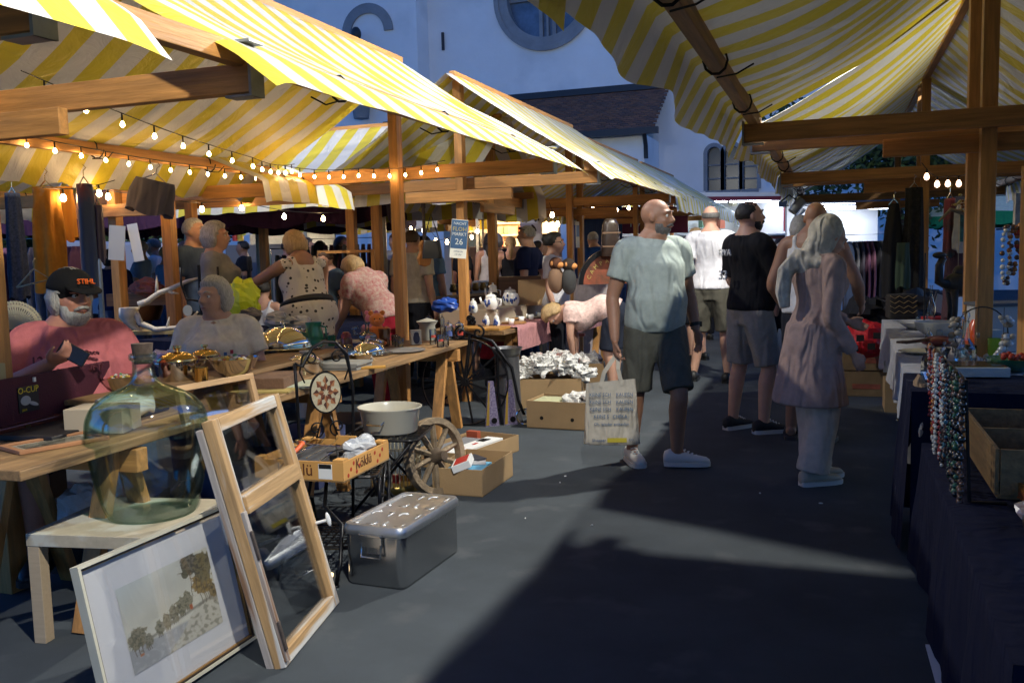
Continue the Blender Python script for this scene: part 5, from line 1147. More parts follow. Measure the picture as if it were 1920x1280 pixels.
# local x along the printed front (towards picture left), y to the back
kt = thing('fruit_crate', 'printed orange fruit crate full of tools and wires on the iron table', 'crate', (K0.x, K0.y, .405), .04, None)
KM = mat('printed_carton', (.58, .30, .085), .75, var=.08, vs=5); T_ = .012; KH = .10
MB().box((-Wk / 2, Dk / 2, .004), (Wk, Dk, .008)).build('bottom', M_CARDIN, kt)
q = MB(); q.box((-Wk / 2, T_ / 2, KH / 2), (Wk, T_, KH)); q.build('front_panel', KM, kt); q = MB(); q.box((-T_ / 2, Dk / 2, KH / 2), (T_, Dk - 2 * T_, KH)); q.build('end_panel', KM, kt)
q = MB(); q.box((-Wk / 2, Dk - T_ / 2, KH / 2), (Wk, T_, KH)); q.box((-Wk / 2, Dk - T_ / 2, KH + .012), (.12, T_, .024)); q.build('back_panel', KM, kt); q = MB(); q.box((-Wk + T_ / 2, Dk / 2, KH / 2), (T_, Dk - 2 * T_, KH)); q.build('end_panel', KM, kt)
for x, y in ((-.03, .03), (-Wk + .03, .03), (-.03, Dk - .03), (-Wk + .03, Dk - .03)):
    q = MB(); q.prism([(-.028, -.028), (.028, -.028), (.028, .028), (-.028, .028)], 0, .012, c=(x, y, KH)); q.build('corner_tab', KM, kt)
M_BR = mat('brown_print', (.10, .03, .01), .8); M_RP = mat('red_print', (.40, .03, .01), .8)
text('Köklü', kt, M_BR, (-Wk / 2 - .02, -.0015, .055), .085, ext=.0008); text('Köklü', kt, M_BR, (.0015, Dk * .42, .06), .075, rot=(PI / 2, 0, PI / 2), ext=.0008)
for i in range(9):
    y = .05 + (i % 5) * .030 + (.30 if i > 4 else 0); q = MB(); q.ell((.0005, y, .025 + .05 * (i % 3) * .5), (.0012, .011, .011), n=8, k=6); q.build('printed_cherry', M_RP, kt)
q = MB(); q.box((-.10, -.001, .052), (.075, .002, .075)); lb = q.build('label', M_WHITE, kt); q = MB(); q.box((-.10, -.0025, .078), (.068, .001, .022)); q.build('label_print', MATS['black_shoe'], lb)
# contents of the crate
q = MB(); rnd = random.Random(2)
for i in range(5): x = -.08 - .075 * i; q.tube([V(x, .05, .085 + .01 * i), V(x - .05, Dk - .10, .10), V(x - .05, Dk - .05, .12)], .0035, 5)
q.tube([V(-.10, .38, .09), V(-.42, .38, .10)], .0035, 5)
g_ = thing('wire_rack', 'chrome wire grill rods lying in the fruit crate', 'wire rack', kt.location, 0); g_.rotation_euler = kt.rotation_euler; q.build('rod', M_CHROME, g_, smooth=True)
q = MB(); q.box((-.27, .28, .045), (.38, .42, .05)); o = q.build('slate', mat('dark_slate_sheet', (.07, .075, .085), .5, var=.3, vs=20), None, loc=kt.location, rotz=kt.rotation_euler.z); tag(o, 'dark grey slab at the bottom of the fruit crate', 'slab')
pl = thing('pliers', 'orange-handled pliers resting on the crate rim', 'pliers', kt.location, 0); pl.rotation_euler = kt.rotation_euler
q = MB(); q.tube([V(-.33, .02, .10), V(-.31, .10, .135), V(-.32, .17, .15), V(-.36, .21, .145)], [.009, .012, .013, .010], 8); q.build('handle', mat('orange_rubber', (.70, .13, .04), .5), pl, smooth=True); q = MB(); q.ell((-.375, .225, .145), (.04, .02, .014), n=10); q.build('jaw', M_CHROME, pl, smooth=True)
q = MB(); q.lathe([(.02, 0), (.02, .02), (0, .021)], 12, c=(-.14, .16, .08)); q.lathe([(.02, 0), (.02, .02), (0, .021)], 12, c=(-.13, .24, .08)); q.tube([V(-.14, .2, .09), V(-.20, .3, .12), V(-.16, .36, .10), V(-.12, .3, .11), V(-.2, .2, .1)], .003, 5); o = q.build('knob_set', M_BLACKM, None, smooth=True, loc=kt.location, rotz=kt.rotation_euler.z); tag(o, 'black knobs with a twist of wire in the fruit crate', 'hardware')
def crumple(name, label, cat, loc, r, m, seed=0, n=26, parent=None, amp=.45, sq=(1, 1, 1), f=2.2, rotz=0):
    q = MB()
    def fn(d):
        a = mnoise.noise(d * f * .8 + Vector((seed, 0, 0))); b = abs(mnoise.noise(d * f * 1.7 + Vector((0, seed, 0))))
        return 1 + amp * a - amp * .9 * b
    q.ell((0, 0, 0), (r * sq[0], r * sq[1], r * sq[2]), None, n * 2 // 3, n // 2, 0, fn); q.v = [(x + r * .06 * mnoise.noise(Vector((x, y, z)) * 9 / r * .4), y + r * .08 * mnoise.noise(Vector((y, z, x)) * 4 / r), z + r * .08 * mnoise.noise(Vector((z, x, y)) * 4 / r)) for x, y, z in q.v]; o = q.build(name, m, parent, loc=loc, rotz=rotz)
    if not parent: tag(o, label, cat)
    return o
wp = kt.location + Matrix.Rotation(kt.rotation_euler.z, 3, 'Z') @ V(-.09, .34, .10)
M_FILM = mat('cloudy_film', (.50, .51, .52), .25, bump=.6, bs=25, alpha=1.)
crumple('plastic_bag', 'crumpled clear plastic bag in the fruit crate', 'plastic bag', wp, .12, M_FILM, 3, sq=(.7, 1.2, .5), rotz=kt.rotation_euler.z)
# ---- bistro chair with mosaic back (folded iron), seat under the crate
def lattice(mb, w, d, z, nx, ny, sw=.012):
    for i in range(nx): x = -w / 2 + w * (i + .5) / nx; mb.box((x, 0, z), (sw, d, .003))
    for j in range(ny): y = -d / 2 + d * (j + .5) / ny; mb.box((0, y, z + .0035), (w, sw, .003))
def rnd_rect_tube(mb, hx, hy, z, r=.05, rad=.008):
    mb.tube([V(x, y, z) for x, y in rrect(hx, hy, r)], rad, 6, closed=True)
bc = thing('iron_chair', 'black wrought iron chair with an oval star mosaic in its back under the fruit crate', 'chair', (-2.47, 4.16, 0), math.radians(20))
q = MB(); rnd_rect_tube(q, .21, .21, .39); q.build('seat_frame', M_BLACKM, bc, smooth=True); q = MB(); lattice(q, .42, .42, .385, 9, 9); q.build('seat_lattice', M_BLACKM, bc)
for sx in (-1, 1):
    q = MB(); q.tube([V(sx * .20, .22, .0), V(sx * .20, .14, .20), V(sx * .20, -.14, .28), V(sx * .20, -.22, .385)], .010, 8); q.build('leg', M_BLACKM, bc, smooth='all')
    q = MB(); q.tube([V(sx * .21, -.24, .0), V(sx * .20, -.05, .16), V(sx * .20, .10, .27), V(sx * .20, .20, .385)], .010, 8); q.build('leg', M_BLACKM, bc, smooth='all')
q = MB(); q.tube([V(-.20, .0, .13), V(0, .0, .07), V(.20, 0, .13)], .009, 8); q.build('stretcher', M_BLACKM, bc, smooth='all')
# curved loop below the seat
q = MB(); q.tube([V(.22, -.18 + .0, .38), V(.22, -.20, .20), V(.22, -.08, .10), V(.22, .08, .12), V(.22, .2, .28), V(.22, .20, .38)], .010, 8); q.build('side_loop', M_BLACKM, bc, smooth='all')
# back: plane facing the aisle/camera
bkc = at(610, 735, 5.0)
bm_ = thing('iron_chair', 'black wrought iron chair back with an oval eight-pointed star mosaic beside the table', 'chair', (bkc.x, bkc.y, 0), look(.45, -1) + PI)
zc = bkc.z
q = MB(); a_ = .080; b_ = .108
q.tube([V(-.13, .03, 0), V(-.15, .02, zc - .25), V(-.155, 0, zc), V(-.16, -.0, zc + .17)], .009, 8); q.build('back_post', M_BLACKM, bm_, smooth='all')
q = MB(); q.tube([V(.13, .03, 0), V(.15, .02, zc - .25), V(.155, 0, zc), V(.13, -.0, zc + .20), V(.07, 0, zc + .27), V(0, 0, zc + .28), V(-.06, 0, zc + .25), V(-.12, 0, zc + .15), V(-.16, 0, zc + .17)], .009, 8); q.build('back_post', M_BLACKM, bm_, smooth='all')
def spiral(mb, c, r0, turns, start=0., sg=1, rad=.005, tail=None, n=26):
    P = []
    for i in range(n + 1):
        a = start + sg * turns * 2 * PI * i / n; r = r0 * (1 - .85 * i / n); P.append(V(c[0] + r * math.cos(a), c[1], c[2] + r * math.sin(a)))
    if tail: P = [V(*p) for p in tail] + P
    mb.tube(P, rad, 6)
for sx in (-1, 1):
    q = MB(); spiral(q, (sx * .075, 0, zc + .19), .045, 1.2, PI / 2 * (1 - sx), sx, tail=[(sx * .11, 0, zc + .06), (sx * .135, 0, zc + .12)]); q.build('scroll', M_BLACKM, bm_, smooth='all')
    q = MB(); spiral(q, (sx * .06, 0, zc - .20), .05, 1.3, -PI / 2, -sx, tail=[(sx * .02, 0, zc - .13)]); q.build('scroll', M_BLACKM, bm_, smooth='all')
RX = Matrix.Rotation(PI / 2, 3, 'X')
q = MB(); q.lathe([(.0, -.011), (1.09, -.011), (1.09, .011), (0, .011)], 36, axis=RX @ Matrix.Diagonal((a_, b_, 1)) if False else Matrix(((a_, 0, 0), (0, 0, 1), (0, b_, 0)))); q.build('medallion_rim', M_BLACKM, bm_, smooth=True)
q = MB(); q.lathe([(.0, -.004), (1., -.004), (1., .004), (0, .004)], 36, axis=Matrix(((a_, 0, 0), (0, 0, 1), (0, b_, 0))), c=(0, -.011, 0)); md = q.build('medallion', mat('mosaic_cream', (.48, .42, .28), .6, var=.2, vs=40, bump=.4, bs=80), bm_, smooth=True)
md.location.z = zc
for o in bm_.children:
    if o.name.startswith('medallion_rim'): o.location.z = zc
MC = [mat('mosaic_%s' % k, c, .5) for k, c in (('brown', (.16, .045, .02)), ('tan', (.36, .15, .06)), ('dark', (.07, .025, .015)))]
for i in range(8):
    for kk, (r0, r1, w_, mm) in enumerate(((.010, .046, .013, 0), (.036, .072, .016, 1))):
        a = i * PI / 4 + PI / 8 * 0; P = [(r0, 0), ((r0 + r1) / 2 - .004, w_), (r1, 0), ((r0 + r1) / 2 - .004, -w_)]
        pts = [(x * math.cos(a) - y * math.sin(a), (x * math.sin(a) + y * math.cos(a)) * 1.32) for x, y in P]
        for half in (0, 1):
            pp = [pts[0], pts[1], pts[2]] if half == 0 else [pts[0], pts[2], pts[3]]
            q = MB(); q.prism(pp, -.0165 - .001 * kk, -.0135, R=Matrix(((1, 0, 0), (0, 0, 1), (0, 1, 0)))); q.build('mosaic_piece', MC[(kk + half + i % 2 * 2) % 3], md)
# lower iron lattice seat near the floor
lc_ = thing('iron_stool', 'low black iron lattice seat on the floor under the fruit crate', 'stool', (*gz(628, 1010, .12).xy, 0), math.radians(15))
q = MB(); rnd_rect_tube(q, .18, .20, .14); q.build('seat_frame', M_BLACKM, lc_, smooth=True); q = MB(); lattice(q, .36, .40, .138, 9, 9, .010); q.build('seat_lattice', M_BLACKM, lc_)
for sx, sy in ((1, -1), (-1, 1), (1, 1), (-1, -1)):
    q = MB(); q.tube([V(sx * .18, sy * .2, .14), V(sx * .2, sy * .24, .05), V(sx * .21, sy * .25, 0)], .008, 8); q.build('leg', M_BLACKM, lc_, smooth='all')
f0 = gz(630, 1100); q = MB(); q.tube([V(f0.x, f0.y, .006), V(f0.x + .01, f0.y + .03, .10), V(f0.x - .05, f0.y + .16, .24), V(f0.x - .19, f0.y + .24, .30), V(f0.x - .30, f0.y + .45, .385)], .010, 8); q.lathe([(.016, 0), (.016, .008), (0, .01)], 10, c=(f0.x, f0.y, 0)); o = q.build('table_leg', M_BLACKM, None, smooth='all'); tag(o, 'curved black iron leg reaching the carpet left of the steel container', 'iron leg')
q = MB(); q.lathe([(0, 0), (.022, 0), (.024, .012), (0, .014)], 14, c=(*gz(616, 1080).xy, 0)); o = q.build('tealight', mat('candle_lit', (.9, .8, .6), .4, emit=2.5, ecol=(1, .7, .35)), None); tag(o, 'small lit tealight on the carpet behind the window sash', 'tealight')
# ---- lattice table with enamel tub, bird cage under
tp = gz(735, 812, .45); tbl = thing('iron_table', 'black lattice iron table carrying the cream enamel tub', 'table', (tp.x - .03, tp.y, 0), math.radians(12))
q = MB(); rnd_rect_tube(q, .23, .23, .45); q.build('frame', M_BLACKM, tbl, smooth=True); q = MB(); lattice(q, .46, .46, .448, 11, 11, .016); q.build('lattice_top', M_BLACKM, tbl)
for sx, sy in ((1, -1), (-1, 1), (1, 1), (-1, -1)): q = MB(); q.tube([V(sx * .21, sy * .21, .45), V(-sx * .18, sy * .21, 0)], .009, 8); q.build('leg', M_BLACKM, tbl, smooth='all')
CRM = mat('cream_enamel', (.55, .52, .42), .25, coat=.4)
tu = thing('enamel_tub', 'cream enamel tub with wire handle on the lattice table', 'tub', (tp.x - .02, tp.y + .02, .456), 0)
q = MB(); q.lathe([(0, .0), (.155, 0), (.165, .01), (.185, .14), (.198, .15), (.198, .156), (.190, .156), (.180, .14), (.160, .012), (0, .010)], 40, sx=1, sy=.92); q.build('tub_body', CRM, tu, smooth=True)
q = MB(); q.tube([V(-.05, -.175, .09), V(-.045, -.205, .075), V(.045, -.205, .075), V(.05, -.175, .09)], .005, 6); q.build('handle', M_CHROME, tu, smooth=True)
for x in (-.03, .05): q = MB(); q.ell((x, .165, .09), (.004, .004, .004), n=6, k=4); q.build('rivet', M_BLACKM, tu)
cg = gz(735, 925, 0); ct = thing('bird_cage', 'round brass wire bird cage under the lattice table', 'bird cage', (cg.x - .02, cg.y + .10, 0), 0)
M_BRASSW = mat('brass_wire', (.62, .56, .40), .4, .5)
q = MB(); q.lathe([(0, .0), (.15, 0), (.165, .012), (.165, .05), (.16, .055), (.158, .02), (0, .012)], 30); q.build('tray', mat('brass_tray', (.35, .24, .07), .35, .8), ct, smooth=True)
q = MB()
for i in range(40):
    a = 2 * PI * i / 40; q.tube([V(.16 * math.cos(a), .16 * math.sin(a), .05), V(.165 * math.cos(a), .165 * math.sin(a), .30), V(.11 * math.cos(a), .11 * math.sin(a), .39)], .0034, 4, cap=False)
for z, r in ((.14, .163), (.22, .165), (.30, .166), (.39, .11)): q.tube([V(r * math.cos(a), r * math.sin(a), z) for a in [i * PI / 16 for i in range(32)]], .003, 5, closed=True)
tag(q.build('wires', M_BRASSW, ct), kind='stuff')
q = MB(); q.box((.05, -.10, .10), (.06, .04, .05)); q.build('feeder', mat('red_feeder', (.25, .02, .02), .4), ct)
# ---- wagon wheel
def spoked_wheel(t, R, rim_w, rim_t, hub_r, hub_l, nsp, m, mh, sp_r, rim_n=48, felloes=True, sp_name='spoke', spw=None):
    q = MB(); 
    prof = [(R, -rim_w / 2), (R, rim_w / 2), (R - rim_t, rim_w / 2), (R - rim_t, -rim_w / 2)]; o = 0
    for j in range(rim_n):
        a = 2 * PI * j / rim_n
        for r, y in prof: q.v.append((r * math.cos(a), y, r * math.sin(a)))
    for j in range(rim_n):
        for k in range(4): q.f.append((4 * j + k, 4 * j + (k + 1) % 4, 4 * ((j + 1) % rim_n) + (k + 1) % 4, 4 * ((j + 1) % rim_n) + k)); q.m.append(0)
    q.build('rim', m, t, bevel=.003)
    q = MB(); q.lathe([(0, -hub_l * .62), (hub_r * .55, -hub_l * .62), (hub_r * .62, -hub_l * .3), (hub_r, -hub_l * .1), (hub_r, hub_l * .2), (hub_r * .7, hub_l * .45), (0, hub_l * .45)], 18, axis=Matrix(((1, 0, 0), (0, 0, 1), (0, -1, 0))).transposed() if False else Matrix(((1, 0, 0), (0, 0, 1), (0, 1, 0)))); q.build('hub', mh, t, smooth=True)
    for i in range(nsp):
        a = 2 * PI * (i + .35) / nsp; d = V(math.cos(a), 0, math.sin(a))
        q = MB(); q.tube([d * hub_r * .8, d * (R * .45), d * (R - rim_t * .8)], [sp_r * .9, sp_r * 1.15, sp_r * .8], 6, flat=.75) if not spw else q.beam(d * hub_r * .8, d * (R - rim_t * .9), spw, spw * .5, up=(0, 1, 0)); q.build(sp_name, m, t, smooth=True)
ww = gz(812, 928); Rw = .245
wg = thing('wagon_wheel', 'old wooden wagon wheel leaning by the cardboard boxes', 'wheel', (ww.x, ww.y + .05, Rw * .985), 0); wg.rotation_euler = (math.radians(10), 0, look(1, .62) + PI / 2 - .25 + PI)
M_OLDW = mat('old_grey_wood', (.23, .17, .105), .85, var=.4, vs=14, stretch=(1, 1, 1), bump=.6, bs=60)
wg.rotation_euler = (math.radians(-9), 0, look(.76, -.65) + PI)
spoked_wheel(wg, Rw, .055, .042, .055, .14, 10, M_OLDW, mat('hub_wood', (.10, .07, .045), .8, var=.4, vs=12), .022)
# ---- black iron bicycle-shaped plant stand
bw_ = gz(868, 800); pb = thing('iron_bicycle', 'black iron penny-farthing plant holder with scrolls behind the table legs', 'iron ornament', (bw_.x, bw_.y + .08, 0), look(1, -.2) + PI / 2 + PI); RB = .39
pb.rotation_euler = (0, 0, math.atan2(VR.y, VR.x) - .10)
wsub = MB(); rim_n = 56
for k_ in (0,):
    q = MB()
    for j in range(rim_n):
        a = 2 * PI * j / rim_n
        for r, y in ((RB, -.022), (RB, .022), (RB - .012, .022), (RB - .012, -.022)): q.v.append((r * math.cos(a), y, RB + r * math.sin(a)))
    for j in range(rim_n):
        for k in range(4): q.f.append((4 * j + k, 4 * j + (k + 1) % 4, 4 * ((j + 1) % rim_n) + (k + 1) % 4, 4 * ((j + 1) % rim_n) + k)); q.m.append(0)
    q.build('front_wheel', M_BLACKM, pb, bevel=.002)
q = MB(); q.lathe([(.035, -.04), (.035, .04)], 14, axis=Matrix(((1, 0, 0), (0, 0, 1), (0, 1, 0))), c=(0, 0, RB)); q.build('hub', M_BLACKM, pb, smooth=True)
for i in range(12): a = 2 * PI * (i + .3) / 12; q = MB(); q.beam(V(.03 * math.cos(a), 0, RB + .03 * math.sin(a)), V((RB - .01) * math.cos(a), 0, RB + (RB - .01) * math.sin(a)), .018, .006, up=(0, 1, 0)); q.build('spoke', M_BLACKM, pb)
q = MB(); P = [V(.0, -.05, RB), V(.06, -.05, RB + .42)]
q.beam(P[0], P[1], .02, .01); q.beam(V(0, .05, RB), V(.06, .05, RB + .42), .02, .01); q.build('fork', M_BLACKM, pb)
q = MB(); q.tube([V(.02, 0, RB + .43), V(.25, 0, RB + .36), V(.42, 0, RB + .12), V(.47, 0, .22), V(.52, 0, .09)], .014, 8); q.build('backbone', M_BLACKM, pb, smooth='all')
for s in (-1, 1): q = MB(); spiral(q, (.06 + .075 * s, -.03, RB + .44), .06, 1.3, PI / 2, -s, rad=.010); q.build('scroll', M_BLACKM, pb, smooth='all')
q = MB(); spiral(q, (.06, -.02, RB + .56), .03, 1.5, 0, 1, rad=.008); spiral(q, (.09, .02, RB + .53), .03, 1.5, 1, 1, rad=.008); q.build('handlebar', M_BLACKM, pb, smooth='all')
q = MB(); q.tube([V(.52 + .07 * math.cos(a), 0, .075 + .07 * math.sin(a)) for a in [i * PI / 10 for i in range(20)]], .008, 6, closed=True); q.build('rear_wheel', M_CHROME, pb, smooth=True); q = MB(); q.lathe([(.02, -.012), (.02, .012)], 12, axis=Matrix(((1, 0, 0), (0, 0, 1), (0, 1, 0))), c=(.52, 0, .075)); q.build('rear_hub', M_CHROME, pb, smooth=True)
# ---- milk churn stand and glitter board
mc = gz(945, 795); ch_ = thing('metal_churn', 'tall grey metal umbrella stand with black iron leaf scroll', 'umbrella stand', (mc.x, mc.y + .12, 0), 0)
q = MB(); q.lathe([(0, 0), (.13, 0), (.115, .3), (.11, .60), (.14, .67), (.145, .675), (.138, .675), (.108, .59), (0, .55)], 24); q.build('body', mat('dull_zinc', (.16, .16, .17), .4, .7, var=.2), ch_, smooth=True)
q = MB(); q.tube([V(-.03, -.16, .66), V(-.03, -.165, .3), V(0, -.16, .0)], .012, 6); q.tube([V(-.10, -.13, .5), V(.0, -.16, .60), V(.10, -.13, .5)], .006, 6); q.build('iron_scroll', M_BLACKM, ch_, smooth=True)
gb_ = thing('patterned_panel', 'tapered purple and gold glittering panels standing on the carpet beside the iron bicycle', 'panel', (mc.x + .02, mc.y - .05, 0), look(.3, -1) + PI)
GL = mat('purple_glitter', (.20, .12, .38), .35, .4, var=.6, vs=60, col2=(.45, .40, .55)); GD = mat('gold_paint', (.45, .28, .05), .4, .5)
for x0, w0 in ((-.12, .11), (.05, .11)):
    q = MB(); q.prism([(x0 - w0 * .45, 0), (x0 + w0 * .7, 0), (x0 + w0 * .3, .40), (x0 - w0 * .15, .40)], 0, .02, R=Matrix(((1, 0, 0), (0, 0, 1), (0, 1, 0)))); q.build('panel', GL, gb_)
    q = MB(); q.prism([(x0 - w0 * .40, .01), (x0 - w0 * .15, .01), (x0 - w0 * .02, .39), (x0 - w0 * .12, .39)], -.003, -.001, R=Matrix(((1, 0, 0), (0, 0, 1), (0, 1, 0)))); q.build('gold_strip', GD, gb_)
    q = MB(); q.lathe([(.026, 0), (.026, .003)], 16, axis=RX, c=(x0 + .03, -.004, .05)); q.build('dark_disc', M_BLACKM, gb_)
# ---- cardboard boxes
def box3(label, c, along, w, d, h, **k):
    """c: corner on the floor; along: second floor corner giving the direction of the width"""
    a = math.atan2(along[1] - c[1], along[0] - c[0]); return carton(label, None, a, w, d, h, loc=(c[0], c[1], k.pop('z', 0.)), **k)
B1 = gz(973, 845); A1 = gz(868, 885)
b1 = box3('long low cardboard box with white cases behind the wagon wheel', A1, B1, (B1 - A1).length, .42, .125)
B2a, B2b = gz(905, 932), gz(960, 893)
b2 = box3('open cardboard box with magazines and a white case on its rim behind the wheel', B2a, B2b, (B2b - B2a).length + .02, .34, .17)
def incarton(t, x, y, z, d, m, label, cat, name, rz=0., tilt=0.):
    q = MB(); q.box((0, 0, 0), d); o = q.build(name, m, None, bevel=.002); o.matrix_world = Matrix.Translation(t.location) @ Matrix.Rotation(t.rotation_euler.z, 4, 'Z') @ Matrix.Translation((x, y, z)) @ Matrix.Rotation(rz, 4, 'Z') @ Matrix.Rotation(tilt, 4, 'X'); return tag(o, label, cat)
RED1 = mat('case_red', (.45, .03, .02), .5)
w1 = (B1 - A1).length
o = incarton(b1, w1 * .42, .12, .10, (w1 * .78, .14, .05), M_WHITE, 'long white case with red stickers in the low cardboard box', 'case', 'white_case')
for x in (-.15, .02): q = MB(); q.box((x, -.0, .0265), (.06, .02, .002)); q.build('sticker', RED1, o)
q = MB(); q.box((.16, .02, .0265), (.10, .07, .002)); q.build('dark_sticker', M_BLACKM, o)
incarton(b1, w1 * .42, .3, .09, (w1 * .7, .16, .04), mat('grey_card', (.2, .2, .21), .7), 'grey folder beside the long white case', 'folder', 'folder')
incarton(b1, w1 * .85, .34, .10, (.05, .10, .10), mat('rust_red_book', (.35, .07, .03), .7), 'rust-red book upright in the low cardboard box', 'book', 'book')
o = incarton(b2, .10, .17, .185, (.22, .12, .045), M_WHITE, 'open white case with red lining tilted on the box of magazines', 'case', 'white_case', .3, -.35); q = MB(); q.box((0, 0, .0235), (.19, .09, .002)); q.build('lining', RED1, o)
incarton(b2, .18, .17, .135, (.30, .24, .02), mat('sky_blue_magazine', (.15, .42, .62), .5), 'light blue magazine in the cardboard box', 'magazine', 'magazine', .1)
for i, (x, y, r_, c) in enumerate(((.30, .15, .4, (.35, .35, .37)), (.24, .22, -.2, (.5, .5, .5)), (.36, .20, .9, (.04, .04, .05)))): incarton(b2, x, y, .150 + .006 * i, (.16, .11, .008), mat('booklet%d' % i, c, .5), ['grey leaflet on the blue magazine', 'pale leaflet on the blue magazine', 'black leaflet at the right end of the magazine box'][i], 'leaflet', 'leaflet', r_)
C0, C1 = gz(988, 801), gz(1188, 812)
b3 = box3('brown cardboard box with two round hand holes half hidden by the cloth bag', C0, C1, .72, .42, .235, holes=((.14, .09), (.42, .085)))
M_PAPER = mat('newsprint', (.58, .57, .54), .85, var=.35, vs=24, bump=.8, bs=30, dirt=(.12, .11, .11), ds=16, thr=.60)
M_PAPER2 = mat('newsprint_coloured', (.50, .48, .45), .85, dirt=(.35, .10, .07), ds=11, thr=.57, var=.3, vs=20, bump=.6, bs=30)
for i, (x, y, r_) in enumerate(((.38, .2, .12), (.52, .22, .13), (.62, .3, .11), (.48, .34, .11))):
    p = b3.location + Matrix.Rotation(b3.rotation_euler.z, 3, 'Z') @ V(x, y, .22); crumple('crumpled_paper', ['crumpled newspaper at the front of the hand-holed box', 'crumpled newspaper ball in the middle of the hand-holed box', 'crumpled newspaper at the right back of the hand-holed box', 'crumpled newspaper at the back of the hand-holed box'][i], 'newspaper', p, r_, [M_PAPER, M_PAPER2][i % 2], i * 3.1, sq=(1, 1, .7))
q = MB(); q.box((.16, .2, .215), (.28, .34, .01)); o = q.build('paper_sheet', mat('yellowish_print', (.42, .42, .25), .8, var=.3, vs=20), None, loc=b3.location, rotz=b3.rotation_euler.z); tag(o, 'yellowish printed sheets in the left half of the hand-holed box', 'paper')
C2 = gz(955, 772); b4 = carton('dark-sided cardboard box buried under crumpled newspapers', None, math.atan2(VR.y, VR.x) - .12, .62, .4, .30, loc=(C2.x + .05, C2.y + .1, 0))
rnd = random.Random(9); labs = ['leftmost on the pile', 'lower left on the pile', 'near the front of the pile', 'white one at the centre of the pile', 'right of the centre of the pile', 'rightmost on the pile', 'at the back left of the pile', 'topmost on the pile', 'at the back right of the pile', 'small one at the front of the pile']
for i in range(10):
    x, y = (.02 + .07 * i, .10 + .12 * (i % 3)); z = .34 + .09 * math.sin(PI * i / 9) + (.05 if i % 3 else 0)
    p = b4.location + Matrix.Rotation(b4.rotation_euler.z, 3, 'Z') @ V(x, y, z); crumple('crumpled_paper', 'crumpled newspaper ' + labs[i], 'newspaper', p, rnd.uniform(.08, .13), [M_PAPER, M_PAPER, M_PAPER2][i % 3], i * 1.7 + 9, n=30, sq=(1, 1, .8), amp=.75, f=2.6)
D0 = gz(1012, 745); b5 = carton('printed fruit carton the bending woman is unpacking', None, math.atan2(VR.y, VR.x) - .08, .62, .42, .33, loc=(D0.x + .02, D0.y + .15, 0))
M_BLUP = mat('blue_carton_print', (.02, .08, .25), .7)
for x, z, r_ in ((.2, .24, .05), (.33, .12, .045)): q = MB(); q.lathe([(r_, 0), (r_, .002)], 16, axis=RX, c=(x, -.001, z)); q.build('printed_logo', M_BLUP, b5)
for i in range(4): p = b5.location + Matrix.Rotation(b5.rotation_euler.z, 3, 'Z') @ V(.15 + .12 * i, .2, .34); crumple('crumpled_paper', ['crumpled paper at the left of the fruit carton', 'crumpled paper under her hands in the fruit carton', 'crumpled paper in the middle right of the fruit carton', 'crumpled paper at the right of the fruit carton'][i], 'newspaper', p, .10, [M_PAPER2, M_PAPER][i % 2], i * 5.)
bs_t = thing('wooden_brush', 'wooden-backed brush standing beside the fruit carton', 'brush', (*gz(1092, 720).xy, 0), 0); p = Vector(bs_t.location)
MB().box((0, 0, .30), (.04, .03, .5)).build('handle', wood('light_handle', (.5, .3, .14), 'z'), bs_t); MB().box((.01, -.02, .57), (.07, .05, .03)).build('head', mat('red_head', (.5, .15, .1), .6), bs_t)
# ================================================================== wares on the near left table
def ware(name, label, cat, x, y, z, rz=0., group=None): return thing(name, label, cat, (x, y, z), rz, group)
def one(q, name, label, cat, m, loc, rz=0., smooth=True, bevel=0., group=None):
    o = q.build(name, m, None, smooth=smooth, loc=loc, rotz=rz, bevel=bevel); return tag(o, label, cat, group)
def lath(pr, n=28, **k): q = MB(); q.lathe(pr, n, **k); return q
def P_(px, py, z): v = gz(px, py, z); return (v.x, v.y, z)
TZ_ = TZ
M_GOLD = mat('gold_plate', (.60, .40, .14), .15, 1.); M_STP = mat('pan_steel', (.50, .47, .42), .10, 1., bump=.02, bs=3)
# maroon case with open lid
e0, e1 = gz(-25, 826, .77), gz(236, 760, .77); u = e1 - e0; Ll = u.length
e1 = e0 + u.normalized() * min(Ll, .80); Ll = min(Ll, .80)
mcz = ware('instrument_case', 'open maroon case with a black and yellow O-CUP sticker inside its upright lid', 'case', e0.x, e0.y, .771, math.atan2(u.y, u.x))
hL = .215
MAR = mat('maroon_lining', (.055, .008, .018), .8, var=.2, bump=.2, bs=150)
MB().box((Ll / 2, .012, hL / 2 + .03), (Ll, .022, hL)).build('lid', MAR, mcz, bevel=.004); MB().box((Ll / 2, -.02, .022), (Ll, .05, .04)).build('hinge_rail', mat('dark_red_wood', (.09, .02, .012), .3, coat=.4), mcz, bevel=.004)
MB().box((Ll / 2, -.19, .012), (Ll, .28, .022)).build('case_base', mat('case_black', (.012, .01, .012), .6), mcz, bevel=.004)
for x in (.18, .46): MB().box((x, -.047, .030), (.03, .006, .012)).build('brass_hinge', M_GOLD, mcz)
x0 = Ll * .27; MB().box((x0 + .03, -.0015, .14), (.12, .004, .115)).build('sticker', mat('sticker_black', (.012, .012, .014), .5), mcz)
Ys = mat('sticker_yellow', (.65, .50, .02), .6); text('O-CUP', mcz, Ys, (x0 + .03, -.0042, .180), .040, ext=.0005, sx=1.); 
q = MB(); q.ell((x0 + .01, -.005, .135), (.03, .002, .022), n=12, k=8); q.ell((x0 + .055, -.005, .115), (.03, .002, .009), R=Matrix.Rotation(.35, 3, 'Y'), n=10, k=6); q.build('trophy_print', mat('grey_print', (.35, .36, .36), .6), mcz)
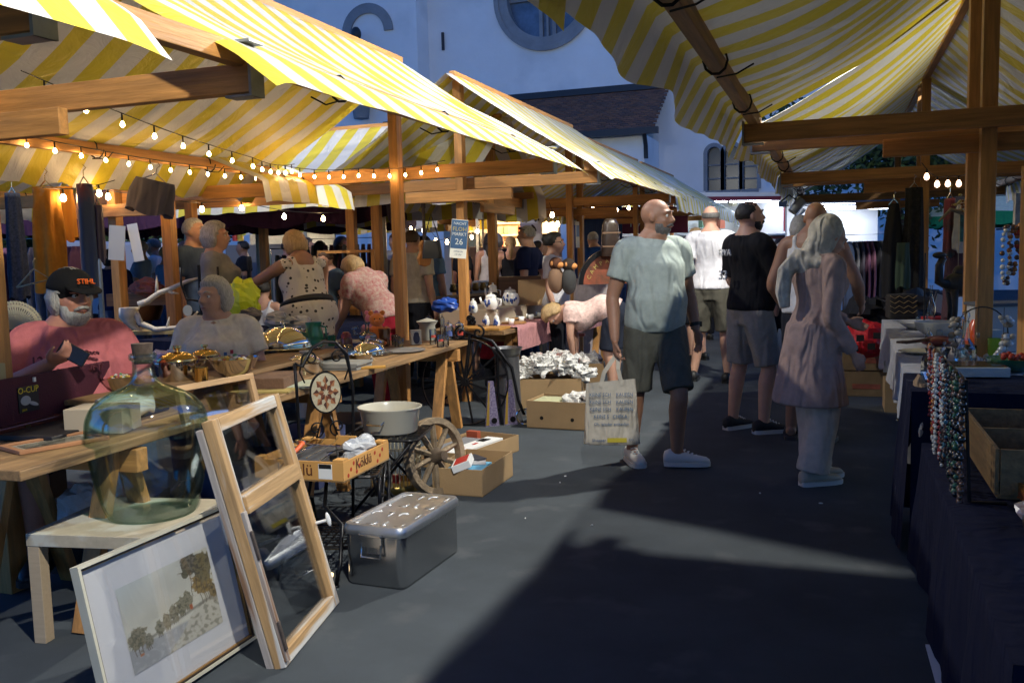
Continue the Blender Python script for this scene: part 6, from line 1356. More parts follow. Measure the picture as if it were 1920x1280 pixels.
text('2014', mcz, Ys, (x0 + .0, -.0042, .093), .014, ext=.0005)
q = MB(); q.box((x0 + .07, -.004, .222), (.012, .008, .02)); q.build('catch', M_CHINA, mcz)
# small brown box left of it
p = gz(28, 725, .95); one(MB().box((0, 0, -.06), (.16, .2, .14)), 'wooden_box', 'brown wooden box with pale front beside the seated man', 'box', mat('box_pale', (.40, .34, .18), .6), (p.x - .05, p.y - .15, 1.06), .2, False, .004)
# small framed picture lying on the table end
sf = ware('small_picture', 'small wood-framed picture lying flat on the table corner', 'picture', -3.03, 2.83, .7715, math.radians(70))
for (cx, cy, sx, sy) in ((0, -.095, .36, .025), (0, .095, .36, .025), (-.168, 0, .025, .165), (.168, 0, .025, .165)): MB().box((cx, cy, .008), (sx, sy, .016)).build('frame_bar', wood('reddish_frame', (.36, .17, .08), 'x' if sx > sy else 'y'), sf, bevel=.002)
MB().box((0, 0, .004), (.31, .165, .004)).build('mount', mat('mount_cream', (.50, .46, .36), .8), sf); MB().box((0, 0, .0075), (.25, .11, .002)).build('print', mat('old_print', (.18, .16, .10), .8, var=.7, vs=14, col2=(.36, .33, .25)), sf)
MB().box((0, 0, .012), (.31, .165, .001)).build('glass', MATS['picture_glass'], sf)
# white cow-shaped ceramic behind the demijohn
cj = ware('ceramic_jug', 'white ceramic jug with a black mouth lying behind the demijohn', 'jug', -3.12, 3.32, .84, math.radians(60))
q = MB(); q.lathe([(0, -.12), (.05, -.115), (.07, -.05), (.06, .05), (.035, .11), (.045, .13), (0, .13)], 20, axis=Matrix.Rotation(PI / 2, 3, 'Y')); q.build('body', M_CHINA, cj, smooth=True); q = MB(); q.lathe([(.03, .131), (0, .131)], 16, axis=Matrix.Rotation(PI / 2, 3, 'Y')); q.build('mouth', M_BLACKM, cj)
one(MB().box((0, 0, .055), (.26, .18, .11)), 'beige_box', 'beige cardboard box behind the demijohn', 'box', mat('beige_carton', (.42, .34, .24), .8), (-3.05, 3.12, .7715), .3, False, .003)
# pots
g0 = P_(335, 712, TZ); pot = ware('lidded_pot', 'gold-lidded steel pot with a round gilt knob on the raised board', 'pot', *g0)
lath([(0, 0), (.088, 0), (.098, .02), (.098, .10), (.106, .104), (.106, .108), (.096, .108), (0, .106)]).build('pot_body', M_STP, pot, smooth=True)
lath([(.108, .108), (.108, .114), (.09, .132), (.05, .150), (.018, .156), (0, .156)]).build('lid', M_GOLD, pot, smooth=True); lath([(.0, .155), (.014, .155), (.012, .165), (.026, .175), (.024, .188), (0, .190)], 18).build('knob', M_GOLD, pot, smooth=True)
for s in (-1, 1): q = MB(); q.tube([V(s * .098, -.03, .085), V(s * .128, -.025, .088), V(s * .128, .025, .088), V(s * .098, .03, .085)], .006, 6); q.build('handle', M_STP, pot, smooth=True)
q = lath([(0, 0), (.034, 0), (.036, .075), (.038, .078), (.034, .078), (.030, .01), (0, .01)]); one(q, 'brass_cup', 'small brass cup right of the gold-lidded pot', 'cup', M_GOLD, P_(378, 716, TZ))
gp = ware('glass_lidded_pot', 'wide steel pot with a domed glass lid in front of the seated woman', 'pot', *P_(420, 668, TZ))
lath([(0, 0), (.115, 0), (.125, .02), (.128, .075), (.138, .08), (.138, .084), (.12, .084), (0, .08)]).build('pot_body', M_STP, gp, smooth=True)
lath([(.134, .085), (.12, .104), (.07, .128), (.02, .136), (0, .136)]).build('lid', M_CHROME, gp, smooth=True); lath([(0, .136), (.02, .137), (.04, .155), (.036, .162), (0, .163)], 18).build('knob', CRM, gp, smooth=True)
bo_ = ware('steel_bowl', 'polished steel bowl heaped with colourful sweets', 'bowl', *P_(440, 705, TZ))
q = lath([(0, 0), (.05, 0), (.085, .035), (.112, .085), (.114, .085), (.106, .075), (.08, .04), (.045, .01), (0, .01)]); q.build('bowl', M_STP, bo_, smooth=True)
rnd = random.Random(5); CC = [mat('sweet%d' % i, c, .4) for i, c in enumerate(((.5, .06, .05), (.55, .5, .4), (.1, .3, .12), (.55, .35, .05), (.6, .55, .5)))]
q = MB()
for i in range(36):
    a, r = rnd.random() * 6.3, rnd.random() ** .5 * .07; q.ell((r * math.cos(a), r * math.sin(a), .065 + .03 * (1 - r / .07) + rnd.random() * .01), (.012, .008, .007), R=Matrix.Rotation(rnd.random() * 3, 3, 'Z'), n=6, k=4, m=rnd.randrange(5))
tag(q.build('sweets', CC, bo_, smooth=True), kind='stuff')
# cloche
clo = ware('cloche', 'oval polished steel cloche with a small finial on a wide tray', 'cloche', *P_(532, 655, TZ), .33); clo.scale = (1.12,) * 3
lath([(.0, 0), (.24, 0), (.265, .012), (.268, .014), (.262, .018), (0, .008)], 40, sy=.75).build('tray', M_STP, clo, smooth=True)
lath([(.185, .012), (.188, .018), (.182, .05), (.15, .10), (.09, .135), (.03, .147), (0, .148)], 40, sy=.78).build('dome', mat('mirror_steel', (.72, .68, .58), .05, 1.), clo, smooth='all'); lath([(0, .147), (.006, .147), (.006, .16), (.016, .166), (.014, .176), (.005, .182), (0, .186)], 14).build('finial', M_CHROME, clo, smooth=True)
gp.scale = bo_.scale = (1.22,) * 3
for src, x, y, z, r_, s_, lab in ((gp, -3.24, 5.05, .771, .4, .9, 'steel pot with a glass lid on the bare boards beyond the casket'), (bo_, -3.42, 3.62, TZ, 1., .85, 'small steel bowl of sweets behind the gold-lidded pot'), (pot, -3.52, 4.42, TZ, 2.1, .8, 'smaller gold-lidded pot between the glass-lidded pot and the bowl'), (clo, -3.32, 6.05, .771, .9, .72, 'smaller steel cloche on the table boards past the green jug'), (bo_, -3.12, 5.55, .771, .2, .8, 'steel bowl of sweets near the grey records'), (gp, -3.50, 6.45, .771, 1.3, .7, 'small lidded steel pot beside the glass swan vase')):
    copy_tree(src, None, (x, y, z), r_, lab, s_)
# brown book box, papers
bb = ware('wooden_casket', 'brown flat wooden casket on the table before the polished bowl', 'casket', *P_(500, 728, .772), .25)
MB().box((0, .08, .035), (.27, .34, .07)).build('body', mat('brown_velvet', (.13, .07, .04), .9, var=.3, vs=12, bump=.4, bs=80), bb, bevel=.006); MB().box((.02, .02, .004), (.34, .40, .010)).build('paper_below', mat('yellow_board', (.40, .30, .10), .7), bb)
for i, (px, py, w_, d_, h_, c, lab) in enumerate(((600, 668, .26, .2, .03, (.50, .47, .40), 'pale white folded linen behind the star mosaic'), (560, 722, .20, .3, .012, (.36, .40, .30), 'green-grey magazine left of the star mosaic'), (640, 690, .34, .26, .045, (.22, .22, .20), 'grey stack of records behind the iron chair back'), (668, 676, .22, .26, .03, (.33, .30, .26), 'flat grey case lying by the table edge'), (645, 664, .14, .12, .02, (.10, .22, .38), 'blue-edged booklet on the record stack'), (655, 640, .3, .18, .012, (.45, .40, .30), 'cream envelope on the table before the vase'), (700, 690, .16, .08, .012, (.55, .28, .05), 'orange ruler-like slat near the table edge'), (560, 700, .14, .2, .02, (.50, .42, .22), 'yellowed booklet beside the wooden casket'))):
    q = MB()
    nn = max(1, int(h_ / .012))
    for k in range(nn): q.box((rnd.uniform(-.008, .008), rnd.uniform(-.008, .008), h_ * (k + .5) / nn), (w_, d_, h_ / nn - .001))
    zz = .772 + (.05 if i == 4 else 0); one(q, ['folded_linen', 'magazine', 'record_stack', 'flat_case', 'booklet', 'envelope', 'slat', 'booklet'][i], lab, ['linen', 'magazine', 'records', 'case', 'booklet', 'envelope', 'slat', 'booklet'][i], mat('flatware%d' % i, c, .7, var=.2, vs=6), P_(px, py, zz), [.2, .5, .1, .6, .2, -.2, .5, .3][i], False)
# small window frame standing among the pots
s0, s1 = gz(345, 800, .772), gz(487, 768, .772); u = s1 - s0
sw = frame_on((s0.x, s0.y, .772), math.atan2(u.y, u.x), u.length, .185, math.radians(14), 'small_wooden_frame', 'small empty wooden window frame standing between the demijohn and the casket', 'frame')
w_, h_ = u.length, .185
for (x0, x1, z0, z1, a) in ((0, w_, h_ - .028, h_, 'x'), (0, w_, 0, .024, 'x'), (0, .03, .024, h_ - .028, 'z'), (w_ - .03, w_, .024, h_ - .028, 'z')): MB().box(((x0 + x1) / 2, 0, (z0 + z1) / 2), (x1 - x0, .03, z1 - z0)).build('frame_bar', wood('plain_frame', (.40, .24, .11), a), sw, bevel=.002)
MB().box((w_ / 2, 0, h_ / 2), (w_ - .05, .002, h_ - .04)).build('pane', M_PANE, sw)
one(lath([(0, 0), (.04, 0), (.06, .05), (.075, .07), (.072, .07), (.055, .05), (.035, .008), (0, .008)], 24), 'cut_glass_bowl', 'cut glass bowl seen through the small wooden frame', 'bowl', M_GLASS, P_(412, 765, .772))
one(lath([(0, 0), (.035, 0), (.04, .05), (.042, .052), (.03, .05), (0, .01)], 20), 'glass_dish', 'small glass dish between the bowl and the casket', 'dish', M_GLASS, P_(455, 755, .772))
crumple('tea_towel', 'lilac and white crumpled tea towel behind the gold-lidded pot', 'towel', P_(312, 672, TZ + .02), .13, mat('lilac_towel', (.62, .60, .64), .9, var=.2, vs=8, col2=(.45, .33, .55)), 8, sq=(1.1, .6, .45), amp=.3)
# green jug, tumbler, jar, vase
GG = mat('bottle_green_glass', (.02, .16, .08), .06, spec=.7, coat=.5, var=.3, vs=5); 
gj = ware('green_jug', 'dark green glass jug standing behind the cloche', 'jug', *P_(590, 652, TZ)); lath([(0, 0), (.05, 0), (.062, .03), (.07, .09), (.056, .15), (.060, .185), (.054, .185), (.05, .15), (0, .02)]).build('body', GG, gj, smooth=True); q = MB(); q.tube([V(.055, 0, .16), V(.10, 0, .15), V(.10, 0, .08), V(.068, 0, .06)], .008, 8); q.build('handle', GG, gj, smooth='all')
one(lath([(0, 0), (.028, 0), (.038, .085), (.034, .085), (.025, .01), (0, .01)], 18), 'green_tumbler', 'small green glass tumbler beside the green jug', 'tumbler', GG, P_(622, 648, .80))
BG_ = mat('amber_glass', (.10, .035, .012), .08, coat=.5)
jr = ware('amber_jar', 'squat brown glass jar with a dark red cap', 'jar', *P_(650, 655, .775)); lath([(0, 0), (.045, 0), (.048, .01), (.048, .08), (.04, .095), (0, .095)]).build('body', BG_, jr, smooth=True); lath([(.040, .095), (.040, .118), (.025, .14), (0, .145)]).build('cap', mat('dark_red_cap', (.16, .02, .02), .4), jr, smooth=True)
vz = ware('swan_vase', 'clear glass swan-shaped vase in front of the pink plush toy', 'vase', *P_(690, 655, .775), .4)
q = MB(); q.ell((0, 0, .10), (.075, .05, .045), n=20, k=12); q.build('body', M_GLASS, vz, smooth='all'); lath([(0, 0), (.055, 0), (.05, .01), (.018, .04), (.022, .06), (0, .06)], 20).build('foot', M_GLASS, vz, smooth=True); q = MB(); q.tube([V(-.05, 0, .11), V(-.10, 0, .13), V(-.115, 0, .17), V(-.07, 0, .18)], .013, 10); q.build('neck', M_GLASS, vz, smooth='all'); lath([(.018, .14), (.016, .19), (.03, .22), (.026, .22), (.012, .19), (.014, .14)], 18, c=(.0, 0, 0)).build('mouth', M_GLASS, vz, smooth='all')
def plush(name, label, col, x, y, z, sc, rz):
    t = ware(name, label, 'soft toy', x, y, z, rz); t.scale = (sc,) * 3; m = mat('plush_' + label.split()[0], col, .95, sheen=.4, bump=.8, bs=200)
    q = MB(); q.ell((0, 0, .09), (.065, .055, .085), n=16, k=10); q.build('body', m, t, smooth='all'); q = MB(); q.ell((0, .005, .205), (.062, .055, .055), n=16, k=10); q.ell((0, .055, .195), (.024, .02, .018), n=10, k=6); hd = q.build('head', m, t, smooth='all')
    for s in (-1, 1):
        q = MB(); q.ell((s * .045, 0, .258), (.022, .012, .022), n=10, k=6); q.build('ear', m, hd, smooth='all')
        q = MB(); q.ell((s * .02, .054, .215), (.006, .004, .006), n=8, k=5); q.build('eye', M_WIRE, hd, smooth='all')
        q = MB(); q.ell((s * .07, .03, .13), (.022, .04, .022), R=Matrix.Rotation(.5 * s, 3, 'Z'), n=10, k=6); q.build('arm', m, t, smooth='all'); q = MB(); q.ell((s * .045, .06, .025), (.026, .045, .024), n=10, k=6); q.build('leg', m, t, smooth='all')
    return t
p = P_(690, 640, .775); plush('plush_toy', 'pink soft toy sitting on the table behind the glass vase', (.70, .22, .30), p[0] - .02, p[1] + .12, .775, .95, look(.2, -1) )
p = P_(737, 645, .775); plush('plush_toy', 'orange soft toy sitting beside the tall wooden post', (.75, .20, .02), p[0] - .08, p[1] - .12, .775, 1.05, look(.2, -1) )
one(lath([(0, 0), (.042, 0), (.05, .145), (.046, .145), (.038, .01), (0, .01)], 10), 'brown_glass_vase', 'dark brown faceted glass vase before the orange soft toy', 'vase', BG_, P_(722, 648, .775), 0, False)
one(lath([(0, 0), (.17, 0), (.19, .008), (.19, .012), (.16, .008), (0, .006)], 36), 'round_tray', 'dull grey round tray lying near the end of the table', 'tray', mat('pewter', (.22, .21, .20), .5, .3, var=.3, vs=9), P_(752, 658, .775))
oc = ware('owl_carton', 'square pale carton printed with a dark blue figure next to the post', 'carton', *P_(780, 645, .775), look(.3, -1) + PI); MB().box((0, 0, .06), (.085, .07, .12)).build('carton', mat('pale_box', (.45, .46, .42), .5), oc); q = MB(); q.ell((0, -.036, .05), (.028, .003, .045), n=14, k=8); q.ell((0, -.037, .085), (.022, .003, .02), n=12, k=6); q.build('dark_print', mat('dark_blue_print', (.02, .03, .07), .5), oc)
jl = [('tall ribbed glass jar with a domed glass lid behind the other jars', 805, 628, .042, .15), ('slim clear glass jar with a red printed band', 812, 645, .028, .125), ('clear glass with a red label near the table edge', 826, 650, .030, .10), ('milky glass bird-shaped shaker beside the enamelled jars', 836, 648, .026, .09), ('enamelled glass beer mug with a blue crest and pewter lid', 842, 636, .036, .12), ('enamelled glass mug with a red painted figure at the table end', 862, 634, .040, .115), ('clear glass stopper bottle behind the painted mugs', 830, 630, .022, .15)]
PRB = mat('mug_blue_print', (.10, .15, .40), .5); PRR = mat('mug_red_print', (.45, .06, .04), .5)
for i, (lab, px, py, r, h) in enumerate(jl):
    t = ware('glass_jar' if i not in (4, 5) else 'glass_mug', lab, 'jar' if i not in (4, 5) else 'mug', *P_(px, py, .775), look(.3, -1) + PI, 'glass jars and mugs at the table end')
    lath([(0, 0), (r, 0), (r * 1.02, .006), (r, h * .95), (r * .9, h), (r * .84, h), (r * .88, h * .93), (r * .88, .008), (0, .008)], 20).build('glass_body', M_GLASS, t, smooth=True)
    if i in (0, 4, 5, 6): lath([(r * 1.0, h), (r * .96, h + .008), (r * .6, h + .022), (.006, h + .03), (.009, h + .042), (0, h + .048)], 18).build('lid', [M_GLASS, M_CHROME][i in (4, 5)], t, smooth=True)
    if i in (1, 2, 4, 5): 
        q = MB(); n = 8; R_ = r * 1.03
        for k in range(n): a0, a1 = [-PI / 2 + (k + d - n / 2) * .17 for d in (0, 1)]; z0, z1 = (h * .45, h * .62) if i in (1, 2) else (h * .25, h * .72 - .02 * abs(k - 3.5) / 3.5); q.add([(R_ * math.cos(a0), R_ * math.sin(a0), z0), (R_ * math.cos(a1), R_ * math.sin(a1), z0), (R_ * math.cos(a1), R_ * math.sin(a1), z1), (R_ * math.cos(a0), R_ * math.sin(a0), z1)], [(0, 1, 2, 3)])
        q.build('painted_band', [PRB, PRR][i in (1, 2, 5)], t)
    if i in (4, 5): q = MB(); q.tube([V(r, 0, h * .8), V(r + .03, 0, h * .75), V(r + .03, 0, h * .3), V(r, 0, h * .2)], .006, 6); q.build('handle', M_GLASS, t, smooth=True)
# ================================================================== antlers, hanging clothes, back stalls
ap = at(222, 615, 8.0); BONE = mat('bone', (.55, .50, .42), .6, var=.25, vs=10, bump=.3, bs=40)
an = thing('antler_skull', 'pale stag skull with two long antlers on the plank table', 'antlers', (ap.x, ap.y + .15, PLANKZ), math.atan2(VR.y, VR.x))
q = MB(); q.loft([(V(.0, 0, .22), V(.09, 0, 0), V(0, .09, 0)), (V(-.02, 0, .14), V(.075, 0, 0), V(0, .08, 0)), (V(.0, 0, .07), V(.045, 0, 0), V(0, .06, 0)), (V(.05, 0, .02), V(.035, 0, 0), V(0, .04, 0)), (V(.09, 0, .01), V(.02, 0, 0), V(0, .02, 0))], 12); q.build('skull', BONE, an, smooth='all')
def antler(pts, tines):
    q = MB(); q.tube([V(*p) for p in pts], [.030, .027, .024, .021, .017, .008][:len(pts)], 8)
    for a, b in tines: q.tube([V(*a), (V(*a) + V(*b)) / 2 + V(0, 0, -.01), V(*b)], [.018, .014, .004], 6)
    q.build('antler', BONE, an, smooth='all')
antler([(.04, 0, .20), (.10, -.03, .08), (.24, -.05, .02), (.42, -.05, .03), (.56, -.04, .10), (.62, -.03, .17)], [((.34, -.05, .02), (.37, -.05, .13)), ((.12, -.04, .07), (.10, -.05, .17))])
antler([(.06, .05, .24), (.14, .07, .27), (.24, .08, .34), (.36, .08, .38), (.50, .08, .44), (.62, .08, .47)], [((.22, .08, .33), (.23, .08, .50)), ((.30, .08, .37), (.42, .08, .33))])
one(MB().box((0, 0, .05), (.10, .08, .10)), 'black_box', 'little black box at the left foot of the antler skull', 'box', M_BLACKM, (ap.x - .08, ap.y, PLANKZ))
def hanging(name, label, cat, px0, px1, py0, py1, d, m, seed=0, taper=0., amp=.05, wobble=3., hanger=True, shape=None):
    """cloth hanging in soft vertical folds, closed body with depth"""
    a, b = at(px0, py0, d), at(px1, py0, d); zb_ = at((px0 + px1) / 2, py1, d).z; c = (a + b) / 2; w_ = (b - a).length; h = c.z - zb_
    t = thing(name, label, cat, (c.x, c.y, c.z), math.atan2(VR.y, VR.x)); q = MB(); n, k = 30, 22
    for i in range(k + 1):
        f = i / k; z = -h * f; ww_ = w_ * (1 + taper * f) * (shape(f) if shape else 1)
        for j in range(n):
            an_ = 2 * PI * j / n; rr = 1 + .18 * math.sin(an_ * wobble * 2 + seed + f * 1.2) * min(1, f * 2 + .3) + .10 * mnoise.noise(Vector((math.cos(an_) * 2, math.sin(an_) * 2, f * 3 + seed)))
            q.v.append((ww_ / 2 * math.cos(an_) * rr, amp * math.sin(an_) * rr, z - .02 * math.sin(an_ * 3 + seed) * (f == 1)))
    for i in range(k):
        for j in range(n): q.f.append((i * n + j, (i + 1) * n + j, (i + 1) * n + (j + 1) % n, i * n + (j + 1) % n)); q.m.append(0)
    q.f.append(tuple(range(n))); q.m.append(0)
    q.build('cloth', m, t, smooth='all')
    if hanger: q = MB(); q.tube([V(-w_ * .35, 0, -.01), V(0, 0, .05), V(w_ * .35, 0, -.01)], .006, 5); q.tube([V(0, 0, .05), V(0, 0, .09), V(.02, 0, .11), V(.0, 0, .13)], .003, 5); q.build('hanger', M_CHROME, t)
    return t
OR = mat('orange_batik', (.55, .22, .02), .85, var=.3, vs=5, dirt=(.45, .38, .28), ds=4.5, thr=.60, fold=.5)
hanging('hanging_dress', 'orange batik dress hanging above the seated man', 'dress', 63, 108, 352, 545, 6.3, OR, 1, .30, .10)
hanging('hanging_dress', 'plain orange cloth hanging behind the batik dress', 'cloth', 105, 135, 350, 450, 6.6, mat('orange_plain', (.50, .20, .02), .85), 4, .1, .05)
hanging('hanging_scarf', 'dark blue shiny scarf with red tips hanging beside the orange dress', 'scarf', 143, 172, 345, 545, 6.2, mat('blue_scarf', (.02, .04, .12), .35, dirt=(.20, .03, .03), ds=2.4, thr=.55, sheen=.4), 2, .10, .05, 2.)
hanging('hanging_scarf', 'narrow dark violet scarf hanging right of the blue scarf', 'scarf', 176, 190, 385, 490, 6.25, mat('violet_scarf', (.03, .02, .07), .4), 3, .1, .04)
hanging('hanging_lace', 'dark patterned lace garment hanging at the far left', 'garment', 12, 34, 362, 560, 7.5, mat('dark_lace', (.02, .022, .035), .9, var=.8, vs=60), 5, .5, .07)
sk = hanging('hanging_skirt', 'grey skirt tilted on a hanger below the striped canopy', 'skirt', 255, 325, 338, 400, 6.6, mat('grey_wool', (.10, .095, .13), .9, fold=.5), 6, .15, .06); sk.rotation_euler = (0, .25, sk.rotation_euler.z)
hg = at(55, 510, 6.0); t = thing('clothes_hanger', 'pale empty clothes hanger left of the seated man', 'hanger', hg, math.atan2(VR.y, VR.x)); q = MB(); q.tube([V(-.09, 0, -.10), V(.03, 0, .02), V(.14, 0, -.05), V(-.09, 0, -.10)], .006, 6); q.tube([V(.03, 0, .02), V(.03, 0, .07), V(.045, 0, .09)], .004, 5); q.build('frame', mat('pale_wood', (.45, .38, .25), .6), t, smooth='all')
tr = at(28, 600, 5.8); t = thing('metal_tree', 'cream openwork tree-of-life ornament standing behind the seated man', 'ornament', (tr.x, tr.y, at(28, 655, 5.8).z), math.atan2(VR.y, VR.x)); q = MB(); rnd = random.Random(11); CM = mat('cream_metal', (.45, .40, .28), .6)
MB().tube([V(0, 0, 0), V(0, 0, .10), V(.0, 0, .14)], [.014, .012, .010], 8).build('trunk', CM, t, smooth='all')
for i in range(26):
    a = PI * (.02 + .96 * (i + .5) / 26); r = .17; m_ = V(math.cos(a) * r * .5, 0, .14 + math.sin(a) * r * .45); e_ = V(math.cos(a) * r, 0, .14 + math.sin(a) * r * .95)
    q.tube([V(0, 0, .12), m_, e_], .005, 5)
    for s in (-1, 1): dd = V(-math.sin(a), 0, math.cos(a)) * s; q.tube([m_, m_ + (e_ - m_) * .6 + dd * .018, m_ + (e_ - m_) * .8 + dd * .03], .004, 5); q.ell(tuple(e_ + dd * .008), (.009, .004, .009), n=6, k=4)
tag(q.build('branches', CM, t, smooth='all'), kind='stuff')
MB().box((0, 0, at(28, 655, 5.8).z / 2), (.34, .34, at(28, 655, 5.8).z)).build('plinth', MATS['dark_slab'] if 'dark_slab' in MATS else mat('dark_crate', (.03, .025, .02), .9), None, loc=(tr.x, tr.y, 0), rotz=.33)
tag(bpy.data.objects['plinth'], 'dark crate under the openwork tree ornament', 'crate')
cs_ = at(232, 455, 7.9); t = thing('card_sign', 'blank white card signs fixed to the back post', 'sign', cs_, math.atan2(VR.y, VR.x)); MB().box((-.06, 0, 0), (.14, .006, .30), rot=Matrix.Rotation(.10, 3, 'Y')).build('card', mat('card_cream', (.62, .60, .54), .7), t); MB().box((.075, .07, -.0), (.09, .006, .33), rot=Matrix.Rotation(-.14, 3, 'Y')).build('card', M_WHITE, t)
for px, lab in ((325, 'right of the pair of back posts near the seated woman'), (665, 'orange-brown back post by the wooden rack'), (712, 'grey-brown back post left of the tall post')):
    d = 8.6 if px == 325 else 10.6; b_ = at(px, 560, d); o = MB().box((0, 0, 1.15), (.10, .10, 2.3)).build('wooden_post', M_BEAM['z'], None, loc=(b_.x, b_.y, 0), rotz=.1, bevel=.004); tag(o, 'wooden post, ' + lab, 'post')
# silverware heap and bags on the navy table
hp_ = [(455, 560, 7.6, .16, (.55, .62, .02), 'bright yellow plastic bag on the table under the reaching arm', 'plastic bag', 'yellow_bag'), (560, 605, 7.5, .11, (.45, .43, .40), 'bundle of pale tissue paper left of the polka dot woman', 'tissue', 'tissue_bundle'), (520, 600, 7.4, .12, (.30, .29, .27), 'dark cloth-wrapped bundle in front of the yellow bag', 'bundle', 'cloth_bundle'), (470, 590, 7.5, .10, (.12, .11, .11), 'small dark bundle at the left of the table', 'bundle', 'cloth_bundle')]
for i, (px, py, d, r, c, lab, cat, nm) in enumerate(hp_): p = at(px, py, d); crumple(nm, lab, cat, (p.x, p.y, max(p.z, .86)), r, mat('heap%d' % i, c, .45, bump=.6, bs=20), i * 2.3, sq=(1, 1, 1.1 if i == 0 else .6), amp=.35)
rnd = random.Random(8)
sil = ['coffee pot', 'sugar bowl', 'small goblet', 'squat beaker', 'slim vase', 'low dish', 'cream jug', 'round tin', 'candle cup']
for i in range(9):
    p = at(478 + 16 * i + rnd.uniform(-4, 4), 612 + rnd.uniform(-6, 8), 7.0 + .05 * i); r = rnd.uniform(.03, .05); h = rnd.uniform(.05, .12)
    one(lath([(0, 0), (r * .8, 0), (r, h * .3), (r * .8, h * .8), (r * 1.05, h), (r * .9, h), (r * .6, h * .5), (0, .01)], 14), 'silver_cup', 'silver ' + sil[i] + [' at the left end', ', second from the left', ' beside the white tissue', ' in the middle of the heap', ' behind the beaker', ' near the right', ' with a bright rim', ' close to the dotted dress', ' at the right end'][i] + ' of the navy table', 'silverware', M_CHROME, (p.x, p.y, .848), 0, group='silverware on the navy table')
# dark glassware tray behind seated woman left
q = MB(); q.box((0, 0, 0), (.9, .4, .12)); p = at(300, 540, 9); one(q, 'wooden_tray', 'long wooden tray between the back posts', 'tray', wood('tray_wood', (.2, .1, .04), 'x'), (p.x, p.y, p.z - .1), .33, False)
crumple('shell_basket', 'basket of reddish shells behind the antlers', 'basket', at(275, 540, 8.8), .17, mat('shells', (.35, .24, .2), .7, var=.6, vs=18, col2=(.30, .05, .04)), 4, sq=(1, .7, .55))
q = lath([(0, 0), (.12, 0), (.17, .12), (.15, .24), (.10, .28), (.12, .30), (0, .3)], 24); p = at(275, 600, 9.0); one(q, 'copper_kettle', 'dark copper pot between the antlers and the back post', 'pot', mat('dark_copper', (.16, .07, .03), .3, .8), (p.x, p.y, p.z), 0)
cnd = at(385, 560, 8.0); t = thing('candelabrum', 'tall dark candelabrum with round discs in front of the grey-haired pair', 'candelabrum', (cnd.x - .05, cnd.y, .86)); MB().tube([V(0, 0, 0), V(0, 0, .62)], .014, 8).build('stem', M_BLACKM, t)
for s in (-1, 0, 1): MB().tube([V(0, 0, .3), V(s * .15, 0, .32), V(s * .2, 0, .45), V(s * .2, 0, .60)], .010, 6).build('arm', M_BLACKM, t, smooth='all')
for s in (-1, 1): q = MB(); q.lathe([(.05, 0), (.05, .006)], 16, axis=RX, c=(s * .12, -.03, .22)); q.build('disc', mat('pale_disc', (.4, .38, .3), .5), t)
cub = at(520, 450, 13); t = thing('wooden_rack', 'wooden display rack in front of the boy', 'rack', (at(650, 500, 10.2).x, at(650, 500, 10.2).y, .6), .33)
for x in (-.3, .3): MB().box((x, 0, .5), (.04, .04, 1.0)).build('upright', M_BEAM['z'], t)
for z in (.35, .65, .98): MB().box((0, 0, z), (.56, .14, .03)).build('shelf', M_BEAM['x'], t)
# glassware and lantern on the back table between the posts
bt_ = [(770, 556, .06, .20, 'round glass decanter left of the lantern'), (783, 552, .05, .24, 'tall glass decanter with a stopper'), (796, 558, .055, .13, 'short glass carafe beside the cream figurine')]
for px, py, r, h, lab in bt_: p = gz(px, py, 1.005); one(lath([(0, 0), (r, 0), (r * 1.05, h * .3), (r * .3, h * .6), (r * .25, h * .85), (r * .5, h * .9), (r * .3, h), (0, h)], 18), 'decanter', lab, 'decanter', M_GLASS, (p.x, p.y, 1.005), group='glass decanters on the back table')
p = gz(817, 550, 1.005); t = thing('lantern', 'black framed glass lantern on the back table', 'lantern', (p.x, p.y, 1.005), .33)
for x in (-.06, .06):
    for y in (-.06, .06): MB().box((x, y, .12), (.012, .012, .24)).build('frame_post', M_BLACKM, t)
MB().box((0, 0, .006), (.14, .14, .012)).build('base', M_BLACKM, t); q = MB(); q.lathe([(.10, .24), (.03, .32), (0, .33)], 4); q.build('roof', M_BLACKM, t); q = MB(); q.box((0, 0, .12), (.10, .10, .22)); q.build('glass', M_PANE, t)
q = MB(); q.ell((0, 0, .03), (.05, .05, .035)); q.ell((0, -.03, .1), (.035, .035, .05)); p = gz(805, 556, 1.005); one(q, 'cream_figurine', 'cream bone figurine beside the lantern', 'figurine', BONE, (p.x, p.y, 1.0))
p = at(717, 540, 8.9); t = thing('garden_gnome', 'small garden gnome with a red hat beside the red trousers', 'gnome', (p.x, p.y, .86), look(.2, -1)); q = MB(); q.ell((0, 0, .06), (.055, .05, .07)); q.build('body', mat('gnome_green', (.10, .16, .05), .6), t, smooth='all'); q = MB(); q.ell((0, 0, .15), (.035, .035, .035)); q.build('head', SKIN['fair'], t, smooth='all'); lath([(.04, .165), (.02, .22), (0, .26)], 12).build('hat', mat('gnome_red', (.5, .02, .02), .6), t, smooth=True)
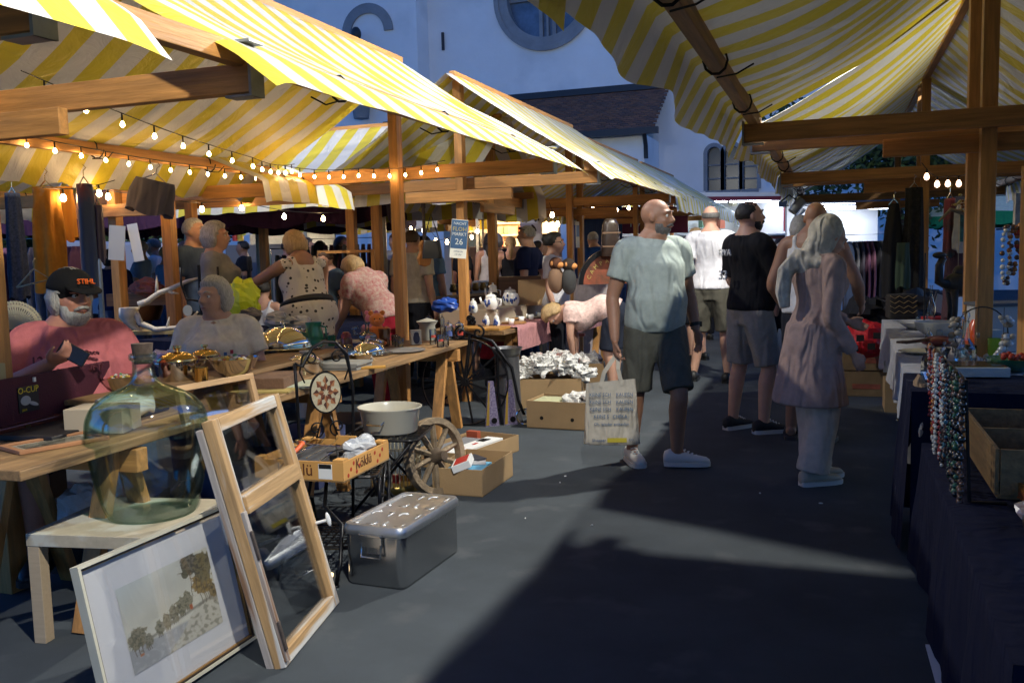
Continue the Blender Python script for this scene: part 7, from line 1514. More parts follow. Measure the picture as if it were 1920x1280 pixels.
# poster on the second stall post
pp = at(862, 448, 9.0); t = thing('poster', 'blue and white flea market poster with a large 26 on the wooden post', 'poster', (pp.x, pp.y - .02, pp.z), look(.35, -1) + PI); t.rotation_euler.y = .10
MB().box((0, 0, 0), (.17, .006, .38)).build('board', mat('poster_white', (.62, .62, .58), .7), t); MB().box((0, -.004, .045), (.165, .003, .28)).build('blue_field', mat('poster_blue', (.02, .07, .17), .6), t)
PW = mat('poster_pale', (.50, .52, .50), .7); PO = mat('poster_ochre', (.35, .28, .08), .7)
for s_, z, sz, m_ in (('NACHT', .15, .038, PW), ('FLOH', .095, .058, PO), ('MARKT', .045, .045, PW), ('26', -.03, .085, PW)): text(s_, t, m_, (0, -.0065, z), sz, ext=.0006)
for s_, z, sz in (('OPFIKON', -.125, .022), ('13 Uhr', -.155, .026)): text(s_, t, MATS['poster_blue'], (0, -.0042, z), sz, ext=.0005)
pp = at(1083, 440, 12.6); t = thing('poster', 'narrow white and blue notice on the light post of the third stall', 'notice', pp, look(.9, -.4) + PI); MB().box((0, 0, 0), (.14, .006, .36)).build('board', MATS['poster_white'], t); MB().box((0, -.004, .05), (.12, .002, .16)).build('blue_field', mat('notice_blue', (.15, .25, .5), .6), t)
# ================================================================== second left stall: crockery
PZ = .787
def cr(px, py, z=None):
    if z is None: z = .95 if py < 589 else PZ
    v = gz(px, py, z); return (min(v.x, -3.05 if z < .9 else -3.3), v.y, z)
BLP = mat('delft_blue', (.04, .08, .28), .3)
def chinapot(lab, px, py, r, h, lid=True, spout=False, nm='china_pot', x=None):
    p = x or cr(px, py); t = ware(nm, lab, 'teapot' if spout else 'jar', *p, 0, 'blue and white crockery on the pink cloth')
    lath([(0, 0), (r * .7, 0), (r, h * .25), (r * 1.02, h * .6), (r * .8, h * .92), (r * .7, h), (0, h)], 20).build('body', M_CHINA, t, smooth=True)
    if lid: lath([(r * .85, h), (r * .6, h + .02), (.01, h + .03), (.014, h + .045), (0, h + .05)], 16).build('lid', M_CHINA, t, smooth=True)
    if spout: MB().tube([V(-r * .8, 0, h * .35), V(-r * 1.5, 0, h * .6), V(-r * 1.7, 0, h * .95)], [.02, .014, .010], 8).build('spout', M_CHINA, t, smooth='all'); MB().tube([V(r * .8, 0, h * .85), V(r * 1.6, 0, h * .8), V(r * 1.5, 0, h * .35), V(r * .9, 0, h * .25)], .008, 6).build('handle', M_CHINA, t, smooth='all')
    q = MB(); rnd = random.Random(px)
    for i in range(7): a = -PI / 2 + rnd.uniform(-.8, .9); z = h * rnd.uniform(.25, .75); q.ell((r * 1.0 * math.cos(a), r * 1.0 * math.sin(a), z), (.012, .012, .018), n=6, k=4)
    q.build('blue_pattern', BLP, t, smooth='all'); return t
CL = [('tall blue and white coffee pot left of the crockery', 925, 572, .055, .20, True, True), ('round blue-patterned teapot in the crockery group', 943, 580, .07, .13, True, True), ('large white lidded tureen at the back of the crockery', 957, 572, .085, .15, True, False), ('blue and white sugar jar before the tureen', 965, 586, .045, .09, True, False), ('blue and white storage tin at the right of the crockery', 1003, 572, .06, .13, False, False), ('little white lidded jar, left of the pair on the orange board', 912, 612, .036, .085, True, False), ('little white lidded jar, right of the pair on the orange board', 931, 612, .036, .085, True, False), ('white milk jug beside the storage tin', 985, 578, .035, .10, False, True), ('cream cup at the left end of the crockery', 905, 590, .035, .06, False, False), ('long white planter with blue flowers behind the trowel', 872, 590, .11, .12, False, False)]
one(MB().box((0, 0, .08), (.62, 1.9, .155)), 'raised_box', 'low pale box raising the crockery on the second left stall', 'box', mat('pale_riser', (.40, .33, .24), .8), (-3.55, 9.55, .788), -.02, False, .004)
for lab, px, py, r, h, l, s in CL: chinapot(lab, px, py, r, h, l, s)
one(MB().box((0, 0, .012), (.5, .34, .024)), 'orange_board', 'orange wooden board under the pair of lidded jars', 'board', wood('orange_wood', (.45, .22, .05), 'y'), (-3.3, 8.32, .772), 0, False, .003)
for i, (px, py, r, lab) in enumerate(((962, 606, .14, 'round brown wooden platter, lower of two'), (955, 598, .12, 'round brown wooden platter, upper of two'))): p = cr(px, py, PZ + .022 * i); one(lath([(0, 0), (r, 0), (r, .018), (r * .9, .02), (0, .014)], 28), 'wooden_platter', lab, 'platter', wood('platter_wood', (.28, .14, .05), 'x'), p)
q = MB()
rnd = random.Random(3)
for i in range(40): x, y = rnd.uniform(-.2, .2), rnd.uniform(-.12, .12); a = rnd.uniform(-.5, .5); q.tube([V(x - .08 * math.cos(a), y - .08 * math.sin(a), .008 + .012 * rnd.random()), V(x, y, .012 + .012 * rnd.random()), V(x + .08 * math.cos(a), y + .08 * math.sin(a), .01 + .012 * rnd.random())], [.003, .003, .009], 5, flat=.5)
o = one(q, 'cutlery', 'heap of old spoons and forks on the pink cloth', 'cutlery', mat('old_silver', (.30, .28, .22), .3, .9), cr(1010, 596)); 
t = ware('trowel', 'black garden trowel standing on the board left of the lidded jars', 'trowel', *cr(884, 610, .798)); q = MB(); q.prism([(-.045, 0), (.045, 0), (.04, .08), (.012, .10), (-.012, .10), (-.04, .08)], -.005, .005, R=Matrix(((1, 0, 0), (0, 0, 1), (0, 1, 0)))); q.build('blade', M_BLACKM, t); MB().tube([V(0, 0, .10), V(0, 0, .20)], [.010, .014], 8).build('handle', M_BLACKM, t, smooth=True)
for i, (px, lab) in enumerate(((913, 'small amber figurine left of the orange board jars'), (932, 'small amber figurine right of the first amber one'))): q = MB(); q.ell((0, 0, .03), (.022, .02, .03)); q.ell((0, 0, .07), (.016, .016, .018)); one(q, 'figurine', lab, 'figurine', mat('amber_fig', (.55, .22, .03), .4), cr(px, 590))
# plush monkeys
for i, (px, py, hx_, lab) in enumerate(((1042, 498, .6, 'brown plush monkey with an orange face, left of the pair'), (1066, 500, 1., 'dark plush monkey with cream collar, right of the pair'))):
    p = at(px, py, 9.4); t = thing('plush_monkey', lab, 'soft toy', (p.x, p.y, p.z - .20), look(hx_, -.4), None); FB = mat('monkey_fur%d' % i, ((.08, .03, .015), (.03, .018, .012))[i], .95, bump=.8, bs=150); FO = mat('monkey_face', (.48, .20, .06), .8)
    q = MB(); q.ell((0, 0, .05), (.10, .08, .14), n=14, k=10); q.build('body', [mat('monkey_tan', (.15, .085, .05), .9), mat('monkey_dark', (.03, .03, .03), .9)][i], t, smooth='all'); q = MB(); q.ell((0, 0, .22), (.075, .07, .07), n=14, k=10); hd = q.build('head', FB, t, smooth='all'); q = MB(); q.ell((0, .05, .205), (.048, .045, .035), n=12, k=8); q.build('muzzle', FO, hd, smooth='all')
    for s in (-1, 1): q = MB(); q.ell((s * .08, 0, .225), (.02, .012, .025), n=8, k=6); q.build('ear', FO, hd, smooth='all')
p = at(1100, 500, 9.9)
ar_ = at(1150, 520, 9.6); t = thing('arched_signboard', 'dark arched wooden signboard with faded painted lettering behind the bending woman', 'sign', (ar_.x, ar_.y, at(1150, 532, 9.6).z), look(.15, -1) + PI); n = 18; R1 = .36
q = MB(); q.prism([(R1 * math.cos(PI * i / n), R1 * .9 * math.sin(PI * i / n)) for i in range(n + 1)], 0, .03, R=Matrix(((1, 0, 0), (0, 0, 1), (0, 1, 0)))); q.build('board', mat('painted_board', (.10, .06, .02), .6, var=.6, vs=9, col2=(.25, .05, .02)), t)
q = MB(); ring(q, 0, 0, R1 - .03, R1 + .02, -.02, .035, 20, 0, PI); q.build('rim', M_BLACKM, t)
for s_, a in zip('CAMPARI BAR', [PI * (.9 - .08 * i) for i in range(11)]):
    if s_ != ' ': text(s_, t, PO, ((R1 - .085) * math.cos(a), -.006, (R1 - .085) * .9 * math.sin(a)), .06, rot=(PI / 2, -(a - PI / 2), 0), ext=.001)
ba = at(1145, 470, 9.5); t = thing('instrument_case', 'tall dark brown leather instrument case standing behind the bald man', 'case', (ba.x, ba.y, at(1145, 480, 9.5).z), look(.1, -1) + PI); q = MB(); rstack(q, [(.10, .055, .05, 0), (.105, .06, .05, .02), (.085, .055, .05, .33), (.06, .05, .045, .38), (.03, .03, .02, .39)]); q.build('case_body', mat('brown_leather', (.025, .014, .010), .35, coat=.3), t, smooth='all'); 
for z in (.10, .24): MB().box((0, -.058, z), (.19, .008, .018)).build('strap', mat('strap_tan', (.10, .055, .03), .5), t)
# guitar and handbag hanging
gu_ = at(795, 470, 9.6); t = thing('guitar', 'small acoustic guitar hanging from the beam by its neck', 'guitar', gu_, math.atan2(VR.y, VR.x) + .5); q = MB(); P = [(.0, -.17), (.075, -.15), (.095, -.08), (.06, -.01), (.07, .06), (.03, .11), (-.03, .11), (-.07, .06), (-.06, -.01), (-.095, -.08), (-.075, -.15)]
q.prism([(x * .8, z) for x, z in P], -.03, .03, R=Matrix(((1, 0, 0), (0, 0, 1), (0, 1, 0)))); q.build('body', mat('guitar_wood', (.30, .12, .03), .3, coat=.5), t, bevel=.01); MB().box((0, -.02, .28), (.03, .018, .36)).build('neck', mat('dark_neck', (.05, .03, .02), .4), t); MB().box((0, -.015, .50), (.05, .014, .11)).build('headstock', MATS['dark_neck'], t); q = MB(); q.lathe([(.028, 0), (.028, .003)], 14, axis=RX, c=(0, -.031, .0)); q.build('sound_hole', M_BLACKM, t)
hb_ = at(810, 463, 9.4); t = thing('handbag', 'black handbag hanging by its strap next to the guitar', 'handbag', (hb_.x, hb_.y, hb_.z), math.atan2(VR.y, VR.x)); q = MB(); rstack(q, [(.105, .04, .03, -.12), (.10, .045, .03, -.05), (.085, .03, .02, .05), (.08, .02, .015, .07)]); q.build('bag', mat('black_leather', (.012, .012, .012), .35), t, smooth=True); MB().tube([V(-.08, 0, .06), V(-.03, 0, .24), V(0, 0, .34), V(.03, 0, .24), V(.08, 0, .06)], .006, 6).build('strap', MATS['black_leather'], t)
for px, py, d, w__, h__, lab in ((975, 540, 10.8, .5, .28, 'plain wooden chest behind the crockery'), (1000, 548, 10.2, .34, .28, 'tan cardboard sheet box right of the wooden chest')): p = at(px, py, d); one(MB().box((0, 0, 0), (w__, .3, h__)), 'wooden_chest' if w__ > .4 else 'tan_box', lab, 'box', wood('chest_wood', (.12, .06, .03), 'x') if w__ > .4 else M_CARD, (p.x, p.y, p.z), .33, False, .004)
p = at(800, 580, 8.2); t = thing('toy_figure', 'grey-white ornamental bird bath figure below the back table', 'figure', (p.x, p.y, .62), .3); lath([(0, 0), (.08, 0), (.05, .08), (.08, .2), (.07, .26), (.10, .30), (0, .33)], 14).build('body', mat('stone_figure', (.36, .34, .28), .8), t, smooth=True)
crumple('blue_bag', 'blue plastic bag under the back table', 'plastic bag', at(832, 572, 8.9), .13, mat('blue_plastic', (.02, .08, .40), .35), 3, sq=(1.2, .7, .55), amp=.3)
# boxes under the near left table
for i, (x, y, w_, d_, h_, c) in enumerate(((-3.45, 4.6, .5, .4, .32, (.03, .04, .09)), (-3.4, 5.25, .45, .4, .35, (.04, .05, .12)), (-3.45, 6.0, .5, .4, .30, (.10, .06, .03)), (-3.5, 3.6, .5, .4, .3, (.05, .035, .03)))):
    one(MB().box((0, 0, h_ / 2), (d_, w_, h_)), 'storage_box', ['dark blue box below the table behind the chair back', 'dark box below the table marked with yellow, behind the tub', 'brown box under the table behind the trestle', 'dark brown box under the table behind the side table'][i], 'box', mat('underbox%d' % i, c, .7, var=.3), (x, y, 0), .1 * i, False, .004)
crumple('white_cloth_bundle', 'white crumpled cloth under the table behind the side table', 'cloth', (-3.35, 3.25, .35), .12, cloth('bundle_white', (.5, .5, .5)), 7, sq=(.7, 1, 1.1), amp=.3)
# ================================================================== right stalls
WZ = .807
def rw(px, py, z=WZ): v = gz(px, py, z); return (max(v.x, .46), v.y, z)
one(lath([(0, 0), (.07, 0), (.14, .05), (.165, .11), (.16, .112), (.13, .055), (.06, .012), (0, .012)], 30), 'white_bowl', 'large white shallow bowl on the white cloth', 'bowl', mat('grey_white_bowl', (.42, .43, .40), .4), (.72, 7.45, WZ))
one(lath([(0, 0), (.1, 0), (.17, .05), (.19, .06), (.185, .064), (0, .012)], 30), 'white_dish', 'flat white dish behind the large bowl', 'dish', M_CHINA, (.66, 8.1, WZ))
one(lath([(0, 0), (.035, 0), (.038, .14), (.03, .17), (.013, .22), (.012, .32), (.016, .33), (0, .33)], 18), 'glass_bottle', 'tall clear glass bottle behind the bowls', 'bottle', M_GLASS, (.79, 8.75, WZ))
q = MB(); q.lathe([(0, 0), (.12, 0), (.13, .012), (.12, .016), (0, .008)], 28, axis=Matrix.Rotation(1.35, 3, 'X')); one(q, 'standing_plate', 'cream plate standing upright before the dark bags', 'plate', M_CHINA, (.98, 8.3, WZ + .12), look(.3, -1) + PI)
zg = ware('zigzag_bag', 'woven handbag with black and gold zigzag pattern', 'handbag', .56, 9.0, .84, .3); MB().box((0, 0, .10), (.24, .14, .22)).build('bag', mat('woven_dark', (.03, .025, .02), .8), zg, bevel=.02)
q = MB()
for r_ in range(4):
    for i in range(6): x0 = -.12 + .04 * i; s = 1 if i % 2 else -1; q.beam((x0, -.0725, .05 + .045 * r_ - .012 * s), (x0 + .04, -.0725, .05 + .045 * r_ + .012 * s), .003, .010, up=(0, 1, 0))
q.build('zigzag_band', mat('woven_gold', (.40, .28, .12), .8), zg)
crumple('black_bags', 'heap of dark handbags on the far white cloth', 'handbags', (.70, 9.6, .90), .28, mat('dark_heap', (.012, .012, .016), .6), 3, sq=(1.2, 1, .6))
cnv = mat('pale_picture', (.38, .38, .33), .7); t = ware('leaning_picture', 'small pale framed picture leaning among the bags', 'picture', .88, 9.0, .86, .5); MB().box((0, 0, .1), (.13, .015, .2), rot=Matrix.Rotation(.3, 3, 'Y')).build('frame', mat('dark_small_frame', (.03, .03, .04), .5), t); MB().box((0, -.009, .1), (.10, .004, .16), rot=Matrix.Rotation(.3, 3, 'Y')).build('picture', cnv, t)
one(MB().box((0, 0, .015), (.3, .2, .03)), 'red_box', 'flat red box behind the zigzag bag', 'box', mat('flat_red', (.4, .02, .02), .6), (.9, 8.9, .82), .4, False, .004)
# maroon mandolin-like instrument
t = ware('mandolin', 'maroon mandolin lying on the white cloth', 'mandolin', .62, 6.75, WZ, .9); q = MB(); q.ell((.06, 0, .03), (.14, .085, .035), n=18, k=10); q.build('body', mat('maroon_gloss', (.10, .015, .02), .3, coat=.4), t, smooth='all'); MB().box((-.17, 0, .045), (.26, .03, .018)).build('neck', mat('dark_neck2', (.03, .015, .012), .4), t); MB().box((-.32, 0, .05), (.07, .05, .014)).build('headstock', MATS['dark_neck2'], t)
one(lath([(0, 0), (.08, 0), (.14, .012), (.14, .016), (.07, .006), (0, .006)], 26), 'small_dish', 'yellowish oval dish at the edge of the white cloth', 'dish', mat('ivory_dish', (.45, .42, .30), .3), (.52, 6.3, WZ))
one(lath([(0, 0), (.035, 0), (.055, .05), (.07, .09), (.066, .09), (.045, .03), (0, .012)], 14), 'cut_glass_bowl', 'cut glass bowl at the corner of the white cloth', 'bowl', M_GLASS, (.56, 5.75, WZ))
dc = ware('crystal_decanter', 'cut crystal decanter with a conical neck', 'decanter', .70, 5.72, WZ); lath([(0, 0), (.05, 0), (.06, .03), (.055, .09), (.022, .15), (.016, .24), (.02, .25), (0, .25)], 12).build('body', M_GLASS, dc); lath([(.012, .25), (.022, .275), (.018, .30), (0, .31)], 10).build('stopper', M_GLASS, dc)
one(lath([(0, 0), (.045, 0), (.062, .04), (.06, .10), (.05, .13), (0, .13)], 10), 'hobnail_vase', 'knobbly cut glass vase hanging over the navy cloth edge', 'vase', M_GLASS, (.47, 5.0, .81), 0, False)
one(lath([(0, 0), (.05, 0), (.075, .06), (.06, .14), (.03, .2), (0, .2)], 18), 'orange_vase', 'bright orange glass vase on the white cloth', 'vase', mat('orange_glass', (.70, .10, .02), .2, coat=.4), (.86, 6.5, WZ))
one(lath([(0, 0), (.04, 0), (.042, .12), (.038, .12), (.036, .01), (0, .01)], 18), 'green_candle_glass', 'light green candle glass beside the orange vase', 'candle glass', mat('lime_glass', (.22, .42, .03), .15, coat=.3), (.90, 6.05, WZ))
one(MB().box((0, 0, .05), (.09, .06, .10)), 'light_carton', 'small pale blue carton between orange vase and green glass', 'carton', mat('pale_blue_carton', (.35, .42, .46), .6), (.92, 6.3, WZ + .05), .3, False)
one(lath([(0, 0), (.045, 0), (.05, .07), (0, .07)], 16), 'dark_tin', 'small dark tin in front of the orange vase', 'tin', M_BLACKM, (.80, 6.15, WZ))
ca = ware('glass_rack', 'flat clear plastic tray of silver cutlery at the corner of the table', 'cutlery tray', .66, 5.28, .81, .1); MB().box((0, 0, .025), (.34, .26, .05)).build('tray', M_FILM, ca, bevel=.004)
for i in range(7): MB().box((0, -.10 + .033 * i, .054), (.32, .018, .006)).build('cutlery_piece', M_CHROME if i % 3 else M_GOLD, ca)
one(lath([(0, 0), (.06, 0), (.12, .05), (.135, .07), (.13, .07), (.05, .012), (0, .012)], 24), 'green_bowl', 'green glass bowl with red berries', 'bowl', mat('green_ceramic', (.03, .14, .07), .2, coat=.4), (.90, 5.45, .81))
q = MB(); rnd = random.Random(2)
for i in range(16): q.ell((rnd.uniform(-.05, .05), rnd.uniform(-.05, .05), .05 + .02 * rnd.random()), (.016,) * 3, n=8, k=5)
one(q, 'red_berries', 'red ornamental berries in the green bowl', 'berries', mat('berry_red', (.35, .03, .01), .4), (.90, 5.45, .825))
one(lath([(0, 0), (.05, 0), (.07, .04), (.02, .07), (.04, .1), (.02, .13), (0, .13)], 20), 'silver_pot', 'round polished silver pot by the hanging necklaces', 'pot', MATS['mirror_steel'], (.93, 4.95, .81))
# dark camel statue
cm_ = at(1808, 590, 7.0); t = thing('camel_statue', 'dark carved camel statue standing on the right-hand table', 'statue', (cm_.x, cm_.y, .81), math.atan2(VR.y, VR.x)); DM = mat('dark_carving', (.020, .017, .014), .5, bump=.5, bs=40)
q = MB(); q.ell((0, 0, .38), (.17, .075, .10), n=18, k=10); q.ell((-.04, 0, .46), (.055, .05, .06)); q.ell((.06, 0, .46), (.055, .05, .06)); q.tube([V(-.13, 0, .38), V(-.20, 0, .40), V(-.20, 0, .52), V(-.17, 0, .58)], [.05, .035, .03, .028], 10); q.ell((-.20, 0, .60), (.055, .024, .026))
q.build('body', DM, t, smooth='all')
for x, y in ((-.10, -.04), (-.10, .04), (.11, -.04), (.11, .04)): MB().tube([V(x, y, .34), V(x + .01, y, .18), V(x, y, .0)], [.032, .020, .018], 8).build('leg', DM, t, smooth='all')
MB().tube([V(-.30, .02, .0), V(-.30, .02, .62)], .006, 6).build('staff', DM, t)
crumple('black_hat', 'black feathered hat under the camel statue', 'hat', (.98, 7.0, .92), .11, mat('black_felt', (.008, .008, .009), .9), 5, sq=(1.3, 1, .7))
# white crate & shell wreath
wc = at(1862, 640, 5.8); t = thing('white_crate', 'white painted crate behind the shell wreath', 'crate', (wc.x + .1, wc.y + .1, .81), math.atan2(VR.y, VR.x)); MB().box((0, 0, .14), (.42, .25, .29)).build('body', mat('dull_white', (.42, .42, .42), .6), t, bevel=.004); MB().box((0, 0, .295), (.45, .28, .02)).build('lid', mat('slate_edge', (.08, .09, .11), .6), t, bevel=.003)
sw_ = at(1840, 625, 5.3); t = thing('shell_wreath', 'wreath of shells, silver beads and driftwood hanging on a wire ring', 'wreath', (sw_.x, sw_.y, sw_.z), math.atan2(VR.y, VR.x)); MB().tube([V(.155 * math.cos(a), 0, .155 * math.sin(a)) for a in [i * PI / 16 for i in range(32)]], .004, 6, closed=True).build('ring', M_WIRE, t)
rnd = random.Random(6); SH = [mat('shell%d' % i, c, .35, .3 * (i == 2)) for i, c in enumerate(((.36, .31, .24), (.20, .15, .10), (.5, .5, .5)))]
q = MB()
for i in range(64): a = rnd.uniform(PI * .80, PI * 2.25); r = .155 + rnd.uniform(-.02, .03); s = rnd.uniform(.010, .028); q.ell((r * math.cos(a), rnd.uniform(-.02, .02), r * math.sin(a)), (s, s * .8, s * .7), R=Matrix.Rotation(a, 3, 'Y'), n=7, k=5, m=rnd.randrange(3))
tag(q.build('shells', SH, t, smooth='all'), kind='stuff')
for x, h_ in ((-.02, .0), (.13, -.16)):
    MB().tube([V(x, 0, .15), V(x, 0, h_)], .002, 4).build('thread', M_WIRE, t); q = MB(); q.ell((x, 0, h_ - .01), (.012, .01, .018), n=8, k=6); q.build('pendant', SH[1], t, smooth='all')
# wooden box full of things behind the necklaces
bx_ = thing('wooden_case', 'open plywood case behind the hanging necklaces at the right edge', 'wooden case', (1.02, 4.35, .63), 0); PW_ = wood('plywood', (.20, .12, .05), 'y')
for (c, d_) in (((0, 0, .0), (.6, .9, .02)), ((-.30, 0, .09), (.015, .9, .17)), ((.30, 0, .09), (.015, .9, .17)), ((0, -.45, .09), (.58, .015, .17)), ((0, .45, .09), (.58, .015, .17)), ((0, 0, .09), (.58, .012, .16))): MB().box(c, d_).build('panel', PW_, bx_, bevel=.002)
bx_.location = (.86, 4.10, .575)
# necklace rack
nr_ = thing('necklace_rack', 'black wire rack carrying the necklaces over the navy table edge', 'rack', (.44, 4.35, .81), 0)
MB().tube([V(0, -.80, .20), V(0, .55, .20)], .006, 6).build('bar', M_BLACKM, nr_)
for y in (-.78, .5): MB().tube([V(0, y, .20), V(.02, y, -.24 if y < 0 else 0), V(.14, y, -.24 if y < 0 else 0)], .007, 6).build('stand', M_BLACKM, nr_)
def strand(label, x, y, z, drop, w_, bead, m, seed=0, m2=None, dirx=(0, 1)):
    q = MB(); rnd = random.Random(seed); n = int((drop * 2 + w_) / (bead * 1.9)); d = Vector((dirx[0], dirx[1], 0))
    for i in range(n):
        f = i / n * 2 * PI; yy = w_ * math.sin(f) * .5; zz = -drop * (1 - math.cos(f)) / 2; s = bead * rnd.uniform(.75, 1.15)
        q.ell((d.x * yy + rnd.uniform(-.3, .3) * bead, d.y * yy, zz), (s, s, s), n=7, k=5, m=(rnd.random() < .35) if m2 else 0)
    return one(q, 'necklace', label, 'necklace', [m, m2] if m2 else m, (x, y, z), 0, 'all', group='necklaces hanging over the navy table')
NK = {k: mat('bead_' + k, c, .18, coat=.4) for k, c in dict(pearl=(.60, .56, .46), amber=(.35, .12, .02), red=(.30, .03, .02), turq=(.03, .12, .16), black=(.012, .012, .012), silver=(.45, .45, .46), brown=(.10, .05, .03), white=(.55, .55, .52), green=(.03, .10, .05)).items()}
ns = [('amber and silver bead necklace at the far end of the rack', 4.80, .28, 'amber', 'silver', .010), ('tangled crystal necklace second from the far end', 4.72, .38, 'silver', 'brown', .009), ('red and brown necklace beside the crystal one', 4.66, .34, 'red', 'brown', .009), ('clear glass bead necklace left of the pearls', 4.58, .44, 'white', 'amber', .008), ('dark amber necklace left of the pearls', 4.52, .40, 'amber', 'red', .010), ('long pearl necklace in the middle of the rack', 4.40, .50, 'pearl', None, .0095), ('red and white bead necklace right of the pearls', 4.26, .46, 'red', 'white', .009), ('black and cream bead necklace', 4.14, .52, 'black', 'pearl', .010), ('brown necklace flecked with turquoise at the right', 4.02, .40, 'brown', 'turq', .008), ('black and green stone necklace beside the flecked one', 3.93, .46, 'black', 'green', .008), ('thick dark necklace with gold threads at the right edge', 3.74, .50, 'black', 'brown', .014), ('long black necklace at the right edge, near the camera', 3.66, .58, 'black', 'green', .013), ('brown seed necklace nearest the camera', 3.58, .5, 'brown', 'black', .012)]
for i, (lab, y, dr, a, b, bd) in enumerate(ns): strand(lab, .43 - .004 * (i % 3), y, 1.01, dr * .95, .05, bd, NK[a], i, NK[b] if b else None)
crumple('leather_pouch', 'tan leather pouch hanging left of the necklaces', 'pouch', (.395, 4.86, .74), .09, mat('tan_leather', (.30, .19, .10), .7), 4, sq=(.5, .9, 1.2), amp=.25)
crumple('cloth_tag', 'small pale cloth scrap under the leather pouch', 'cloth', (.385, 4.68, .62), .05, cloth('pale_scrap', (.42, .36, .30)), 6, sq=(.4, 1, 1), amp=.3)
# bag of sweets/goods at right bottom
crumple('foil_bag', 'crinkled clear bag of reddish sweets at the right edge', 'bag', (.66, 3.32, .62), .085, mat('foil_red', (.33, .13, .11), .25, var=.6, vs=14, col2=(.45, .42, .44), coat=.6), 2, sq=(1.1, .9, .65), amp=.35)
one(MB().box((0, 0, .03), (.24, .2, .06)), 'yellow_sweet_box', 'yellow and orange printed box behind the bag of sweets', 'box', mat('yellow_box', (.45, .28, .03), .4, var=.7, vs=9, col2=(.30, .05, .02)), (.76, 3.62, .572), .3, False, .003)
t = thing('floor_sign', 'white plastic strip lying on the carpet beside the navy cloth', 'sign', (.375, 3.40, .006), .02); MB().box((0, -.12, 0), (.09, .62, .008)).build('strip', mat('white_plastic', (.55, .57, .62), .5), t)
q = MB(); q.ell((0, 0, .006), (.02, .02, .008), n=10, k=6); one(q, 'floor_lamp_glint', 'tiny shiny metal cap set as a glint on the carpet by the navy cloth', 'metal cap', mat('bright_cap', (.8, .7, .4), .15, 1.), tuple(gz(1684, 789).xy) + (0,))  # bright metal dome in place of a glint on the carpet
# litter
for i, (px, py, s) in enumerate(((1539, 944, .014), (1060, 893, .012), (1050, 905, .010), (1695, 950, .016), (1110, 985, .008), (985, 972, .008), (1425, 925, .007))): p = gz(px, py); q = MB(); q.ell((0, 0, .004), (s, s * .5, .004), n=7, k=4); one(q, 'paper_scrap', ['tiny white paper scrap in front of the headscarf woman', 'paper scrap left of the cloth bag, upper one', 'paper scrap left of the cloth bag, lower one', 'brown leaf scrap on the dark carpet at the right', 'pale crumb on the carpet near the long streak of light', 'pale crumb right of the steel container', 'small crumb between the walking man and the woman'][i], 'litter', M_WHITE if i != 3 else M_CARD, (p.x, p.y, 0), i)
# red bag, boxes at the far right floor
crumple('red_bag', 'red carrier bag with black squares beside the white cloth', 'bag', (.27, 9.35, .60), .25, mat('red_bag_cloth', (.55, .012, .02), .6, fold=.4), 6, sq=(.9, .7, .75), amp=.2)
q = MB()
for i, (x, z) in enumerate(((-.05, .03), (.05, -.05), (-.10, -.07), (.10, .05))): q = MB(); q.box((.27 + x, 9.14 + .01 * i, .60 + z), (.07, .012, .06)); one(q, 'black_square', ['upper left', 'lower right', 'lower left', 'upper right'][i] + ' black square patch on the red bag', 'patch', M_WIRE, (0, 0, 0), 0, False)
for i, (px, py, z0, lab) in enumerate(((1580, 742, 0, 'banana carton on the floor under the red bag'), (1582, 700, .26, 'second carton stacked on the banana carton'))): p = gz(1580, 742); c_2 = carton(lab, None, .02, .50, .38, .25, loc=(p.x, p.y, z0), m=mat('dark_carton', (.20, .13, .06), .8, var=.2)); q = MB(); q.box((.22, -.002, .10), (.26, .003, .05)); q.build('print', mat('carton_print', (.25, .07, .04), .7, var=.5, vs=5), c_2); MB().box((.25, .19, .24), (.49, .37, .012)).build('lid', M_CARDIN, c_2)
one(MB().box((0, 0, .14), (.4, .4, .28)), 'brown_carton', 'brown carton under the white cloth overhang', 'box', M_CARD, (.62, 8.9, 0), 0, False, .004)
crumple('dark_clothes', 'heap of dark clothes beyond the red bag', 'clothes', (.30, 9.9, .80), .26, mat('dark_heap2', (.015, .016, .022), .9), 9, sq=(1, 1, .8))
# hanging clothes right
def hang2(*a, **k): return hanging(*a, **k)
hang2('hanging_dress', 'long black dress hanging from the right-hand beam', 'dress', 1662, 1690, 382, 610, 9.0, mat('black_dress', (.008, .008, .010), .8), 1, .4, .07, shape=lambda f: .55 + .5 * min(1, f * 5))
hang2('hanging_fur', 'black and grey fur stole hanging beside the black dress', 'fur', 1700, 1728, 352, 590, 8.9, mat('dark_fur', (.015, .014, .014), .95, var=.6, vs=30, bump=1., bs=90), 3, .3, .10)
hang2('hanging_dress', 'dark green garment hanging in front of the fur', 'garment', 1683, 1704, 455, 540, 8.7, mat('green_garment', (.035, .06, .035), .8), 5, .2, .05, hanger=False)
rk = at(1630, 445, 12.5); t = thing('clothes_rack', 'chrome rail of shirts in blue, grey and purple at the far right', 'clothes rack', (rk.x, rk.y, 0), math.atan2(VR.y, VR.x)); MB().tube([V(-.35, 0, 0), V(-.35, 0, rk.z + .04), V(.40, 0, rk.z + .04), V(.40, 0, 0)], .014, 8).build('rail', M_CHROME, t, smooth=True)
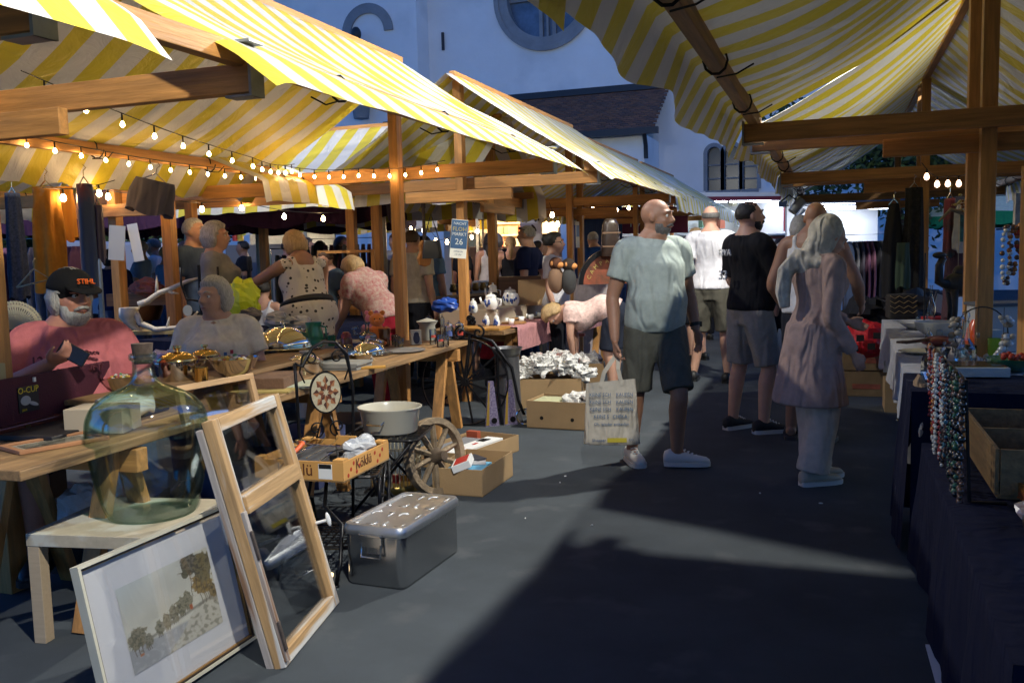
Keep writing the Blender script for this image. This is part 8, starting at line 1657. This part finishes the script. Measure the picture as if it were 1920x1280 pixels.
def rackclothes(parent, n, x0, dx, zt, cols, h=.95, d_=.42):
    for i in range(n):
        q = MB(); x = x0 + dx * i; k = 8; hh = h * (1 + .12 * math.sin(i * 2.1)); rings = []
        for j in range(k + 1): f = j / k; wy = d_ / 2 * (.35 + .65 * min(1, f * 6)); rings.append((V(x + .006 * math.sin(j + i), 0, zt - .05 - hh * f), V(.022 + .01 * f, 0, 0), V(0, wy * (1 - .12 * f), 0)))
        q.loft(rings, 14); q.build('garment', cols[i % len(cols)], parent, smooth='all')
GC = [cloth('garm%d' % i, c) for i, c in enumerate(((.16, .22, .34), (.20, .20, .22), (.10, .09, .12), (.20, .09, .16), (.26, .12, .18), (.05, .05, .06), (.35, .35, .38)))]
rackclothes(t, 9, -.28, .075, rk.z, GC)
for px, py, lab in ((640, 452, 'rail of pale shirts in the middle distance behind the boy'), (585, 470, 'low rail of dark shirts behind the polka dot woman'), (55, 455, 'rail of clothes behind the orange dress')):
    d = 13.0 if px > 100 else 9.5; rk = at(px, py, d); t = thing('clothes_rack', lab, 'clothes rack', (rk.x, rk.y, 0), math.atan2(VR.y, VR.x), None); MB().tube([V(-.6, 0, 0), V(-.6, 0, rk.z + .04), V(.6, 0, rk.z + .04), V(.6, 0, 0)], .014, 8).build('rail', M_CHROME, t, smooth=True); rackclothes(t, 12, -.5, .09, rk.z, GC[::-1] if px == 585 else GC)
# white T-shirt, skirts and ornament behind the near right post
hang2('hanging_tshirt', 'white T-shirt hanging behind the shell mobile', 'T-shirt', 1796, 1838, 378, 470, 7.6, cloth('dull_white_cloth', (.36, .36, .38)), 2, .15, .05, shape=lambda f: .8 + .3 * min(1, f * 5))
hang2('hanging_skirt', 'long dusty purple pleated skirt hanging on the right', 'skirt', 1776, 1832, 470, 596, 7.8, cloth('dusty_purple', (.11, .06, .075)), 6, .1, .08, 7., hanger=False)
hang2('hanging_scarf', 'red and teal striped scarf hanging right of the light post', 'scarf', 1772, 1790, 372, 480, 7.7, mat('teal_red', (.04, .10, .13), .8, var=.6, vs=5, col2=(.18, .02, .03)), 7, .1, .05)
q = MB(); q.box((0, -.0, 0), (.10, .012, .24)); p = at(1812, 425, 7.3); one(q, 'patterned_panel', 'brown and turquoise embroidered panel hanging in front of the T-shirt', 'textile', mat('embroidery', (.10, .045, .025), .9, var=.8, vs=12, col2=(.05, .20, .20)), p, math.atan2(VR.y, VR.x), False)
mb_ = at(1813, 385, 7.2); t = thing('shell_mobile', 'hanging ornament of yellow shells and driftwood below the bulbs', 'mobile', mb_, math.atan2(VR.y, VR.x)); q = MB(); rnd = random.Random(12)
for i in range(30): q.ell((rnd.gauss(0, .035), rnd.gauss(0, .02), rnd.uniform(-.06, .08)), (.016, .012, .012), n=7, k=5, m=rnd.randrange(2))
tag(q.build('shells', [mat('shell_yellow', (.38, .28, .10), .5), mat('shell_brown', (.18, .07, .03), .5)], t, smooth='all'), kind='stuff')
MB().tube([V(-.02, 0, -.06), V(-.13, 0, -.03), V(-.22, 0, -.12)], [.02, .016, .008], 8).build('driftwood', M_OLDW, t, smooth='all'); MB().tube([V(.02, 0, .24), V(.04, 0, .15), V(0, 0, .06)], .005, 5).build('hook', M_CHROME, t)
for x in (-.06, -.02, .04): MB().tube([V(x, 0, -.05), V(x, 0, -.60)], .002, 4).build('cord', mat('pale_cord', (.4, .32, .22), .8), t)
# post at the right edge with hanging beads
rp = at(1918, 660, 4.9); o = MB().box((0, 0, .55), (.10, .12, 1.6)).build('wooden_post', M_BEAM['z'], None, loc=(rp.x + .04, rp.y, .55), rotz=.3, bevel=.004); tag(o, 'wooden post at the right edge behind the necklaces', 'post')
for i, (px, lab, a, b, bd, dr) in enumerate(((1889, 'pale shell necklace hanging left of the right-edge post', 'white', 'brown', .016, .36), (1901, 'golden bead necklace hanging by the right-edge post', 'amber', 'brown', .017, .30), (1917, 'big orange-red bead necklace at the right edge', 'red', 'amber', .028, .16))): p = at(px, 425, 5.8); strand(lab, p.x, p.y, p.z, dr, .05, bd, NK[a], i + 40, NK[b], (VR.x, VR.y))
q = MB(); q.box((0, 0, 0), (.07, .03, .26)); p = at(1912, 400, 5.9); one(q, 'card_sleeve', 'narrow clear sleeve of cards hanging at the right edge', 'sleeve', mat('dull_sleeve', (.30, .29, .28), .4, var=.4, vs=20), p, .3, False)
MB().tube([V(0, 0, 0), V(.9, 0, 0)], .006, 6).build('hanging_bar', M_BLACKM, None, loc=at(1868, 430, 5.9), rotz=.33); tag(bpy.data.objects['hanging_bar'], 'thin black bar from which the right-edge beads hang', 'bar')
# vendor's spotlights on the truck side, clamp lamps
for i, (px, py, d) in enumerate(((1495, 385, 10.5), (1500, 398, 16))): p = at(px, py, d); t = thing('clamp_lamp', ['white cylindrical lamp head under the second right stall', 'small arm lamp in front of the food truck edge'][i], 'lamp', p, .5); q = MB(); q.lathe([(.05, -.1), (.06, .08), (0, .1)], 16, axis=Matrix.Rotation(.7, 3, 'Y')); q.build('head', M_STEEL, t, smooth=True); MB().tube([V(0, 0, .05), V(-.1, 0, .12), V(-.2, 0, .05)], .008, 6).build('arm', M_WIRE, t)
# ================================================================== distant trucks and stands
def emit(key, c, s): return mat(key, c, .5, emit=s, ecol=c)
# red food truck
T0, T1 = at(1128, 480, 20.5), at(1478, 480, 21.8); u = T1 - T0; Lt = Vector((u.x, u.y)).length; ang = math.atan2(u.y, u.x)
ztp, zct = at(1300, 362, 21).z, at(1430, 442, 21.5).z
ft = thing('food_truck', 'white and burgundy food truck with a lit hatch at the end of the aisle', 'food truck', (T0.x, T0.y, 0), ang)
RED = mat('burgundy_paint', (.16, .006, .02), .4, coat=.3); TW = mat('truck_white', (.60, .60, .62), .4)
MB().box((Lt / 2, .02, (zct + .3) / 2), (Lt, .12, zct - .3)).build('lower_panel', RED, ft); MB().box((Lt / 2, 1.0, ztp - .05), (Lt + .1, 2.1, .12)).build('roof', TW, ft); MB().box((Lt / 2, -.03, ztp - .14), (Lt + .1, .05, .10)).build('roof_edge', RED, ft)
MB().box((Lt / 2, -.05, zct + .02), (Lt - .1, .35, .04)).build('counter', TW, ft); MB().box((Lt / 2, 2.0, ztp / 2), (Lt, .06, ztp - .12)).build('back_wall', mat('steel_wall', (.45, .47, .45), .35, .3, var=.1), ft)
for x in (.03, Lt * .435, Lt - .03): MB().box((x, .0, (zct + ztp) / 2), (.12 if x != Lt * .435 else .05, .14, ztp - zct - .2)).build('pillar', RED if x != Lt * .435 else TW, ft)
for x in (.03, Lt - .03): MB().box((x, 1.0, ztp / 2), (.05, 2.0, ztp - .15)).build('side_wall', TW, ft)
MB().box((Lt / 2, 1.0, .35), (Lt, 2.0, .08)).build('floor', TW, ft)
sx0 = (at(1150, 400, 20.6) - T0).length; MB().box((Lt * .27, -.06, (zct + ztp) / 2 - .10), (Lt * .34, .05, ztp - zct - .42)).build('sign_panel', mat('sign_burgundy', (.20, .004, .035), .4), ft)
text('DONNA', ft, mat('sign_black', (.01, .01, .01), .6), (Lt * .25, -.092, (zct + ztp) / 2 + .07), .22, ext=.003); text('MARTINA', ft, M_WHITE, (Lt * .25, -.092, (zct + ztp) / 2 - .17), .25, ext=.003)
for x in (Lt * .2, Lt * .6, Lt * .85): MB().box((x, .5, ztp - .17), (Lt * .22, .10, .05)).build('strip_light', emit('tube_light', (.75, .85, 1.), 40.), ft)
q = MB(); q.lathe([(.20, 0), (.20, .01)], 20, axis=RX, c=(Lt * .91, -.05, zct - .28)); q.build('round_logo', M_WHITE, ft); q = MB(); q.lathe([(.13, 0), (.13, .004)], 20, axis=RX, c=(Lt * .91, -.062, zct - .28)); q.build('logo_ring', mat('logo_blue', (.1, .2, .4), .5), ft)
rnd = random.Random(1)
for i in range(14): MB().box((Lt * .50 + .17 * i, 1.7, zct + .35 + .28 * (i % 3)), (.13, .2, .18 + .05 * (i % 2))).build('shelf_item', mat('shelf_item%d' % (i % 4), ((.3, .32, .3), (.35, .1, .05), (.1, .2, .12), (.45, .42, .3))[i % 4], .5), ft)
for i, x in enumerate((Lt * .13, Lt * .9)): person('food truck worker ' + ['left of the burgundy sign', 'in a red cap at the right end of the hatch'][i], Matrix.Translation(ft.location) @ Matrix.Rotation(ang, 4, 'Z') @ V(x, 1.1, .40), look(.1, -1), 1.7, None, top=('tee', [DRK, GRY][i]), bottom=None, hair=('short', ['black', 'red'][i]), vox=.035, legs=False, shoes=None)
# bright stand further right behind the racks
Q0, Q1 = at(1560, 470, 17), at(1705, 470, 17.5); u = Q1 - Q0; Lq = u.length; bs2 = thing('market_kiosk', 'brightly lit white kiosk behind the clothes rack on the right', 'kiosk', (Q0.x, Q0.y, 0), math.atan2(u.y, u.x)); z1 = at(1630, 378, 17).z
MB().box((Lq / 2, .6, z1 + .05), (Lq + .6, 1.4, .12)).build('roof', mat('dark_fascia', (.03, .035, .05), .6), bs2); MB().box((Lq / 2, 1.2, z1 / 2), (Lq + .4, .06, z1)).build('back_wall', TW, bs2); MB().box((Lq / 2, 0, .55), (Lq + .4, .1, 1.1)).build('counter', TW, bs2)
MB().box((Lq / 2, .5, z1 - .08), (Lq, .3, .05)).build('strip_light', emit('tube_light2', (.8, .88, 1.), 22.), bs2)
# coffee stand (warm)
Cc0, Cc1 = at(862, 470, 17.5), at(1052, 470, 18); u = Cc1 - Cc0; Lc2 = u.length; z1, z0 = at(950, 400, 17.7).z, at(950, 462, 17.7).z
cf = thing('coffee_stand', 'warmly lit coffee stand with a coffee bean banner behind the crowd', 'coffee stand', (Cc0.x, Cc0.y, 0), math.atan2(u.y, u.x)); WW = mat('warm_interior', (.70, .58, .42), .7)
MB().box((Lc2 / 2, .0, z0 / 2), (Lc2, .1, z0)).build('counter', mat('counter_tan', (.40, .24, .14), .6), cf); MB().box((Lc2 / 2, 1.7, z1 / 2 + .1), (Lc2, .06, z1 + .2)).build('back_wall', WW, cf); MB().box((Lc2 / 2, .9, z1 + .12), (Lc2 + .3, 2.0, .08)).build('roof', mat('grey_roof', (.25, .26, .28), .6), cf)
for x in (.03, Lc2 - .03): MB().box((x, .85, z1 / 2), (.05, 1.7, z1)).build('side_wall', WW, cf)
for x in (.25, .72): MB().box((Lc2 * x, .6, z1 - .02), (Lc2 * .3, .15, .05)).build('warm_light', emit('warm_tube', (1., .70, .38), 130.), cf)
rnd = random.Random(3)
for z in (z0 + .25, z0 + .5): MB().box((Lc2 * .45, 1.55, z), (Lc2 * .8, .25, .03)).build('shelf', WW, cf)
for i in range(16): MB().box((.15 + (Lc2 - .3) * (i + .5) / 16, 1.5, z0 + .10 + .25 * (i % 3)), (.10, .1, .15 + .05 * (i % 2))).build('shelf_item', MATS['shelf_item%d' % (i % 4)], cf)
MB().box((Lc2 * .2, .5, z0 + .14), (.4, .35, .3)).build('coffee_machine', M_CHROME, cf); MB().box((Lc2 * .88, .5, z0 + .12), (.3, .3, .25)).build('oven', M_BLACKM, cf)
bn = at(996, 440, 16.5); t = thing('banner', 'tall white banner printed with three coffee beans', 'banner', (bn.x, bn.y, 0), look(0, -1) + PI); zt2 = at(996, 396, 16.5).z; MB().box((0, 0, (zt2 + .4) / 2), (.40, .03, zt2 - .4)).build('banner_sheet', mat('banner_white', (.66, .64, .62), .7), t); MB().box((0, 0, .2), (.05, .05, .4)).build('stand', M_STEEL, t)
BK = mat('bean_brown', (.035, .018, .015), .6)
for x, z, a in ((-.09, -.13, .4), (.09, -.12, -.4), (.03, -.32, -.6)):
    for s in (-1, 1): q = MB(); q.ell((x + s * .028 * math.cos(a), -.018, zt2 + z - s * .028 * math.sin(a)), (.026, .004, .075), R=Matrix.Rotation(a, 3, 'Y'), n=12, k=8); q.build('bean_print', BK, t, smooth='all')
# burger stand left
Bb0, Bb1 = at(425, 480, 17), at(600, 480, 17); u = Bb1 - Bb0; Lb = u.length; z1, z0 = at(500, 418, 17).z, at(500, 458, 17).z
bs3 = thing('burger_stand', 'lit burger stand under the purple tent with sauce bottles', 'food stand', (Bb0.x, Bb0.y, 0), math.atan2(u.y, u.x))
MB().box((Lb / 2, 0, z0 / 2), (Lb, .1, z0)).build('counter', mat('counter_grey', (.22, .22, .23), .5), bs3); MB().box((Lb / 2, 1.6, z1 / 2 + .1), (Lb, .06, z1 + .2)).build('back_wall', mat('stand_wall', (.42, .40, .34), .6, var=.2), bs3); MB().box((Lb / 2, .8, z1 + .12), (Lb + .3, 1.9, .08)).build('roof', mat('dark_roof', (.03, .03, .04), .6), bs3)
for x in (.3, .75): MB().box((Lb * x, .6, z1 - .0), (Lb * .3, .12, .05)).build('light', emit('burger_light', (1., .86, .66), 50.), bs3)
MB().box((Lb * .28, 1.5, z0 + .42), (Lb * .3, .04, .34)).build('menu_board', mat('menu_red', (.35, .08, .05), .6, var=.5, vs=12), bs3)
for i, c in enumerate(((.55, .04, .02), (.65, .45, .04))): q = lath([(0, 0), (.06, 0), (.06, .24), (.01, .34), (0, .34)], 12); o = q.build('sauce_bottle', mat('sauce%d' % i, c, .4), None, smooth=True, loc=at(442 + 9 * i, 452, 16.9)); tag(o, ['red', 'yellow'][i] + ' sauce bottle on the burger stand counter', 'bottle')
sgn = at(585, 400, 14.5); t = thing('shop_sign', 'dark sign with pale lettering above the burger stand', 'sign', sgn, look(0, -1) + PI); MB().box((0, 0, .02), (.55, .04, .34)).build('board', mat('sign_dark', (.012, .014, .03), .6), t); text('DO', t, mat('sign_pale', (.45, .50, .65), .6), (.04, -.025, .09), .17, ext=.002); text('BOX', t, MATS['sign_pale'], (.08, -.025, -.07), .17, ext=.002)
p = at(955, 386, 15.5); t = thing('shop_sign', 'pale blue fascia lettering above the coffee stand', 'sign', p, look(0, -1) + PI); MB().box((0, 0, 0), (1.3, .03, .16)).build('board', mat('fascia_blue', (.25, .34, .5), .6), t); text('www.gruezi.ch', t, mat('fascia_ink', (.03, .05, .2), .6), (0, -.018, 0), .12, ext=.001)
# blue door & white block tables
p0, p1 = at(1092, 470, 19), at(1128, 470, 19); t = thing('blue_kiosk', 'blue painted wooden kiosk left of the food truck', 'kiosk', ((p0.x + p1.x) / 2, p0.y + .5, 0), .33); MB().box((0, 0, 1.25), (1.0, .8, 2.5)).build('body', mat('blue_boards', (.03, .07, .20), .7, var=.3, vs=4, stretch=(12, 12, 1)), t)
for px, d, w_, lab in ((1080, 13.2, .9, 'white draped high table before the blue kiosk'), (940, 13.5, .9, 'white cloth counter with an e logo beside the coffee stand queue')): p = at(px, 455, d); t = thing('draped_counter', lab, 'counter', (p.x, p.y, 0), .33); z_ = 1.12; MB().box((0, 0, z_ / 2), (w_, .5, z_)).build('cloth_body', cloth('pale_pinkish', (.50, .44, .45)) if px == 1080 else cloth('pale_blue_cloth', (.34, .42, .55)), t, bevel=.02)
text('e', t, M_WHITE, (.34, -.262, z_ - .1), .16, ext=.002)
# trees
def tree_(label, px, d, zc_, rx, rz, n, col, seed, trunk=True):
    p = at(px, 400, d); t = thing('tree', label, 'tree', (p.x, p.y, 0), 0, 'dark trees behind the stalls'); rnd = random.Random(seed)
    MB().tube([V(0, 0, 0), V(.05, 0, zc_ * .5), V(-.05, .1, zc_)], [.22, .17, .10], 8).build('trunk', mat('bark', (.05, .035, .025), .9), t, smooth='all')
    q = MB(); cl_ = [(rnd.gauss(0, rx * .5), rnd.gauss(0, rx * .5), zc_ + rnd.gauss(0, rz * .45)) for _ in range(26)]
    for i in range(n): c = cl_[i % 26]; r = rnd.gauss(0, .42); a = Vector((c[0] + rnd.gauss(0, .42), c[1] + rnd.gauss(0, .42), c[2] + rnd.gauss(0, .34))); b = Vector((rnd.gauss(0, 1), rnd.gauss(0, 1), rnd.gauss(0, 1))).normalized(); c2 = b.orthogonal().normalized(); s = rnd.uniform(.07, .13); q.add([a - b * s, a + c2 * s * .5, a + b * s, a - c2 * s * .5], [(0, 1, 2, 3)], rnd.random() < .35)
    tag(q.build('crown', [mat('leaf_dark', (.025, .05, .018), .6), mat('leaf_light', (.06, .10, .03), .6)], t), kind='stuff')
tree_('dark leafy tree seen through the gap behind the right stalls', 1680, 22, 3.6, 2.2, 1.6, 5200, 0, 1)
tree_('dark tree filling the gap near the right-hand beam top', 1800, 20, 5.0, 2.4, 1.8, 4200, 0, 2)
tree_('dark tree behind the purple tents at the left', 280, 20, 2.6, 2.0, 1.2, 3600, 0, 3)
tree_('dark tree at the far left behind the clothes rail', 30, 19, 2.4, 2.4, 1.3, 3600, 0, 4)
# van
p = at(265, 445, 17); t = thing('parked_van', 'white van roof glimpsed beyond the crowd on the left', 'van', (p.x, p.y, 0), .9)
q = MB(); q.prism([(-1.6, .35), (1.7, .35), (1.8, .9), (1.2, 1.15), (.75, 1.85), (-1.5, 1.95), (-1.65, 1.5)], -.8, .8, R=Matrix(((1, 0, 0), (0, 0, 1), (0, 1, 0)))); q.build('body', TW, t, bevel=.06); q = MB(); q.prism([(.80, 1.78), (1.16, 1.18), (.4, 1.18), (.4, 1.78)], -.81, .81, R=Matrix(((1, 0, 0), (0, 0, 1), (0, 1, 0)))); q.build('side_window', M_DKGLASS, t)
for x in (-1., 1.1):
    for y in (-.78, .78): q = MB(); q.lathe([(.33, -.1), (.33, .1)], 20, axis=RX, c=(x, y, .33)); q.build('wheel', M_WIRE, t, smooth=True)

# ================================================================== small repeated glassware
def scatter(name, label, cat, group, m, prof, pts, n=14):
    me = lath(prof, n).mesh(name, m, True)
    for x, y, z in pts: o = bpy.data.objects.new(name, me); COL.objects.link(o); o.location = (x, y, z); tag(o, label, cat, group)
rnd = random.Random(21)
scatter('drinking_glass', 'plain small drinking glass among the clutter on the near left table', 'glass', 'small drinking glasses on the near left table', M_GLASS, [(0, 0), (.024, 0), (.030, .085), (.027, .085), (.021, .008), (0, .008)], [(-3.30 - .09 * (i % 3), 5.75 + .13 * i + rnd.uniform(-.02, .02), .771) for i in range(9)])
scatter('coffee_cup', 'plain white coffee cup on the second left stall', 'cup', 'white cups on the second left stall', M_CHINA, [(0, 0), (.025, 0), (.036, .055), (.033, .055), (.022, .008), (0, .008)], [(-3.14 - .12 * (i % 2), 8.75 + .16 * i, .788) for i in range(8)])
scatter('brass_pot', 'small dark brass pot on the back table', 'pot', 'small brass pots on the back table', mat('aged_brass', (.25, .16, .06), .35, .9), [(0, 0), (.04, 0), (.055, .04), (.035, .09), (.045, .11), (0, .11)], [tuple(gz(850 + 14 * i, 548 - i, 1.005).xy) + (1.005,) for i in range(7)])
scatter('perfume_bottle', 'small clear bottle on the white cloth of the right stall', 'bottle', 'small clear bottles on the white cloth', M_GLASS, [(0, 0), (.022, 0), (.024, .06), (.008, .075), (.008, .09), (.013, .095), (0, .11)], [(.62 + .10 * (i % 3), 6.0 + .33 * i, WZ) for i in range(8)])
scatter('trinket_box', 'small dark trinket box on the navy cloth table', 'box', 'dark trinket boxes on the navy cloth table', mat('dark_trinket', (.03, .02, .018), .35, coat=.3), [(.04, 0), (.045, .02), (.045, .04), (.0, .045)], [(.62 + .12 * (i % 3), 3.25 + .16 * i, .572) for i in range(6)], 8)
bake()
